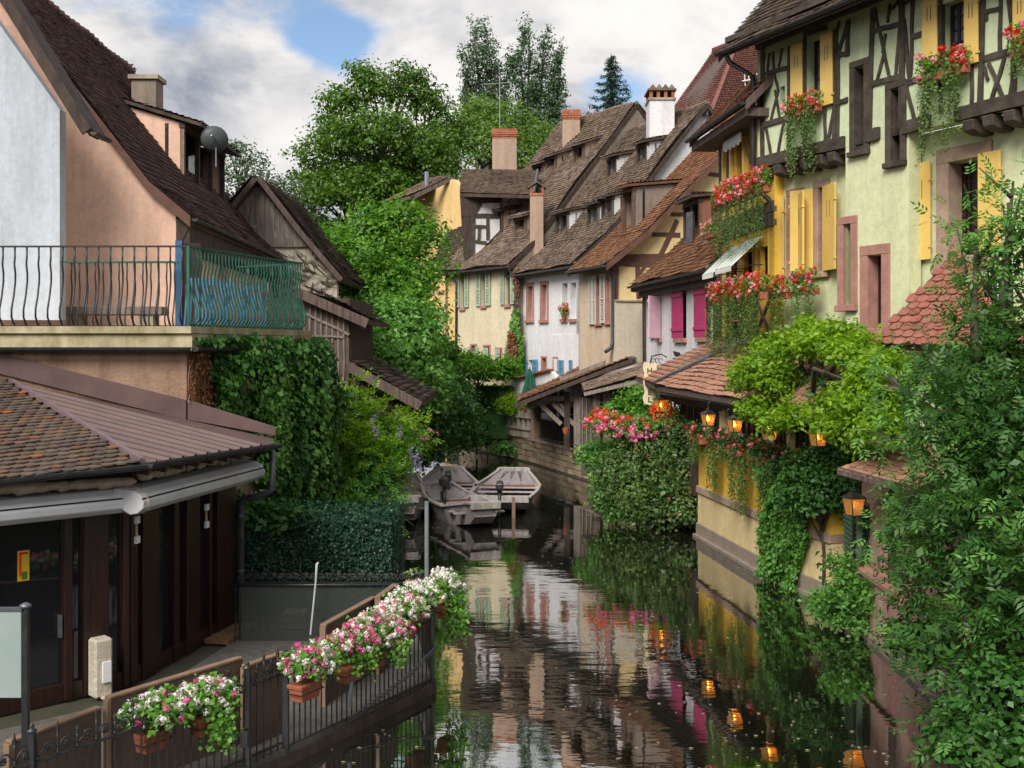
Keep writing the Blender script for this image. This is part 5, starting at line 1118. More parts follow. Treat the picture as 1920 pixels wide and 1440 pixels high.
CG.timber('red_timber', t, tl(f3, [(575, 1175, 900, 1165, .34), (560, 1205, 830, 1215, .16), (800, 1005, 990, 1008, .16), (970, 910, 850, 1160, .18), (1050, 735, 1300, 735, .2), (1295, 500, 1340, 600, .14), (700, 1180, 712, 1440, .2), (560, 1150, 555, 1440, .2), (780, 1180, 700, 1300, .12), (1075, 740, 1010, 840, .14), (1180, 600, 1340, 610, .14), (930, 870, 1100, 870, .14)]))
a0, a1, z0, z1 = CG.rect(1150, 566, 1212, 700); CG.box('old_lower_wall', M['old_white'], t, .0, a1 + 1.5, GB - 1, z1, .02, .28); CG.box('wall_cap', M['concrete'], t, -.02, a1 + 1.5, z1, z1 + .06, .0, .34)
pipe(t, [WC.at(1128, 492, .5), WC.at(1130, 503, .4), CG.at(1150, 515, .12), CG.at(1150, 640, .12), CG.at(1146, 652, .15), CG.at(1135, 660, .2)], .07, 'dkzinc')
hC.dormer(1165, 442, 1174, 438, 1.75, .12, 'gray_pl', 'red_timber', wdt=1.0)

# white house with pink shutters
WD = Wall(1208, 39.4, 1351, 31.2); t = root('pink_shuttered_house', WD.pt(WD.L, GB), 'small bright white house with magenta shutters under an orange brown roof', 'house')
hD = House(WD, t, 0, WD.L, [(-.45, 7.15), (.9, 8.3), (4.2, 11.6)], ('white_pl', 'tile_orange'))
R_ = WD.rect; wr = [R_(1234, 556, 1241, 634), R_(1268, 546, 1287, 634), R_(1310, 540, 1331, 632)]
WD.slab('wall', M['white_pl'], t, 0, WD.L + 1.2, GB - 1, 7.4, wr)
for r in wr: window(WD, t, r, .2, .05, 1, 2, 'white_paint', gm='blueglass')
a, b, z0, z1 = wr[0]; shutter(WD, t, a - .9, a - .03, z0, z1, 'pale_pink', 'batten', .04); shutter(WD, t, b + .0, b + .6, z0, z1, 'pale_pink', 'batten', .04, 'l', 55)
a, b, z0, z1 = R_(1264, 543, 1284, 634); shutter(WD, t, a, b, z0, z1, 'magenta', 'batten', .05); a, b, z0, z1 = R_(1306, 537, 1328, 632); shutter(WD, t, a, b, z0, z1, 'magenta', 'batten', .05)
WD.box('eaves_soffit', M['old_wood'], t, -.1, WD.L + .3, 6.95, 7.16, .01, .42); WD.box('cornice', M['old_wood'], t, -.05, WD.L + .3, 6.75, 6.94, .0, .2)
hD.gable('l', GB); hD.roof(.22, .19, (.15, .1), .03, gut='dkzinc', verge='old_wood', back=True)
pipe(t, [WD.at(1198, 527, .45), WD.at(1197, 540, .35), WD.at(1207, 548, .1), WD.at(1208, 690, .08)], .06, 'copperpipe'); pipe(t, [WD.at(1326, 500, .5), WD.at(1327, 512, .35), WD.at(1341, 520, .12), WD.at(1341, 640, .1)], .07, 'copperpipe')
dd = hD.dormer(1276, 462, 1318, 440, 1.35, .1, 'redbrown_pl', 'dark_wood', 'tile_dark', nwin=2, posts=3, label='shed dormer with grey open casement and red brown cheek')
a0, r0 = hD.on(1292, 462); p = hD.pt(a0, r0 - .1, hD.zr(r0)); MB().obox(p, V((.15, -.35, 0)), V((.03, .02, 0)), Z * 1.15).build('open_casement', M['zinc'], dd)
p = P(1325, 445, 34.5); cp = root('chimney_pot', p - Z * .4, None, None); cp.parent = t; cp.location = ORG[cp.name] - ORG[t.name]; MB().lathe(p - Z * .5, [(.12, 0), (.12, .5), (.17, .52), (.17, .6), (.08, .72)], 10).build('flue', M['concrete'], cp, True)
lamp = root('wall_floodlight', P(1266, 668, 33.4), 'small black floodlight on the white wall above the hotel sign', 'floodlight'); o = ORG[lamp.name]
MB().obox(o, V((.22, .05, -.05)), V((0, .1, 0)), V((-.06, 0, .16))).build('head', M['iron'], lamp, bevel=.01); MB().tube([o + V((.1, .1, 0)), o + V((.1, .3, -.15))], .015).build('bracket', M['iron'], lamp)

# brown hipped roof rising behind the row
t = root('distant_roof_house', P(1330, 260, 54), 'tall plum brown hipped roof rising behind the white chimney', 'house')
a, b, c, d = P(1255, 215, 58), P(1318, 255, 50), P(1385, 78, 57), P(1338, 96, 62)
e = P(1460, 262, 53); f = P(1480, 60, 60)
for q, nm in (((a, b, c, d), 0), ((b, e, f, c), 1)):
    MB().prism(q, Z * -.15).build('roof', M['old_wood'], t); tiles('roof_tiles', M['tile_plum'], t, *[x + Z * .02 for x in q], .26, .24, wav=.01)
MB().beam(b + Z * .05, c + Z * .05, .2, .2).build('hip_tiles', M['tile_plum'], t); MB().beam(c + Z * .05, f + Z * .05, .22, .22).build('ridge_tiles', M['tile_plum'], t); MB().beam(d + Z * .05, c + Z * .05, .22, .22).build('ridge_tiles', M['tile_plum'], t)
MB().box(min(a.x, b.x) + 1, e.x, 55, 60, GB, 14.5).build('wall', M['beige_pl'], t)
ae = root('white_aerial', P(1392, 152, 30.5), 'white television aerial by the green house gutter', 'aerial'); o = ORG[ae.name]
MB().tube([o, o + V((.45, -.3, .0))], .02, 6).build('boom', M['white_paint'], ae)
for k in range(4): MB().tube([o + V((.08 + .1 * k, -.06 * k, -.14)), o + V((.06 + .1 * k, -.06 * k, .18))], .014, 5).build('rod', M['white_paint'], ae)
MB().tube([o + V((.4, -.2, 0)), o + V((.4, .1, -1.4))], .02, 6).build('mast', M['grey_pole'], ae)

# golden yellow timbered house
WE = Wall(1348, 31.1, 1452, 26.6); t = root('golden_timbered_house', WE.pt(WE.L, GB), 'narrow golden yellow half timbered house with striped awnings', 'house')
hE = House(WE, t, 0, WE.L, [(-.75, 10.85), (5, 16.6)], ('gold_pl', 'tile_orange')); R_ = WE.rect
f4 = lambda x, y: (1160 + x / 4.8, 440 + y / 4.8)
wr = [R_(1381, 262, 1394, 338), R_(1403, 255, 1418, 335), R_(1371, 478, 1384, 560), R_(1395, 472, 1413, 555), R_(1426, 462, 1441, 545)]
WE.slab('wall', M['gold_pl'], t, 0, WE.L, GB, 11.1, wr)
for i, r in enumerate(wr): window(WE, t, r, .12, .06, 2, 3, 'frame_wood', sill=False)
WE.timber('old_wood', t, [(1352, 264, 1352, 640, .2), (1366, 255, 1366, 640, .12), (1350, 446, 1452, 410, .3), (1350, 424, 1452, 385, .26), (1350, 640, 1452, 632, .26), (1350, 565, 1452, 545, .16), (1398, 255, 1399, 400, .1), (1388, 470, 1388, 640, .1), (1418, 460, 1418, 630, .12), (1375, 350, 1382, 400, .08), (1395, 345, 1388, 395, .08), (1405, 345, 1415, 390, .08), (1430, 335, 1420, 390, .08), (1370, 570, 1386, 630, .08), (1386, 570, 1370, 630, .08), (1420, 560, 1445, 625, .09), (1445, 560, 1420, 625, .09), (1395, 560, 1405, 630, .08)], off=.04)
WE.timber('yellow_sh', t, [(1397, 478, 1389, 480, .05), (1360, 270, 1360, 340, .12), (1374, 262, 1374, 340, .16), (1399, 256, 1399, 338, .16), (1390, 470, 1390, 560, .2), (1419, 462, 1419, 552, .22), (1363, 480, 1363, 560, .14)], off=.08, name='painted_post')
hE.roof(.2, .18, (.35, .1), .02, th=.1, back=False, gut='dkzinc', verge='old_wood'); hE.gable('l', GB, 'gold_pl') if False else None
WE.box('eaves_soffit', M['old_wood'], t, -.35, WE.L, 10.55, 10.75, 0, .7)
for i, (x0, y0, x1, y1) in enumerate(((1334, 497, 1385, 462), (1356, 505, 1412, 450))):
    a, za = WE.sz(x1, y1); aw = root('awning', WE.pt(a, za, .1), ('pale striped awning over the left golden house window', 'pale striped awning nearest the yellow shutter')[i], 'awning', 'striped window awnings'); aw.parent = None
    p0 = WE.pt(a - .45, za, .06); wd_ = 1.35 if i else 1.0; out = WE.n * .8 - Z * .75
    for k in range(8): MB().obox(p0 + WE.u * wd_ * k / 8, WE.u * wd_ / 8 * .99, out, WE.n * .01 + Z * .012).build('stripe', M['white_paint'] if k % 2 else M['pale_green'], aw)
    for k in range(8):
        q = p0 + out + WE.u * wd_ * k / 8; MB().prism([q, q + WE.u * wd_ / 8 * .98, q + WE.u * wd_ / 8 * .8 - Z * .12, q + WE.u * wd_ / 8 * .2 - Z * .12], WE.n * .01).build('valance', M['white_paint'], aw)
    for q in (p0, p0 + WE.u * wd_): MB().tube([q - Z * .7, q + out], .014, 5).build('arm', M['iron'], aw)
t3 = root('small_awning', WE.at(1385, 268, .2), 'frilled white awning under the golden house eaves', 'awning')
a0, a1, z0, z1 = R_(1377, 258, 1412, 275)
for k in range(9): WE.box('frill', M['white_paint'], t3, a0 + (a1 - a0) * k / 9, a0 + (a1 - a0) * (k + .9) / 9, z0 - .05 * (k % 2), z1, .3, .32)
WE.box('rail', M['old_wood'], t3, a0, a1, z1, z1 + .05, .25, .35)
MB().tube([WE.pt(a1, z1 - .9, .05), WE.pt(a1, z1, .3)], .012).build('arm', M['iron'], t3)
tb = root('side_table', WE.at(1395, 603, .6), 'small round wooden table on the golden house ledge', 'table'); o = ORG[tb.name]
MB().lathe(o, [(.01, .0), (.3, .0), (.3, .03), (.01, .03)], 14).build('top', M['sill_wood'], tb)
for k in range(3): MB().tube([o, o + V((.2 * math.cos(k * 2.1), .2 * math.sin(k * 2.1), -.6))], .012, 5).build('leg', M['iron'], tb)

# ------------------------------------------------------------------ pistachio half timbered house
GU = Wall(1420, 27, 1960, 19.6); GLw = Wall(1460, 26.8, 2000, 19.75)
t = root('pistachio_house', GLw.pt(0, GB), 'big pistachio green half timbered house with yellow shutters', 'house')
hG = House(GU, t, -.05, GU.L + 2, [(-.85, 12.15), (4, 17.2)], ('lime_panel', 'tile_dark'))
f1 = lambda x, y: (1340 + x / 3.31, y / 3.31); r1 = lambda x0, y0, x1, y1: GU.rect(*f1(x0, y0), *f1(x1, y1))
ZJ = 9.35
wU = [r1(572, 235, 668, 640), r1(872, 412, 935, 905), r1(1096, 548, 1160, 850), r1(1412, 0, 1568, 405), r1(405, 535, 436, 645)]
wU[1] = (wU[1][0], wU[1][1], ZJ - .15, wU[1][3]); wU[2] = (wU[2][0], wU[2][1], ZJ - .55, wU[2][3])
GU.slab('upper_wall', M['lime_panel'], t, 0, GU.L + 2, ZJ, 12.9, wU, th=.34)
window(GU, t, wU[0], .22, .07, 2, 5, 'frame_wood', sill=False, gm='blueglass'); window(GU, t, wU[3], .22, .08, 3, 5, 'frame_wood', sill=False, gm='blueglass'); window(GU, t, wU[4], .2, .03, 1, 1, 'dark_wood', sill=False)
for r in wU[1:3]: window(GU, t, r, .25, .07, 2, 1, 'red_timber', sur='blk_timber', sw=.14, so=.05, curtain=True)
for x0, y0, x1, y1 in ((490, 250, 562, 652), (675, 172, 750, 655), (1308, -40, 1400, 412), (1570, -60, 1655, 400), (1872, -60, 1960, 330)):
    a, b, z0, z1 = r1(x0, y0, x1, y1); z1 = min(z1, 12.0); shutter(GU, t, a, b, z0, z1, 'yellow_sh', 'slot', .06)
TL = [(300, 300, 300, 1010, .26), (470, 290, 465, 975, .22), (565, 200, 565, 925, .18), (758, 180, 745, 880, .24), (835, 120, 826, 350, .2), (985, 50, 962, 850, .24), (1165, 0, 1165, 790, .3), (1310, 0, 1320, 760, .2), (1408, 0, 1405, 700, .16), (1668, 0, 1655, 670, .22), (1235, 0, 1222, 500, .14), (1860, 0, 1860, 640, .22), (1778, -20, 1778, 320, .14), (1600, 380, 1600, 680, .14),
      (300, 462, 470, 420, .2), (300, 775, 470, 732, .24), (345, 330, 330, 440, .08), (365, 320, 372, 440, .1), (425, 300, 400, 415, .1), (372, 455, 400, 560, .1), (400, 560, 350, 760, .12), (378, 560, 412, 740, .1), (322, 790, 358, 990, .12), (432, 760, 392, 985, .12), (560, 215, 700, 170, .22),
      (690, 680, 690, 915, .14), (748, 670, 703, 895, .13), (775, 340, 772, 880, .1), (750, 250, 780, 130, .12), (835, 130, 775, 320, .16), (770, 345, 840, 328, .2), (750, 640, 830, 618, .2),
      (1000, 60, 1025, 195, .1), (1092, 25, 1080, 140, .1), (1105, 60, 1150, 0, .1), (990, 195, 1160, 148, .2), (1030, 200, 1090, 480, .13), (1060, 330, 1015, 500, .12), (1065, 210, 1050, 330, .12), (1150, 170, 1130, 470, .12), (975, 525, 1175, 470, .22), (1190, 20, 1225, 0, .1), (1180, 120, 1215, 500, .16),
      (1230, 228, 1312, 200, .2), (1175, 520, 1350, 462, .22), (1195, 530, 1245, 760, .14), (1345, 520, 1280, 750, .14), (1660, 372, 1920, 295, .24), (1830, -10, 1862, 290, .14), (1690, 60, 1690, 130, .1), (1680, 75, 1780, 50, .14), (1705, 390, 1795, 615, .14), (1805, 360, 1720, 630, .14), (1885, 360, 1840, 605, .14), (1675, 400, 1700, 500, .1)]
GU.timber('blk_timber', t, [(*q[:4], q[4] * .52) for q in tl(f1, TL)], off=.035)
a_ = lambda x: GU.sz(*f1(x, 700))[0]
for x0, x1 in ((262, 812), (945, 1030), (1178, 1345), (1500, 2100)): GU.timber('blk_timber', t, [(a_(x0), ZJ + .12, a_(x1), ZJ + .12, .26)], off=.07, px=False)
GU.timber('blk_timber', t, [(0, 12.45, GU.L + 2, 12.45, .4)], off=.06, px=False)
for x in (300, 380, 460, 545, 635, 715, 1560, 1680, 1810, 1930): s_ = a_(x); q = MB(); q.prism([GU.pt(s_, ZJ - .05, .12), GU.pt(s_, ZJ - .26, .08), GU.pt(s_, ZJ - .32, -.1), GU.pt(s_, ZJ - .32, -.7), GU.pt(s_, ZJ - .05, -.7)], GU.u * .26); q.build('jetty_bracket', M['blk_timber'], t, bevel=.02)
s0_, s1_ = a_(812), GU.sz(1704, 400)[0]
f2 = lambda x, y: (1320 + x / 3.2, 300 + y / 3.2); wm_ = [GU.rect(*f2(838, 385), *f2(888, 870)), GU.rect(*f2(985, 570), *f2(1072, 1010))]
GU.slab('plaster_front', M['green_pl'], t, s0_, s1_, GB, ZJ - .002, wU[1:3] + wm_, th=.33, off=-.004)
for i, r in enumerate(wm_): window(GU, t, r, .28, .07, 2, 1, 'frame_wood', sur='stone_pink', sw=.17 + .05 * i, curtain=True, so=.04)
GU.box('soffit_beam', M['blk_timber'], t, 0, s0_ + .6, ZJ - .12, ZJ - .01, -.55, -.03)
f2 = lambda x, y: (1320 + x / 3.2, 300 + y / 3.2); r2 = lambda x0, y0, x1, y1: GLw.rect(*f2(x0, y0), *f2(x1, y1))
wl = [r2(528, 215, 572, 700), r2(690, 165, 725, 670), r2(838, 385, 888, 870), r2(985, 570, 1072, 1010), GLw.rect(1780, 300, 1838, 480), ]
GLw.slab('wall', M['green_pl'], t, 0, GLw.L + 2, GB, ZJ + .01, wl[:2] + wl[4:], th=.4)
for i, r in enumerate(wl[:2]): window(GLw, t, r, .3, .07, 2 if i > 1 else 1, 1 if i > 1 else 3, 'frame_wood' if i > 1 else 'frame_wood', sur='stone_pink' if i != 1 else 'stone_tan', sw=.17 if i < 3 else .22, curtain=i > 1, so=.04)
window(GLw, t, wl[4], .35, .1, 4, 5, 'frame_wood', sur='stone_tan', sw=.3, so=.05)
a, b, z0, z1 = r2(402, 225, 495, 712); a, b = max(a, -.9), b; shutter(GLw, t, a, b, z0, z1, 'yellow_sh', 'slot', .06)
a, b, z0, z1 = wl[0]; shutter(GLw, t, b + .02, b + .75, z0, z1, 'yellow_sh', 'slot', .05, 'l', 30)
a, b, z0, z1 = wl[1]; shutter(GLw, t, a - .75, a - .12, z0, z1, 'yellow_sh', 'slot', .05, 'r', 15); shutter(GLw, t, b + .02, b + .75, z0, z1, 'yellow_sh', 'slot', .05, 'l', 20)
for x0, x1, y0, y1 in ((1712, 1750, 306, 488), (1840, 1882, 285, 470)):
    a, b, z0, z1 = GLw.rect(x0, y0, x1, y1); shutter(GLw, t, a, b, z0, z1, 'yellow_sh', 'slot', .06)
hG.roof(.2, .18, (.35, .1), .03, th=.12, back=False, gut='dkzinc', verge='dark_wood', ridge=False)
GU.box('eaves_soffit', M['blk_timber'], t, -.3, GU.L + 2, 12.42, 12.55, .0, .75)
pipe(t, [GU.pt(-.15, 12.1, .85), GU.pt(-.15, 11.9, .7), GU.pt(.02, 11.6, .15), GU.pt(.02, 9.2, .15), GU.pt(-.05, 8.9, .05), GU.pt(.35, 8.4, -.3), GU.pt(.35, 8.0, -.3)], .065, 'dkzinc')
MB().tube([GLw.at(1565, 606, .3), GLw.at(1610, 606, .3)], .05, 8).build('iron_bracket', M['iron'], t)
# window boxes
def wbox(W, x0, x1, y, label, off=.12, **kw):
    a0, z0 = W.sz(x0, y, off); a1, z1 = W.sz(x1, y, off); z = (z0 + z1) / 2
    return flowerbox(W.pt(a0, z, off), W.pt(a1, z, off), W.n, label, group=kw.pop('group', None), **kw)
g_ = 'flower boxes with trailing vines'
wbox(GU, *[f1(x, 0)[0] for x in (470, 670)], 204, 'red and pink geranium box on the small upper left window', drop=(.6, 1.6), nh=30, group=g_, hr=.06)
wbox(GU, *[f1(x, 0)[0] for x in (1300, 1590)], 134, 'pink geranium box with long vines at the tall upper window', drop=(.6, 1.9), nh=28, cols=('fl_pink', 'fl_pink', 'fl_red'), group=g_, hr=.07, up=.35)
wbox(GU, 1905, 1990, 84, 'pink geranium box at the right edge of the upper storey', drop=(.2, .7), nh=34, cols=('fl_pink', 'fl_red'), group=g_, hr=.07, up=.45)
wbox(WE, 1352, 1446, 368, 'full red and pink box high on the golden house', .5, drop=(.9, 1.5), nh=52, group=g_, hr=.06, strands=90, up=.42)
wbox(WE, 1330, 1352, 436, 'small pink box on the roof beside the golden house', .3, drop=None, nh=40, cols=('fl_pink',), hr=.05, up=.3)
for x0, x1, lb in ((1340, 1368, 'leftmost box of the long flower row under the awnings'), (1372, 1398, 'second box of the flower row under the awnings'), (1401, 1440, 'widest box of the flower row beneath the golden windows')):
    wbox(WE, x0, x1, 562 - (x0 - 1340) * .18, lb, .55, drop=(.9, 1.75), nh=48, group=g_, hr=.055, up=.42)
wbox(GLw, 1452, 1486, 548, 'flower row box hanging under the wide yellow shutter', .4, drop=(.9, 1.6), nh=44, group=g_, hr=.055, up=.36)
wbox(GLw, 1496, 1538, 540, 'last flower row box beside the sandstone windows', .4, drop=(.8, 1.5), nh=40, group=g_, hr=.055, up=.40)
# ------------------------------------------------------------------ waterside yellow restaurant
W1 = Wall(1268, 31, 1440, 23.7); W2 = Wall(1440, 23.7, 1560, 21.2)
t = root('waterside_restaurant', W1.pt(W1.L, 0), 'low golden yellow waterside restaurant with pale salmon tiled roof', 'restaurant')
sb = W1.sz(1310, 900)[0]
for W, a0 in ((W1, sb), (W2, 0)):
    W.slab('yellow_wall', M['gold_pl'], t, a0, W.L, 1.33, 2.62, th=.4); W.box('stone_ledge', M['stone_tan'], t, a0 - .02, W.L + .02, 1.15, 1.33, -.3, .07, bevel=.01)
    W.slab('cream_base', M['panel_pl'], t, a0, W.L, .34, 1.15, th=.4, off=.02); W.box('grey_plinth', M['gray_pl'], t, a0 - .02, W.L + .03, -.8, .36, -.3, .07, bevel=.01); W.box('plinth_step', M['gray_pl'], t, a0 - .02, W.L + .03, -.8, .07, .07, .16)
    W.box('dark_wall', M['dark_wood'], t, 0 if W is W1 else 0, W.L, 2.62, 3.75, -.5, -.3)
for W, xs in ((W1, [(1325, 1331, 1), (1350, 1360, 1), (1377, 1384, 1), (1437, 1443, 1)]), (W2, [(1476, 1482, 1), (1520, 1532, 1)])):
    for x0, x1, _ in xs: a, b = W.sz(x0, 760)[0], W.sz(x1, 760)[0]; W.box('yellow_post', M['panel_pl'], t, a, b, 2.62, 3.75, -.2, .02)
def panelling(W, x0, x1, n):
    a, b = W.sz(x0, 760)[0], W.sz(x1, 760)[0]
    for i in range(n):
        c0, c1 = a + (b - a) * i / n, a + (b - a) * (i + 1) / n; w_ = root('casement', W.pt(c0, 2.62), None, None); w_.parent = t; w_.location = ORG[w_.name] - ORG[t.name]
        mb = MB(); e = .06; W.bx(mb, c0 + .01, c0 + e, 2.62, 3.72, -.2, -.08); W.bx(mb, c1 - e, c1 - .01, 2.62, 3.72, -.2, -.08); W.bx(mb, c0 + e, c1 - e, 2.62, 2.95, -.19, -.1); W.bx(mb, c0 + e, c1 - e, 3.66, 3.72, -.2, -.08); W.bx(mb, (c0 + c1) / 2 - .02, (c0 + c1) / 2 + .02, 2.95, 3.66, -.18, -.1)
        mb.build('frame', M['frame_wood'], w_); W.box('glass', M['glass'], w_, c0 + e, c1 - e, 2.95, 3.66, -.17, -.15)
panelling(W1, 1270, 1308, 3); panelling(W1, 1310, 1325, 1); panelling(W1, 1331, 1350, 2); panelling(W1, 1360, 1377, 2); panelling(W1, 1384, 1437, 5); panelling(W2, 1445, 1475, 3); panelling(W2, 1484, 1519, 3); panelling(W2, 1534, 1558, 2)
W1.slab('end_wall', M['dark_wood'], t, 0, sb - .01, 1.0, 2.62, th=.3)
# roof: canal slope and inland slope
k1 = [W1.pt(-.25, 3.84, .5), W1.pt(W1.L + .3, 3.78, .5), GLw.at(1500, 640, .02), GLw.at(1462, 645, .02)]
k1[2] = W1.pt(W1.L + .3, 5.15, -1.25); k1[3] = W1.pt(2.8, 5.15, -1.25)
MB().prism(k1, Z * -.12).build('roof_deck', M['old_wood'], t)
tiles('tile', M['tile_pale'], t, *k1, .28, .3, .03, .02, indiv=1)
k2 = [P(1192, 707, 33), k1[0] + Z * .02, k1[3] + Z * .02, P(1350, 637, 31.4)]
MB().prism(k2, Z * -.12).build('roof_deck', M['old_wood'], t); tiles('roof_tiles', M['tile_pale'], t, *k2, .26, .3, .03, .02)
MB().tube([k1[0] + Z * .08 + W1.n * .05, k1[0].lerp(k1[3], .5) + Z * .09, k1[3] + Z * .1], .09, 8).build('hip_pipe', M['zinc'], t, True)
k3 = [W2.pt(-.1, 3.8, .5), W2.pt(W2.L, 3.7, .5), W2.pt(W2.L, 5.1, -1.2), W2.pt(-.6, 5.15, -1.2)]
MB().prism(k3, Z * -.12).build('roof_deck', M['old_wood'], t); tiles('roof_tiles', M['tile_pale'], t, *k3, .28, .3, .03, .02)
W1.box('eaves_board', M['gray_wood'], t, -.2, W1.L, 3.62, 3.76, .3, .44, bevel=.02)
for i in range(14): a = i * W1.L / 14; MB().beam(W1.pt(a, 3.35, -.1), W1.pt(a, 3.68, .42), .09, .09).build('eaves_strut', M['old_wood'], t)
# lanterns
def lantern(p, label, s=1.0, bracket=None):
    t = root('lantern', p, label, 'lantern', 'lit amber wall lanterns'); r0, r1, h = .115 * s, .17 * s, .34 * s; c0, c1 = [], []
    for k in range(4):
        a = math.pi / 4 + k * math.pi / 2 + .35; c0.append(p + V((math.cos(a) * r0 * 1.3, math.sin(a) * r0 * 1.3, 0))); c1.append(p + V((math.cos(a) * r1 * 1.3, math.sin(a) * r1 * 1.3, h)))
    for k in range(4):
        j = (k + 1) % 4; MB().add([c0[k], c0[j], c1[j], c1[k]], [(0, 1, 2, 3)]); q = MB(); q.add([c0[k], c0[j], c1[j], c1[k]], [(0, 1, 2, 3)]); q.build('pane', M['amber'], t); MB().tube([c0[k], c1[k]], .012 * s, 5).build('edge_bar', M['iron'], t)
    MB().tube(c0 + [c0[0]], .012, 4).build('base_ring', M['iron'], t); MB().tube(c1 + [c1[0]], .016, 4).build('rim', M['iron'], t)
    ap = p + Z * (h + .13 * s); mb = MB(); o2 = [p + (c - p) * 1.0 + V(((c - p).x * .22, (c - p).y * .22, 0)) for c in c1]; mb.add(o2 + [ap], [(0, 1, 4), (1, 2, 4), (2, 3, 4), (3, 0, 4), (3, 2, 1, 0)]); mb.lathe(ap - Z * .03, [(.03 * s, 0), (.05 * s, .03), (.015, .06), (.03 * s, .08), (.001, .11)], 8); mb.build('cap', M['iron'], t)
    for dx in (-.04, .05): MB().lathe(p + V((dx * s, dx * .4, .1 * s)), [(.001, 0), (.018, .02), (.026, .06), (.014, .1), (.001, .13)], 8).build('bulb', M['flame'], t, True)
    if bracket is not None: MB().tube([ap + Z * .05, ap + Z * .14, bracket * .5 + (ap + Z * .16) * .5, bracket], .014, 6).build('bracket', M['iron'], t, True)
    return t
for x, y, W, lb in ((1328, 796, W1, 'amber lantern second from the hotel sign'), (1378, 805, W1, 'amber lantern third from the hotel sign'), (1443, 812, W1, 'amber lantern half hidden by the bright tree'), (1534, 822, W2, 'unlit looking amber lantern deep under the foliage')):
    p = W.at(x, y, .55); p.z = 3.08; lantern(p, lb, .85, p + Z * .75 - W.n * .3)
p = P(1240, 772, 31.2); lantern(p, 'amber lantern beside the cream hotel sign', 1.05, p + Z * .8 + V((.4, 0, 0)))
p = P(1601, 966, 19.0); lantern(p, 'large amber lantern low above the green louvres', .9, p + Z * .6 + V((.5, .3, 0)))
# flower boxes on the restaurant sill
for x0, x1, W, z, dr_, lb in ((1296, 1316, W1, 2.64, (.3, .7), 'short vine box where the yellow wall meets the bush'), (1353, 1370, W1, 2.61, (.15, .4), 'short box of red heads between two longer vine boxes'), (1410, 1425, W1, 2.6, (.15, .4), 'short red flowered box below the bright tree edge'), (1331, 1350, W1, 2.62, (.8, 1.3), 'vine box at the far end of the yellow waterside wall'), (1373, 1386, W1, 2.6, (.9, 1.45), 'narrow vine box between the second and third lantern'), (1389, 1408, W1, 2.6, (1.0, 1.5), 'vine box below the third lantern'), (1428, 1439, W1, 2.58, (1.1, 1.6), 'vine box with coral heads near the bend of the yellow wall'), (1446, 1480, W2, 2.55, (.6, 1.2), 'thick vine box just past the bend of the yellow wall'), (1490, 1530, W2, 2.5, (.5, 1.0), 'vine box nearest the green louvred bay')):
    a0, a1 = W.sz(x0, 850, .2)[0], W.sz(x1, 850, .2)[0]; flowerbox(W.pt(a0, z, .08), W.pt(a1, z, .08), W.n, lb, dr_, ('fl_red', 'fl_pink'), 15, 'vine boxes on the yellow waterside wall', .055, .36, leaf='leaf_dark')
# hotel sign
t = root('hotel_sign', P(1218, 758, 32.2), 'cream scalloped hanging sign spelling hotel downwards', 'sign'); D = 32.2
out = [(1208, 678), (1214, 681), (1219, 679), (1225, 682), (1231, 680), (1232, 694), (1229, 700), (1231, 720), (1228, 735), (1232, 748), (1229, 757), (1219, 760), (1208, 757), (1205, 746), (1209, 736), (1206, 718), (1208, 700), (1205, 688)]
MB().prism([P(x, y, D) for x, y in out], (0, .05, 0)).build('board', M['sign'], t, bevel=.006)
for ch, y in zip('HOTEL', (695, 710, 721, 735, 749)):
    cu = bpy.data.curves.new('letter', 'FONT'); cu.body = ch; cu.size = .22; cu.extrude = .004; cu.align_x = 'CENTER'; cu.offset = .004
    tmp = bpy.data.objects.new('letter', cu); COL.objects.link(tmp); bpy.context.view_layer.update(); me = bpy.data.meshes.new_from_object(tmp.evaluated_get(bpy.context.evaluated_depsgraph_get())); COL.objects.unlink(tmp); bpy.data.objects.remove(tmp)
    me.materials.clear(); me.materials.append(M['letter']); p = P(1218, y, D); o = bpy.data.objects.new('letter', me); COL.objects.link(o); o.parent = t; o.matrix_basis = Matrix.Translation(p + V((0, -.006, -.08)) - ORG[t.name]) @ Matrix.Rotation(math.radians(90), 4, 'X'); o['label'] = 'black letter ' + ch
MB().tube([P(1219, 681, D), P(1222, 668, D), P(1240, 664, D + .3), P(1250, 670, D + .8)], .02, 6).build('bracket', M['iron'], t)
for k in range(3): MB().tube([P(1225 + 7 * k, 676, D) + V((.06 * math.cos(a), 0, .06 * math.sin(a))) for a in [j * .6 for j in range(9)]], .01, 5).build('scroll', M['iron'], t)
# green louvred bay, rose wall
t = root('louvred_bay', P(1611, 1050, 19.5), 'dark green louvred bay jutting over the water', 'bay'); c = P(1611, 1000, 19.5); l = P(1585, 1000, 20.5); r = P(1668, 1000, 19.9); z0, z1 = 1.12, 2.12
for a, b in ((l, c), (c, r)):
    d = V((b.x - a.x, b.y - a.y, 0)); n = V((d.y, -d.x, 0)).normalized(); n = n if n.dot(-a) > 0 else -n
    for k in range(11): z = z0 + (z1 - z0) * (k + .2) / 11; q = V((a.x, a.y, z)); MB().obox(q + n * .03, d, -n * .05 + Z * .03, Z * .045 + n * .012).build('louvre', M['green_sh'], t)
    MB().obox(V((a.x, a.y, z1)), d, -n * .3, Z * .04).build('top_board', M['green_sh'], t); MB().obox(V((a.x, a.y, z0)) - n * .12, d, -n * .05, Z * (z1 - z0)).build('back', M['slot'], t)
MB().box(c.x - .04, c.x + .04, c.y - .04, c.y + .04, z0 - .05, z1 + .05).build('corner_post', M['green_sh'], t)
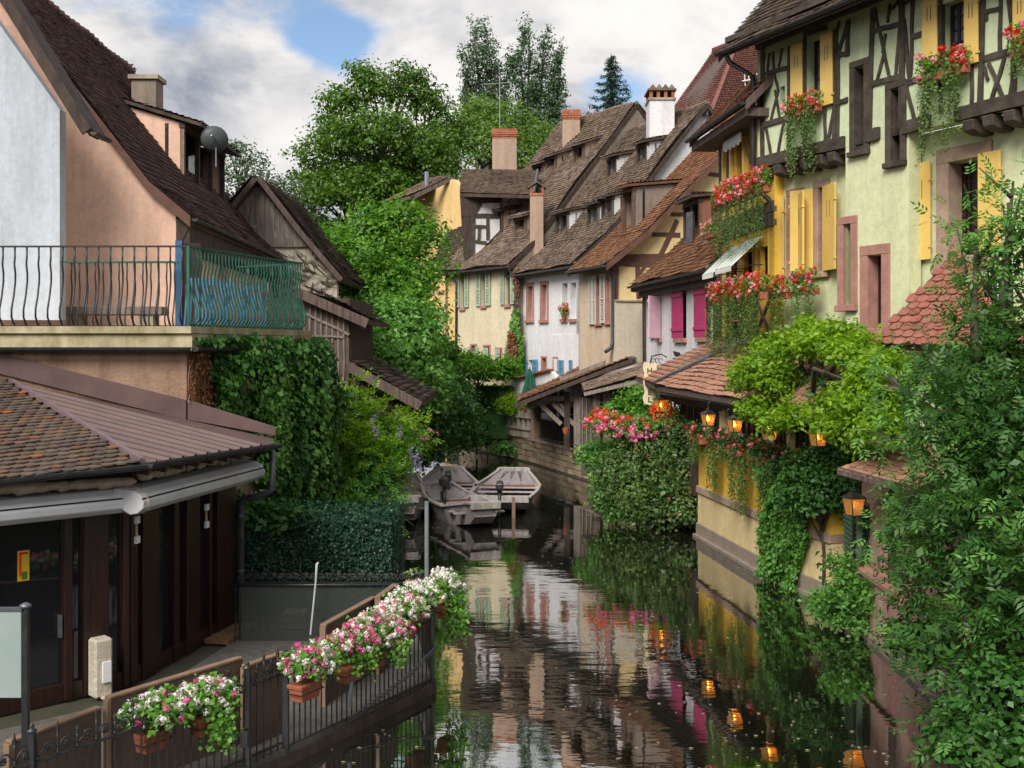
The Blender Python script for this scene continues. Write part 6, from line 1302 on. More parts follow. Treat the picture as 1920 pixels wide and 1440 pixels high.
PKW = Wall(1590, 20.0, 2000, 11.6); t = root('rose_wall', PKW.pt(0, 0), 'peeling rose coloured canal wall under the green bay', 'wall')
PKW.slab('lower_wall', M['rose_pl'], t, -.2, PKW.L, -.8, 1.0, th=.5); PKW.box('sill_ledge', M['stone_pink'], t, -.1, 2.8, 1.0, 1.09, -.3, .06, bevel=.01); PKW.slab('upper_wall', M['rose_pl'], t, 0, PKW.L, 1.0, 2.6, [(1.9, 2.7, 1.1, 2.2)], th=.3, off=-.25); PKW.box('plinth', M['gray_pl'], t, -.2, PKW.L, -.8, .1, 0, .1)
pipe(t, [P(1614, 1050, 19.3), P(1610, 1090, 19.2), P(1606, 1130, 19.1), P(1605, 1185, 19.0)], .035, 'dkzinc')
# plum tiled turret roof and pale gazebo roof among the foliage
t = root('turret_roof_house', PZ(1800, .95, 20.5), 'small outbuilding with steep dull red pyramid roof in the trees', 'outbuilding'); ap = P(1792, 468, 20.6)
a, b, c = P(1634, 648, 19.6), P(1940, 652, 17.6), P(1960, 640, 22); MB().prism([a, b, ap], V((.02, .1, -.08))).build('roof_deck', M['old_wood'], t)
n0 = (b - a).normalized()
def kpt(p, a=a, b=b, c=ap):
    def sd(p, q, r): return (p.x - r.x) * (q.z - r.z) - (q.x - r.x) * (p.z - r.z)
    s = [sd(p, a, b), sd(p, b, c), sd(p, c, a)]; return all(x < 0.01 for x in s) or all(x > -.01 for x in s)
up_ = ap - (a + (b - a) * ((ap - a).dot(n0) / (b - a).length)); tiles('tile', M['tile_red'], t, a, b, b + up_, a + up_, .2, .19, .025, .008, keep=lambda p: kpt(p) and p.x < 9.0, rounded=True, indiv=1)
MB().prism([a, ap, P(1720, 600, 23.5)], V((.02, .1, -.08))).build('roof_back', M['tile_red'], t); MB().box(a.x + .5, 9.0, 19.9, 22, .95, 4.85).build('wall', M['green_pl'], t)
t = root('gazebo', PZ(1680, .95, 18), 'pale tiled gazebo roof half buried in leaves above the lantern', 'gazebo'); a, b, ap = P(1572, 882, 18.4), P(1765, 935, 16.6), P(1790, 812, 18.4)
n0 = (b - a).normalized(); up_ = ap - (a + n0 * (ap - a).dot(n0)); MB().prism([a, b, ap], V((.02, .1, -.08))).build('roof_deck', M['old_wood'], t)
tiles('tile', M['tile_pale'], t, a, b, b + up_, a + up_, .16, .17, .02, .005, keep=lambda p: kpt(p, a, b, ap), rounded=True, indiv=1); MB().beam(a, b, .06, .12).build('eaves_board', M['old_wood'], t)
for p in (a.lerp(b, .6) + V((.1, .5, 0)), b + V((-.2, .2, 0))): MB().box(p.x - .05, p.x + .05, p.y, p.y + .1, .95, p.z).build('post', M['dark_wood'], t)
# ------------------------------------------------------------------ stone quay, balustrade, gardens
t = root('stone_quay', V((1, 46, 0)), 'old sandstone quay wall below the concrete balustrade and timber landing', 'quay')
qs = [V((-2.6, 54.5, 0)), V((-1.0, 51.7, 0)), V((.91, 46.9, 0)), V((2.94, 40.4, 0)), V((4.1, 34.5, 0)), V((4.7, 30.6, 0))]
for a, b in zip(qs, qs[1:]):
    w_ = wall2(a, b); w_.slab('core', M['gray_pl'], t, 0, w_.L, -.8, .98, th=.5, off=-.1)
    z = -.15
    for r_ in range(5):
        h = random.uniform(.2, .27); x = random.uniform(-.2, 0)
        while x < w_.L and z < .95:
            l = random.uniform(.35, .85); x1 = min(x + l, w_.L); o = random.uniform(-.02, .05)
            if x1 - max(x, 0) > .1: 
                q = MB(); x0 = max(x, 0); q.prism([w_.pt(x0 + .012, z + .01, -.2), w_.pt(x1 - .01, z + .012 + random.uniform(-.01, .02), -.2), w_.pt(x1 - .012, z + h - .01, -.2), w_.pt(x0 + .01 + random.uniform(0, .02), z + h - .012, -.2)], w_.n * (.2 + o)); q.build('stone', M['quay'], t)
            x = x1
        z += h
    w_.box('coping', M['concrete'], t, -.02, w_.L + .02, .98, 1.08, -.5, .06, bevel=.015); w_.box('waterline_ledge', M['earth'], t, 0, w_.L, -.5, .05, 0, .1)
bl = wall2(V((-2.4, 54.0, 0)), V((.86, 46.85, 0))); t = root('balustrade', bl.pt(bl.L / 2, 1.0), 'pale concrete garden balustrade pierced by a row of square openings', 'balustrade')
ho = []; n = 10; s0, s1 = bl.sz(912, 790)[0], bl.sz(1001, 790)[0]
for i in range(n): x = s0 + (s1 - s0) * i / n; ho.append((x, x + (s1 - s0) / n * .62, 1.52, 1.85))
bl.slab('panel', M['concrete'], t, .3, bl.L, 1.08, 2.35, ho, th=.14)
for z in (1.42, 1.93): bl.box('moulding', M['concrete'], t, .3, bl.L, z, z + .06, .01, .07)
for i in range(9): x = .4 + (bl.L - .4) * i / 9; bl.box('joint', M['earth'], t, x, x + .025, 1.95, 2.34, .001, .006)
bl.box('end_pier', M['stone_tan'], t, bl.L, bl.L + .3, 1.0, 2.4, -.3, .08, bevel=.02)
# black panel railing with brick coping and blue chairs
rl = wall2(V((1.15, 46.3, 0)), V((2.35, 42.2, 0))); t = root('black_panel_railing', rl.pt(rl.L / 2, 1.08), 'black barred railing panel with brick coping beside the balustrade', 'railing')
for z in (1.2, 1.95): rl.box('rail', M['iron'], t, 0, rl.L, z, z + .05, -.02, .03)
for i in range(26): MB().tube([rl.pt(rl.L * (i + .5) / 26, 1.2), rl.pt(rl.L * (i + .5) / 26, 1.98)], .014, 5).build('bar', M['iron'], t)
rl.box('backing', M['dark_wood'], t, 0, rl.L, 1.2, 1.95, -.12, -.08)
for i in range(14): rl.box('brick', M['brick'], t, rl.L * .95 * i / 14, rl.L * .95 * (i + .92) / 14, 2.35, 2.55 + .03 * (i % 2), -.5, -.2)
for i, (s_, lb) in enumerate(((1.2, 'blue garden chair left of its twin behind the black railing'), (2.3, 'blue garden chair right of its twin behind the black railing'))):
    o = rl.pt(s_, 1.1, -.8); c = root('blue_chair', o, lb, 'chair', 'blue chairs behind the railing')
    MB().obox(o + V((-.25, -.25, .42)), V((.5, 0, 0)), V((0, .5, 0)), Z * .04).build('seat', M['blue'], c); MB().obox(o + V((-.25, -.2, .5)), V((.5, 0, 0)), V((0, .05, 0)), Z * .6 + V((0, -.12, 0))).build('backrest', M['blue'], c)
    for dx in (-.22, .22):
        for dy in (-.22, .22): MB().tube([o + V((dx, dy, 0)), o + V((dx, dy, .44))], .015, 5).build('leg', M['iron'], c)
# timber landing shed
t = root('timber_landing', V((2.3, 41.5, 1.05)), 'open timber framed landing with mossy tiled lean-to roof', 'shelter')
a, b = P(966, 757, 41.2), P(1186, 672, 40.2); c, d = P(1166, 654, 46), P(985, 738, 48)
MB().prism([a, b, c, d], Z * -.13).build('roof_deck', M['dark_wood'], t); tiles('roof_tiles', M['tile_orange'], t, a + Z * .02, d + Z * .02, c + Z * .02, b + Z * .02, .26, .24, .03, .02)
MB().beam(a + V((0, -.05, -.06)), b + V((0, -.05, -.06)), .06, .15).build('verge_board', M['dark_wood'], t); MB().beam(b, c, .3, .06).build('lead_flashing', M['zinc'], t)
def pp(x, y, D=41.6): return P(x, y, D)
for x, y0, y1, w_ in ((1083, 722, 848, .3), (1063, 735, 845, .22)): p, q = pp(x, y1), pp(x, y0); MB().beam(p, q, w_, w_, V((1, 0, 0))).build('post', M['gray_wood' if w_ > .25 else 'dark_wood'], t, bevel=.01)
for x0, y0, x1, y1, w_ in ((1015, 748, 1081, 746, .2), (1007, 752, 1052, 795, .16), (1035, 755, 1081, 800, .16), (1068, 778, 1050, 757, .12), (1120, 748, 1086, 778, .16), (1085, 775, 1086, 735, .1), (1050, 712, 1180, 662, .14)): MB().beam(pp(x0, y0), pp(x1, y1), w_, w_).build('brace', M['gray_wood'], t)
for x in (1010, 1040, 1052, 1165, 1178): p, q = pp(x, 790 if x < 1100 else 700, 43.5), pp(x, 735 if x < 1100 else 672, 43.5); MB().beam(p, q, .14, .14, V((1, 0, 0))).build('rear_post', M['dark_wood'], t)
a, b = pp(1088, 845, 41.3), pp(1120, 745, 41.3); MB().box(a.x, b.x, 41.3, 41.4, a.z, b.z).build('door_panel', M['old_wood'], t)
for k in range(4): x = a.x + (b.x - a.x) * (k + .5) / 4; MB().box(x - .02, x + .02, 41.25, 41.3, a.z, b.z).build('batten', M['gray_wood'], t)
p = P(1061, 806, 41); MB().lathe(p - Z * .15, [(.09, 0), (.14, .2), (.15, .22)], 10).build('hanging_pot', M['terracotta'], tag=('small terracotta pot hanging on the landing post', 'flower pot'))
p = P(1054, 775, 44); MB().box(p.x - .09, p.x + .09, 44, 44.1, 1.0, P(1054, 730, 44).z).build('green_post', M['ygreen'], tag=('vivid green painted post inside the timber landing', 'post'))
# second lean-to with log store
t = root('log_shelter', V((4, 37, 1)), 'dark open lean-to full of stacked logs behind the flowers', 'shelter')
a, b, c, d = P(1096, 735, 37.8), P(1242, 700, 36.2), P(1212, 686, 39.6), P(1090, 722, 41)
MB().prism([a, b, c, d], Z * -.12).build('roof_deck', M['dark_wood'], t); tiles('roof_tiles', M['tile_brown'], t, a + Z * .02, b + Z * .02, c + Z * .02, d + Z * .02, .24, .22, .03, .02)
MB().tube([d + Z * .08, c + Z * .08], .11, 8).build('ridge_pipe', M['mauve'], t, True); MB().beam(a - Z * .08, b - Z * .08, .08, .12).build('eaves_beam', M['gray_wood'], t)
for x in (1118, 1138): p = P(x, 840, 38); MB().box(p.x - .13, p.x + .13, 37.9, 38.15, 1, P(x, 738, 38).z).build('post', M['old_wood'], t)
MB().box(3.6, 6.4, 40.3, 40.5, .9, 3.5).build('back_wall', M['dark_wood'], t)
for i in range(120):
    x, z = random.uniform(3.5, 5.2), random.uniform(1.0, 3.2); r_ = random.uniform(.07, .13); MB().tube([V((x, 39.4, z)), V((x, 39.9, z))], r_, 7).build('log', M['gray_wood'], t)
# garden wall, parasol
wg = Wall(958, 49.8, 1045, 46); t = root('white_garden_wall', wg.pt(wg.L / 2, GB), 'low white garden wall with tile coping before the white house', 'wall')
wg.poly('wall', M['white_pl'], t, [(960, 712), (1032, 694), (1045, 712), (1045, 775), (960, 775)], -.2, 0); p0, p1 = wg.at(959, 711, .03), wg.at(1033, 693, .03); MB().beam(p0, p1, .3, .07).build('coping', M['tile_orange'], t)
wh_ = Wall(880, 52, 962, 50); t = root('cream_garden_wall', wh_.pt(wh_.L / 2, GB), 'cream garden wall under the climbing vine', 'wall'); wh_.poly('wall', M['beige_pl'], t, [(880, 712), (962, 706), (962, 780), (880, 780)], -.2, 0)
o = PZ(993, 1.3, 47.5); t = root('closed_parasol', o, 'closed dark green parasol in front of the white garden wall', 'parasol'); zt = P(993, 692, 47.5).z
MB().tube([o, V((o.x, o.y, zt + .08))], .03, 6).build('pole', M['gray_wood'], t)
mb = MB(); vs = []; prof = [(.05, zt), (.14, zt - .25), (.2, zt - .6), (.3, zt - 1.0), (.33, zt - 1.15)]; seg = 16
for r_, z in prof:
    for k in range(seg): a = 2 * math.pi * k / seg; rr = r_ * (1 + (.22 if k % 2 else -.12)); vs.append(V((o.x + rr * math.cos(a), o.y + rr * math.sin(a), z)))
mb.add(vs, [(i * seg + k, i * seg + (k + 1) % seg, (i + 1) * seg + (k + 1) % seg, (i + 1) * seg + k) for i in range(4) for k in range(seg)]); mb.build('canopy', M['parasol'], t)
# ------------------------------------------------------------------ boats
def boat(c0, c1, wn, wm, wf, label, hn=.55, hf=.75, motor=None, group='flat wooden river punts moored together', deck=True):
    """near end centre c0, far end centre c1; widths near, middle, far; heights of the sides"""
    c0, c1 = V(c0), V(c1); ax = (c1 - c0); Lb = ax.length; ax.normalize(); sx = V((ax.y, -ax.x, 0)); t = root('river_punt', c0.lerp(c1, .5), label, 'boat', group)
    st = [(0, wn, hn, .36), (.08, wn * 1.06, hn * .95, .12), (.3, wm * .98, .5, -.04), (.55, wm, .5, -.06), (.78, (wm + wf) * .52, .56, .0), (.93, wf * 1.08, hf * .92, .26), (1, wf, hf, .46)]
    def sec(f, w_, h, b, i=0): c = c0 + ax * (Lb * f); hw = w_ / 2 - i; bw = w_ * .36 - i; return [c - sx * hw + Z * h, c - sx * bw + Z * (b + i * .7), c + sx * bw + Z * (b + i * .7), c + sx * hw + Z * h]
    mb = MB()
    for ins, fl in ((0, 0), (.04, 1)):
        S_ = [sec(*s, ins) for s in st]; 
        for a, b in zip(S_, S_[1:]):
            for k in range(3): mb.add([a[k], a[k + 1], b[k + 1], b[k]], [(0, 1, 2, 3)])
        for s in (S_[0], S_[-1]): mb.add(s, [(0, 1, 2, 3)])
    mb.build('hull', M['boat_wood'], t)
    for sg in (-1, 1):
        pts = [c0 + ax * (Lb * f) + sx * sg * (w_ / 2) + Z * (h + .015) for f, w_, h, b in st]; q = MB()
        for a, b in zip(pts, pts[1:]): q.beam(a - (b - a) * .0, b, .11, .05, sx)
        q.build('gunwale', M['boat_wood'], t)
    for f, w_, h, nm in ((.0, wn, hn, 'transom_rail'), (1., wf, hf, 'bow_rail')): c = c0 + ax * (Lb * f); MB().beam(c - sx * w_ * .5 + Z * (h - .05), c + sx * w_ * .5 + Z * (h - .05), .16, .2).build(nm, M['boat_wood'], t, bevel=.01)
    for f in (.12, .22, .40, .58): w_ = wm * .92; c = c0 + ax * (Lb * f) + Z * .40; MB().beam(c - sx * w_ / 2, c + sx * w_ / 2, .2, .04, ax).build('bench', M['boat_wood'], t, bevel=.008)
    for k in range(4):
        u = (k - 1.5) / 4; c_0 = c0 + ax * Lb * .60 + sx * (u * wm * .82) + Z * .47; c_1 = c0 + ax * Lb * .96 + sx * (u * wf * .86) + Z * (hf * .9); MB().beam(c_0, c_1, wm * .19, .025, sx).build('deck_board', M['deck_b'], t)
    c = c0 + ax * Lb * .6 + Z * .42; MB().beam(c - sx * wm * .42, c + sx * wm * .42, .04, .12, ax).build('red_tarp', M['redbrown_pl'], t)
    c = c0 + Z * (hn - .2) - ax * .03; MB().tube([c + sx * (wn * .35) + V((.06 * math.cos(a), -.02, .06 * math.sin(a))) for a in [k * .7 for k in range(10)]], .01, 5).build('mooring_ring', M['iron'], t)
    if motor:
        p = c0 + ax * motor[0] + sx * motor[1] + Z * .62; m_ = root('outboard_motor', p, None, None); m_.parent = t; m_.location = ORG[m_.name] - ORG[t.name]; h = motor[2]
        mb = MB(); mb.add([p + Z * (h + z) + sx * a * k + ax * b * k2 for z, k, k2 in ((0, .07, .10), (.1, .11, .19), (.24, .10, .18), (.32, .06, .1)) for a, b in ((-1, -1), (1, -1), (1, 1), (-1, 1))], [(3, 2, 1, 0), (12, 13, 14, 15)] + [(4 * i + j, 4 * i + (j + 1) % 4, 4 * i + 4 + (j + 1) % 4, 4 * i + 4 + j) for i in range(3) for j in range(4)]); mb.build('engine_cover', M['iron'], m_, bevel=.015); MB().tube([p - Z * .6 - ax * .1, p + Z * (h + .02)], [.04, .055], 8).build('shaft', M['iron'], m_, True)
        MB().tube([p + Z * (h + .05), p + Z * (h + .02) + ax * .4 + sx * .1], .018, 6).build('tiller', M['iron'], m_); MB().obox(p - sx * .07 - Z * .12, sx * .14, ax * .14, Z * .25).build('clamp', M['iron'], m_)
    return t
M['deck_b'] = plain('pale boat planks', (.34, .30, .31), (.24, .21, .22), 5, .55, .3, (1, 1, .6))
boat((-.36, 32.3, 0), (.06, 38.2, 0), 1.72, 2.05, 1.0, 'right hand grey punt with black motor on its square stern', motor=(-.05, 0.0, .1))
boat((-2.05, 33.4, 0), (-2.2, 38.6, 0), 1.6, 1.95, .95, 'middle grey punt with pale deck boards behind the leaning pole', motor=(.1, .1, .25))
boat((-.72, 29.8, 0), (-2.35, 34.0, 0), .85, 1.6, 1.0, 'front punt with its square bow pointing at the camera', hn=.72, motor=(2.6, -.35, .25))
boat((-3.05, 30.3, 0), (-3.6, 36.5, 0), .95, 1.5, .9, 'left punt tucked under the landing roof and vines', hn=.82)
for k, (a, b) in enumerate(((P(700, 905, 29), P(775, 985, 29.5)), (P(880, 925, 32), P(845, 925, 32)))): 
    m_ = a.lerp(b, .5) - Z * .15; MB().tube([a, m_, b], .012, 5).build('mooring_rope', M['ply'], tag=(('slack mooring rope from the vines to the left punt', 'short rope tying the middle and right punts together')[k], 'rope'))
p = P(963, 955, 31.9); MB().beam(p - Z * .6, p + Z * .35, .1, .05, V((1, 0, 0))).build('fender_board', M['ply'], tag=('short orange brown board hanging at the right punt stern', 'board'))
# ------------------------------------------------------------------ trees and shrubs
def BL(L_, sy=.9, sz=.85): return [(tuple(P(x, y, D)), (r, r * sy, r * sz)) for x, y, r, D in L_]
# far trees
c = P(700, 320, 85); rb = random.Random(4)
bl = BL([(700, 330, 5.2, 87), (700, 170, 2.4, 85), (760, 165, 2.2, 85), (640, 195, 2.1, 85), (800, 200, 2.2, 86), (600, 290, 2.2, 84), (660, 260, 2.8, 82.5), (730, 250, 2.8, 82), (800, 290, 2.4, 83), (590, 365, 2.1, 83), (650, 360, 2.8, 82), (720, 350, 2.6, 82), (600, 440, 2.2, 83), (670, 450, 2.4, 82.5), (570, 420, 1.6, 84), (830, 240, 1.6, 86), (620, 240, 1.5, 84), (680, 140, 1.2, 85), (770, 145, 1.0, 85), (560, 470, 1.8, 84), (640, 520, 3, 84), (575, 330, 1.3, 84)])
tree('horse_chestnut', (c.x, 87, .9), (c.x, 87, 9), bl, 'leaf_big', 'huge dark green chestnut tree dominating the sky left of centre', 'tree', 2500, 12, .33, .29, r=.55, lo=.5)
bl = BL([(900, 215, 1.8, 90), (950, 225, 1.8, 90), (1000, 250, 1.6, 90), (860, 260, 2.2, 88), (920, 275, 2.4, 87), (790, 300, 2.3, 86), (830, 330, 2.4, 84), (760, 320, 1.6, 86), (980, 300, 2.4, 88), (740, 365, 2.0, 84), (885, 240, 1.7, 88), (1025, 270, 1.5, 90), (700, 390, 1.5, 84), (830, 275, 1.6, 86)])
tree('linden_tree', (-3, 88, .9), (-3, 88, 14), bl, 'leaf_mid', 'softer yellow green tree spreading behind the tower dormer', 'tree', 1900, 12, .34, .25, r=.45)
def poplar(cx, D, tops, label, sd):
    rr = random.Random(sd); bl = []
    for tx, ty, bx_, by, r in tops:
        n = 9
        for i in range(n): f = i / (n - 1); x = bx_ + (tx - bx_) * f + 6 * math.sin(f * 5 + tx); y = by + (ty - by) * f; bl.append((tuple(P(x, y, D + rr.uniform(-1, 1))), (r * (.55 + .45 * math.sin(math.pi * min(1, f * .8 + .25))), r * .8, 1.6)))
    a = crown(bl, 1500, 10, .22, .26, lo=.35, hi=1.1, low=-1, droop=(.2, 0, .6))
    t = root('poplar_tree', V((P(cx, 0, D).x, D, .9)), label, 'tree', 'feathery poplars on the skyline'); mb = MB()
    for tx, ty, bx_, by, r in tops: mb.tube([PZ(cx, 1, D), P(bx_, by, D), P((tx + bx_) / 2, (ty + by) / 2, D), P(tx, ty + 15, D)], [.3, .2, .12, .03], 6)
    mb.build('trunk', M['bark'], t, True); qmesh('crown', a, M['leaf_pop'], t)
poplar(920, 110, [(888, 48, 905, 230, 1.0), (912, 60, 915, 240, 1.1), (930, 95, 925, 240, 1.1), (865, 100, 890, 230, .8), (952, 110, 940, 240, .9), (870, 150, 890, 235, .7)], 'left feathery poplar with wind bent tips on the skyline', 3)
poplar(1010, 110, [(992, 55, 990, 240, 1.0), (1020, 75, 1010, 240, 1.1), (1045, 95, 1030, 240, 1.0), (975, 90, 985, 240, .9), (1048, 130, 1040, 240, .7)], 'right feathery poplar leaning beside its partner', 9)
# spruce
D = 100; t = root('spruce_tree', PZ(1146, .9, D), 'blue green spruce poking above the grey gabled roof', 'tree'); mb = MB().tube([PZ(1148, .9, D), P(1147, 220, D), P(1146, 100, D)], [.4, .2, .03], 7); q = []
for i in range(70):
    f = (i + .5) / 70; z = P(0, 104, D).z * (1 - f) + P(0, 235, D).z * f; R = .25 + 2.9 * f ** .9; a = i * 2.399 + random.uniform(-.3, .3); o = V((PZ(1147, 0, D).x, D, z)); e = o + V((math.cos(a) * R, math.sin(a) * R, -.1 - R * .22)); m_ = o.lerp(e, .6) - Z * .22 * R * .5; e += Z * .1 * R
    mb.tube([o, m_, e], [.05, .03, .01], 4); k = int(22 + 55 * R)
    for j in range(k): u = random.random() ** .8; b = o.lerp(m_, u * 1.6) if u < .6 else m_.lerp(e, (u - .6) / .4); q.append(tuple(b + V((random.gauss(0, .13), random.gauss(0, .13), random.gauss(-.07, .09)))))
mb.build('trunk', M['bark'], t); q = np.array(q); qmesh('crown', leaves(q, np.tile((0, 0, 1.), (len(q), 1)) + rng.normal(size=q.shape) * .5, .28, .3), M['leaf_fir'], t)
bl = BL([(455, 320, 1.4, 60), (440, 290, 1.0, 60), (480, 345, 1.2, 60), (520, 365, 1.2, 61), (535, 400, 1.2, 61), (500, 390, 1.4, 61), (425, 350, 1.2, 60), (545, 350, .7, 60), (470, 300, .7, 60)])
tree('background_tree', (-15, 60, .2), (-14.5, 60, 9), bl, 'leaf_pop', 'thin blue green tree behind the barn gable', 'tree', 700, 8, .22, .18, r=.25, fill=False)
bl = BL([(213, 138, .35, 36), (228, 140, .25, 36), (240, 134, .2, 36)]); t = root('roof_seedling', P(225, 150, 36), 'leafy branch showing over the salmon roof ridge', 'tree'); qmesh('crown', crown(bl, 40, 6, .1, .16), M['leaf_pop'], t); MB().tube([PZ(225, 8, 36.5), P(225, 150, 36.4), P(240, 136, 36)], .03, 5).build('trunk', M['bark'], t)
# green bank beyond the sheds
bl = BL([(720, 450, 1.5, 42), (700, 510, 1.8, 41), (770, 500, 1.5, 42), (660, 480, 1.2, 42), (740, 560, 1.6, 41), (772, 560, .9, 42), (745, 405, .9, 42), (790, 440, .9, 42), (650, 530, 1.2, 41), (690, 420, .7, 42), (770, 410, .6, 42), (640, 455, .7, 42), (795, 520, .4, 42), (690, 570, 1.5, 41)])
tree('bright_maple', (-5, 43, .2), (-4.8, 43, 5), bl, 'leaf_bright', 'bright green tree before the pale yellow house', 'tree', 1500, 11, .2, .17, r=.2, lo=.5, hi=1.2)
bl = BL([(710, 620, 1.3, 38), (760, 615, 1.2, 38), (770, 655, 1.0, 39), (680, 660, 1.2, 37), (740, 670, 1.2, 37), (785, 710, 1.0, 38), (770, 740, 1.2, 38), (700, 720, 1.0, 36)])
tree('sumac_tree', (-4.2, 38, .2), (-4.3, 38, 3), bl, 'leaf_fresh', 'large leaved blue green sumac behind the boat shed', 'tree', 1300, 10, .25, .21, asp=.5, r=.12, lo=.5, hi=1.2)
bl = BL([(815, 760, 1.3, 42), (840, 810, 1.1, 43), (800, 820, 1.0, 40), (850, 775, 1.0, 46), (850, 735, .8, 48), (830, 735, 1.0, 45), (885, 745, .5, 50), (805, 705, .9, 44), (880, 810, 1.0, 50), (905, 800, .7, 51), (780, 780, 1.2, 39), (760, 850, .8, 38), (800, 850, .6, 39), (740, 820, 1.0, 38), (890, 760, 1.0, 51)])
tree('bank_shrubs', (-4.5, 46, .2), (-4.5, 46, 2), bl, 'leaf_dark', 'dense dark shrubs closing the bend of the canal', 'shrub', 2600, 10, .25, .16, r=.1)
bl = BL([(880, 800, .8, 49), (900, 820, .6, 49.5), (870, 830, .6, 48), (895, 775, .5, 49.5), (935, 840, .35, 49.3), (950, 842, .3, 48.6)])
tree('waterside_bush', (-1.6, 50, .1), (-1.6, 50, .9), bl, 'leaf_fresh', 'feathery green bush at the foot of the concrete balustrade', 'shrub', 700, 8, .14, .13, r=.05)
bl = BL([(868, 690, .6, 49), (900, 695, .55, 49), (930, 698, .5, 49), (955, 690, .45, 49), (855, 690, .5, 48), (880, 690, .7, 48), (830, 665, .7, 46), (945, 700, .35, 49), (905, 682, .3, 49)])
tree('wall_vine', (-1.5, 49.5, .9), (-1.5, 49.5, 4), bl, 'leaf_bright', 'bright vine sprawling over the cream garden wall', 'vine', 1200, 9, .18, .14, r=.06)
WX = Wall(948, 51.7, 990, 50.7)
wallfoliage(WX, [(962, 585), (975, 580), (984, 640), (986, 700), (970, 710), (945, 700), (955, 650)], 1500, .16, 'leaf_fresh', 'downpipe_ivy', 'ivy column climbing the corner between cream and white house', 'ivy', (.05, .4))
wallfoliage(WX, [(962, 620), (975, 630), (984, 690), (978, 712), (960, 705)], 700, .15, 'leaf_dry', 'dead_ivy', 'rusty dead ivy at the white house corner', 'ivy', (.2, .5)); wallfoliage(WX, [(964, 500), (975, 500), (975, 580), (968, 585)], 140, .12, 'leaf_dry', 'dead_ivy_strand', 'thin rusty ivy strand under the white house eaves', 'ivy', (.05, .25))
def boxhedge(x0, x1, y0, y1, D0, D1, mat, label, n=4000, Ls=.1):
    a, b = P(x0, y1, D0), P(x1, y0, D0); t = root('box_hedge', V(((a.x + b.x) / 2, D0, a.z)), label, 'hedge'); MB().box(a.x + .05, b.x - .05, D0 + .08, D1, .9, b.z - .06).build('core', M[mat], t)
    c = np.stack([rng.uniform(a.x, b.x, n), rng.uniform(D0 - .04, D0 + .06, n), rng.uniform(a.z, b.z, n)], 1); d = np.stack([rng.uniform(a.x, b.x, n // 2), rng.uniform(D0, D1, n // 2), rng.uniform(b.z - .05, b.z + .05, n // 2)], 1)
    c = np.concatenate([c, d]); qmesh('foliage', leaves(c, rng.normal(size=c.shape) * .6 + np.array((0, -.6, .5)), Ls, .6), M[mat], t)
boxhedge(890, 962, 727, 772, 49.2, 50.4, 'leaf_dark', 'square clipped garden hedge behind the concrete balustrade')
tree('yellow_shrub', PZ(953, 1, 48.6), PZ(953, 2.2, 48.6), BL([(953, 755, .45, 48.6), (960, 768, .35, 48.3), (945, 765, .3, 48.6)]), 'leaf_yel', 'small yellow shrub on the end of the balustrade', 'shrub', 220, 8, .1, .1, r=.03)
for i, (x, y, D, cn, lb) in enumerate(((978, 765, 47.8, 'fl_orange', 'scarlet flower tub on the balustrade'), (988, 769, 47.4, 'fl_hot', 'pink and yellow flower tub beside the scarlet one'), (1058, 592, 47.6, 'fl_red', 'red geranium pot on the white house window sill'))):
    p = P(x, y, D) if i < 2 else WB.at(1058, 598, .15); t = root('flower_tub', p, lb, 'flower pot'); MB().lathe(p - Z * .02, [(.1, 0), (.14, .22), (.15, .24)], 10).build('tub', M['terracotta'], t, True)
    c = np.array(p) + rng.normal(size=(160, 3)) * .12 + np.array((0, 0, .34)); qmesh('foliage', leaves(c, rng.normal(size=c.shape) + np.array((0, -.4, .5)), .1, .8), M['leaf_ger'], t); c = np.array(p) + rng.normal(size=(16, 3)) * .14 + np.array((0, -.1, .45)); qmesh('flowers', heads(c, .07, 12), M[cn], t)
# wisteria over the shed
bl = BL([(660, 775, .6, 26), (700, 800, .65, 26), (740, 820, .5, 26), (770, 810, .4, 27), (660, 840, .7, 25.5), (700, 870, .6, 25.5), (730, 860, .5, 26), (650, 900, .6, 25), (690, 930, .6, 25), (720, 900, .45, 25.5), (650, 960, .5, 24.5), (700, 975, .45, 24.8), (745, 850, .3, 26), (655, 750, .3, 26), (785, 830, .22, 27), (640, 810, .4, 25.5)])
t = root('wisteria', PZ(690, .1, 25.5), 'yellow green wisteria with violet blossom beside the ivy wall', 'climber')
up_ = [b for b in bl if b[0][2] > 2.2]; lo_ = [b for b in bl if b[0][2] <= 2.5]
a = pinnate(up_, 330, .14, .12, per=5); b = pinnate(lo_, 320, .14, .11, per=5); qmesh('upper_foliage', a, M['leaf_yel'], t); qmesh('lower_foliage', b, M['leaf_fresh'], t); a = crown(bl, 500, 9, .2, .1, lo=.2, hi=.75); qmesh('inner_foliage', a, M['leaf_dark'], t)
mb = MB()
for k in range(5): mb.tube([PZ(640 + 20 * k, .1, 25.7), P(650 + 18 * k, 900, 25.6), P(660 + 22 * k, 800, 26)], [.05, .04, .015], 6)
mb.build('stem', M['bark'], t, True)
for k, (x, y) in enumerate(((700, 782), (705, 800), (750, 800), (788, 865), (780, 850), (648, 880), (718, 910), (690, 925), (648, 990), (770, 838))):
    p = P(x, y, 25.0); c = np.array(p) - np.outer(np.linspace(0, .3, 40), (0, 0, 1)) + rng.normal(size=(40, 3)) * .03 * np.linspace(1.2, .4, 40)[:, None]; qmesh('blossom', leaves(c, rng.normal(size=c.shape), .045, .9), M['fl_vio'] if 'fl_vio' in M else M.setdefault('fl_vio', petal('violet petals', g((.28, .2, .55), (.4, .3, .65)))), t, kind=None)
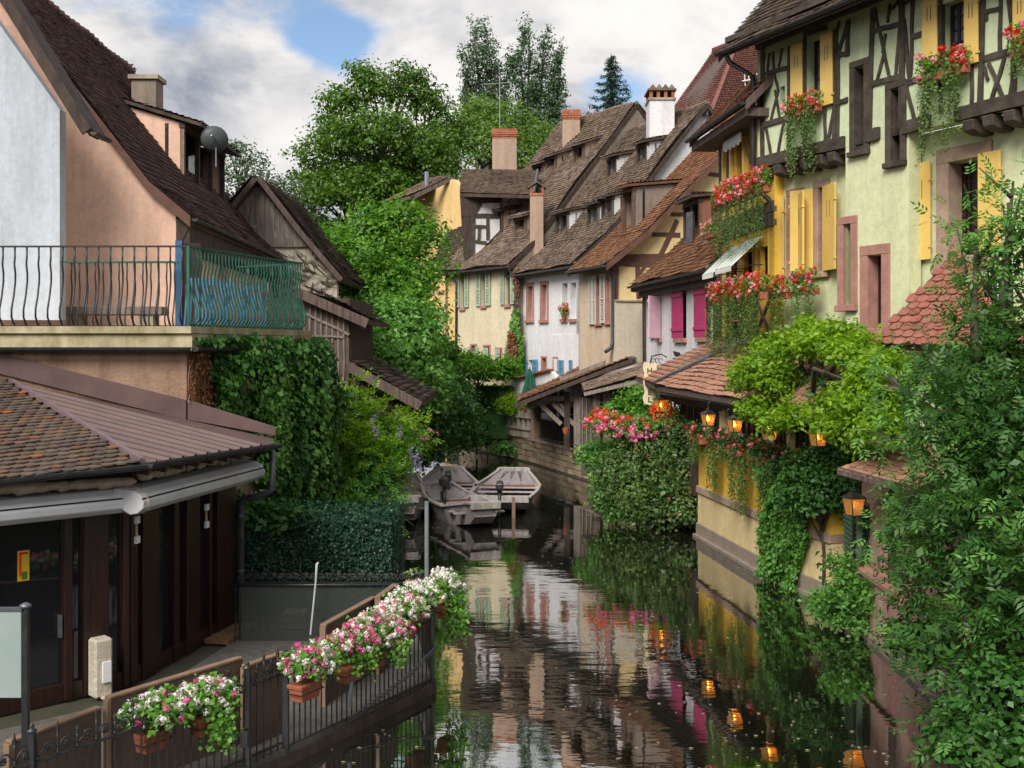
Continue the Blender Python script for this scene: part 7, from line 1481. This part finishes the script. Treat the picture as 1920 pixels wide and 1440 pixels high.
p = P(788, 830, 27); t = root('hanging_basket', p, 'pink flower basket hanging at the tip of the wisteria', 'flower basket'); MB().lathe(p - Z * .15, [(.02, 0), (.12, .05), (.16, .15)], 10).build('basket', M['dark_wood'], t, True); c = np.array(p) + rng.normal(size=(220, 3)) * .13; qmesh('foliage', leaves(c, rng.normal(size=c.shape), .07, .8), M['leaf_olive'], t); c = np.array(p) + rng.normal(size=(16, 3)) * .15 + np.array((.0, -.1, .1)); qmesh('flowers', heads(c, .05, 10), M['fl_hot'], t)
wallfoliage(TS, [(600, 940), (628, 900), (640, 985), (600, 990)], 900, .11, 'leaf_bright', 'lime_creeper', 'lime green creeper patch at the foot of the ivy wall', 'creeper', (.3, .7))
bl = [((-4.2 + .45 * i, 19.8 + .2 * (i % 2), 1.95 + .12 * math.sin(i * 2)), (.35, .3, .28)) for i in range(4)]; bl = BL([(480, 965, .35, 19.6), (520, 975, .3, 19.7), (560, 985, .3, 20), (600, 985, .28, 20.5), (455, 950, .25, 19.4)])
tree('hedge_top_creeper', PZ(520, .1, 20.4), PZ(520, 1.5, 20.4), bl, 'leaf_ivy', 'loose leafy creeper spilling over the dark clipped hedge', 'creeper', 260, 8, .09, .13, r=.03, fill=False)
# right bank shrubs and flowers
bl = BL([(1195, 855, .7, 31.5), (1240, 850, .9, 31), (1290, 860, .6, 30.2), (1200, 900, .8, 31), (1260, 910, .8, 30.2), (1180, 945, .6, 30.5), (1230, 960, .6, 30), (1280, 965, .45, 29.5), (1150, 930, .5, 31), (1250, 810, .6, 31.3), (1290, 810, .5, 30.4), (1210, 820, .6, 32), (1160, 880, .6, 31.5)])
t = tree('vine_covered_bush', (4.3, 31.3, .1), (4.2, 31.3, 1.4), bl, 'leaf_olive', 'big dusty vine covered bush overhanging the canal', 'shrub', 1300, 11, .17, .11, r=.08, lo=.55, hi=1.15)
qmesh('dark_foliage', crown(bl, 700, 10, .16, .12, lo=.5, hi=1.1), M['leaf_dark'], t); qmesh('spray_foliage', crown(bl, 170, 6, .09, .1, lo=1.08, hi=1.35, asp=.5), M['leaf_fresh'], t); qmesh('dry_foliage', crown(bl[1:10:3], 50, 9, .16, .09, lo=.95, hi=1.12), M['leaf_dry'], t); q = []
for i in range(70):
    s0 = P(random.uniform(1140, 1305), random.uniform(830, 960), random.uniform(29.6, 30.4)); ln = random.uniform(.3, 1.1); k = int(ln / .03); q.append(np.array(s0) - np.outer(np.linspace(0, ln, k), (random.uniform(-.15, .15), 0, 1)) + rng.normal(size=(k, 3)) * .05)
q = np.concatenate(q); qmesh('hanging_foliage', leaves(q, rng.normal(size=q.shape) * .5 + np.array((-.3, -.6, .4)), .1, .7), M['leaf_trail'], t)
bl = BL([(1130, 855, .5, 33), (1110, 860, .35, 33), (1160, 865, .45, 32.5), (1140, 905, .4, 32), (1195, 875, .45, 31.5), (1165, 960, .4, 30.6), (1140, 940, .35, 31)])
tree('leafy_bush', (3.2, 33, .3), (3.2, 33, 1), bl, 'leaf_fresh', 'fresh green bush under the pink geranium bank', 'shrub', 620, 10, .14, .11, r=.05)
bl = BL([(1180, 770, .4, 34), (1220, 765, .5, 33.5), (1190, 745, .35, 34), (1240, 790, .5, 32.8), (1160, 775, .4, 34.3), (1270, 790, .4, 32), (1210, 800, .5, 33), (1290, 775, .25, 31.6)])
tree('lime_bush', (4.1, 33.6, 1), (4.1, 33.6, 2), bl, 'leaf_bright', 'lime green bush between geraniums and hotel sign', 'shrub', 520, 9, .13, .12, r=.05)
t = root('geranium_bank', PZ(1150, 1.2, 33.8), 'mass of pink and scarlet geraniums along the quay', 'flower bed'); bl = BL([(1120, 795, .35, 32), (1150, 800, .42, 31.6), (1180, 808, .4, 31.2), (1208, 815, .35, 30.8), (1125, 785, .3, 32), (1160, 795, .3, 31.7), (1195, 800, .3, 31.1), (1235, 800, .25, 30.8)])
qmesh('foliage', crown(bl, 260, 8, .1, .1), M['leaf_ger'], t); MB().box(bl[0][0][0] - .3, bl[0][0][0] + 1.8, 34.2, 34.6, .95, 1.3).build('planter', M['old_wood'], t)
for cn, n_, y_ in (('fl_hot', 130, 9), ('fl_pink', 60, 0), ('fl_orange', 60, -14)):
    sp, _ = shell(bl, n_ * 3, .95, 1.1, -.4); k_ = sp[:, 1] < 99; sp = sp[k_ | True]; zz = sp[:, 2] + rng.normal(size=len(sp)) * .12; sp = sp[np.argsort(-zz if y_ < 0 else zz)][:n_] if y_ else sp[:n_]; qmesh('flowers', heads(sp, .075, 12, .07), M[cn], t)
flowerbox(P(1226, 782, 31.6), P(1272, 782, 31.0), (-.5, -1, 0), 'scarlet geranium box right behind the hotel lantern', None, ('fl_orange', 'fl_orange'), 60, None, .06, .4)
# foliage over the restaurant
bl = [(tuple(W2.at(x, y, o)), (r * 1.1, r * .9, r * .66)) for x, y, r, o in [(1440, 700, .5, .7), (1490, 655, .5, .2), (1550, 640, .5, .2), (1610, 665, .5, .3), (1395, 720, .28, .8), (1425, 770, .36, .9), (1650, 700, .45, .8), (1620, 725, .3, .9), (1450, 725, .3, .7), (1455, 795, .3, .9), (1640, 760, .55, .9), (1600, 800, .45, .9), (1570, 755, .3, .9), (1530, 790, .22, 1.0), (1640, 830, .35, .8), (1440, 650, .25, .3), (1520, 615, .26, .0), (1660, 810, .4, 1), (1585, 625, .28, .1), (1490, 770, .22, 1), (1405, 690, .25, .7), (1560, 650, .3, .2)]]
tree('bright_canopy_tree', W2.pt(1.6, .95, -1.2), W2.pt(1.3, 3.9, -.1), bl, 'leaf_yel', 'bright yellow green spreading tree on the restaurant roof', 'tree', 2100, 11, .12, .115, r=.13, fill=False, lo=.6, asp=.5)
qmesh('shade_tone_foliage', crown([(tuple(W2.at(x, y, -.1)), (.5, .4, .4)) for x, y in ((1500, 720), (1560, 740), (1600, 770), (1460, 740))], 200, 8, .15, .11), M['leaf_dark'], bpy.data.objects['bright_canopy_tree'])  # darker leaf colour puts shade into the hollow of the crown
t = root('dark_branch', P(1580, 730, 21.6), 'thick pale branch lying inside the bright tree', 'branch'); MB().tube([P(1490, 765, 21.7), P(1530, 740, 21.6), P(1580, 728, 21.5)], [.04, .08, .05], 8).build('limb', M['bark'], t, True)
bl = BL([(1520, 880, .4, 21.5), (1560, 850, .45, 21.5), (1600, 830, .45, 21), (1500, 930, .4, 21.6), (1540, 940, .4, 21.0), (1480, 880, .3, 22.4), (1570, 900, .4, 20.8)])
tree('dark_climber', PZ(1545, .3, 21.4), PZ(1540, 1.5, 21.4), bl, 'leaf_dark', 'dark climber with few red blooms beside the green louvres', 'climber', 700, 10, .11, .10, r=.04)
wallfoliage(W2, [(1440, 870), (1500, 860), (1530, 900), (1525, 960), (1530, 1010), (1510, 1060), (1520, 1120), (1480, 1130), (1455, 1080), (1440, 1060), (1450, 960)], 5200, .1, 'leaf_fresh', 'waterside_creeper', 'virginia creeper cascading down the cream wall into the water', 'creeper', (.08, .55))
bl = BL([(1590, 1110, .35, 18.9), (1560, 1150, .3, 19.3), (1600, 1160, .3, 18.8), (1575, 1060, .2, 19.4), (1540, 1130, .2, 20), (1625, 1120, .2, 18.6)])
tree('bank_creeper', PZ(1585, .1, 19.2), PZ(1585, .8, 19.2), bl, 'leaf_fresh', 'small creeper clump at the black pipe by the rose wall', 'creeper', 330, 9, .1, .09, r=.03)
# big right hand elder
D0 = 14.5
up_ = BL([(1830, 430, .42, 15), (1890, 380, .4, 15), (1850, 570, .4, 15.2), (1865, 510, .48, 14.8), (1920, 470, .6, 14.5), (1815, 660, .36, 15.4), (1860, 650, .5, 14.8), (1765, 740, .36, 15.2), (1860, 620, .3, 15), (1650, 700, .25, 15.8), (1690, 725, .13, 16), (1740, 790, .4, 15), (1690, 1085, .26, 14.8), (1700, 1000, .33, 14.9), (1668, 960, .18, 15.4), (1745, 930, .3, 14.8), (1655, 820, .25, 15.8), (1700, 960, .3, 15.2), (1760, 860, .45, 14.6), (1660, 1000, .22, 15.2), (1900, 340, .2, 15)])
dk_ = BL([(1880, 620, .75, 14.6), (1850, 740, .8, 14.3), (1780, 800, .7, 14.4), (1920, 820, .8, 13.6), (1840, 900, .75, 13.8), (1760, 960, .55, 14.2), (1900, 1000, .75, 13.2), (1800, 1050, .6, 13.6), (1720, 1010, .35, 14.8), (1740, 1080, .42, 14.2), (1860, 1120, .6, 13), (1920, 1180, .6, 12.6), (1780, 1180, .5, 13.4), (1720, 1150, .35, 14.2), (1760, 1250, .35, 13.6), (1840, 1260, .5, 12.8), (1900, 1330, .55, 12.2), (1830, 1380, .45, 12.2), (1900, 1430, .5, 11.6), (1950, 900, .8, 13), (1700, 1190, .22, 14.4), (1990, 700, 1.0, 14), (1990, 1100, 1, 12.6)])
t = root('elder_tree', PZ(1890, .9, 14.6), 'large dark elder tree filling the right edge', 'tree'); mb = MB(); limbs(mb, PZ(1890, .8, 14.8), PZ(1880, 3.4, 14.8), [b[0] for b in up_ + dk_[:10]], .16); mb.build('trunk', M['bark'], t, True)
qmesh('upper_foliage', pinnate(up_, 300, .13, .105, per=4), M['leaf_fresh'], t); qmesh('dark_foliage', pinnate(dk_, 560, .16, .11, per=4), M['leaf_elder'], t); qmesh('lit_tone_foliage', pinnate(dk_, 400, .16, .125, per=3, lo=.95, hi=1.15), M['leaf_dark'], t); qmesh('fresh_foliage', pinnate(dk_[::2], 90, .16, .11, per=3, lo=1.0, hi=1.2), M['leaf_fresh'], t); qmesh('inner_foliage', crown(dk_ + up_[3:8], 850, 9, .18, .13, lo=.2, hi=.75), M['leaf_elder'], t)  # outer leaves lighter, inner ones darker: light and shade put into leaf colour
lo_ = BL([(1830, 1340, .35, 12.3), (1870, 1400, .4, 11.8), (1800, 1390, .3, 12.2), (1900, 1300, .4, 12), (1700, 1200, .22, 14.6), (1735, 1210, .25, 14.3)])
tree('broadleaf_bush', PZ(1860, .1, 12.1), PZ(1860, .6, 12.1), lo_, 'leaf_ivy', 'broad leaved dark bush at the bottom right corner', 'shrub', 520, 10, .1, .08, asp=.8, r=.04)
MB().tube([P(1722, 1292, 14.6), P(1750, 1303, 14.4), P(1790, 1318, 14.3)], [.02, .03, .035], 7).build('driftwood', M['gray_wood'], tag=('pale broken branch sticking out over the dark water', 'branch'))
MB().beam(P(1758, 1333, 14.2), P(1812, 1330, 14.0), .06, .03).build('floating_plank', M['gray_wood'], tag=('thin grey plank at the water edge below the broken branch', 'plank'))
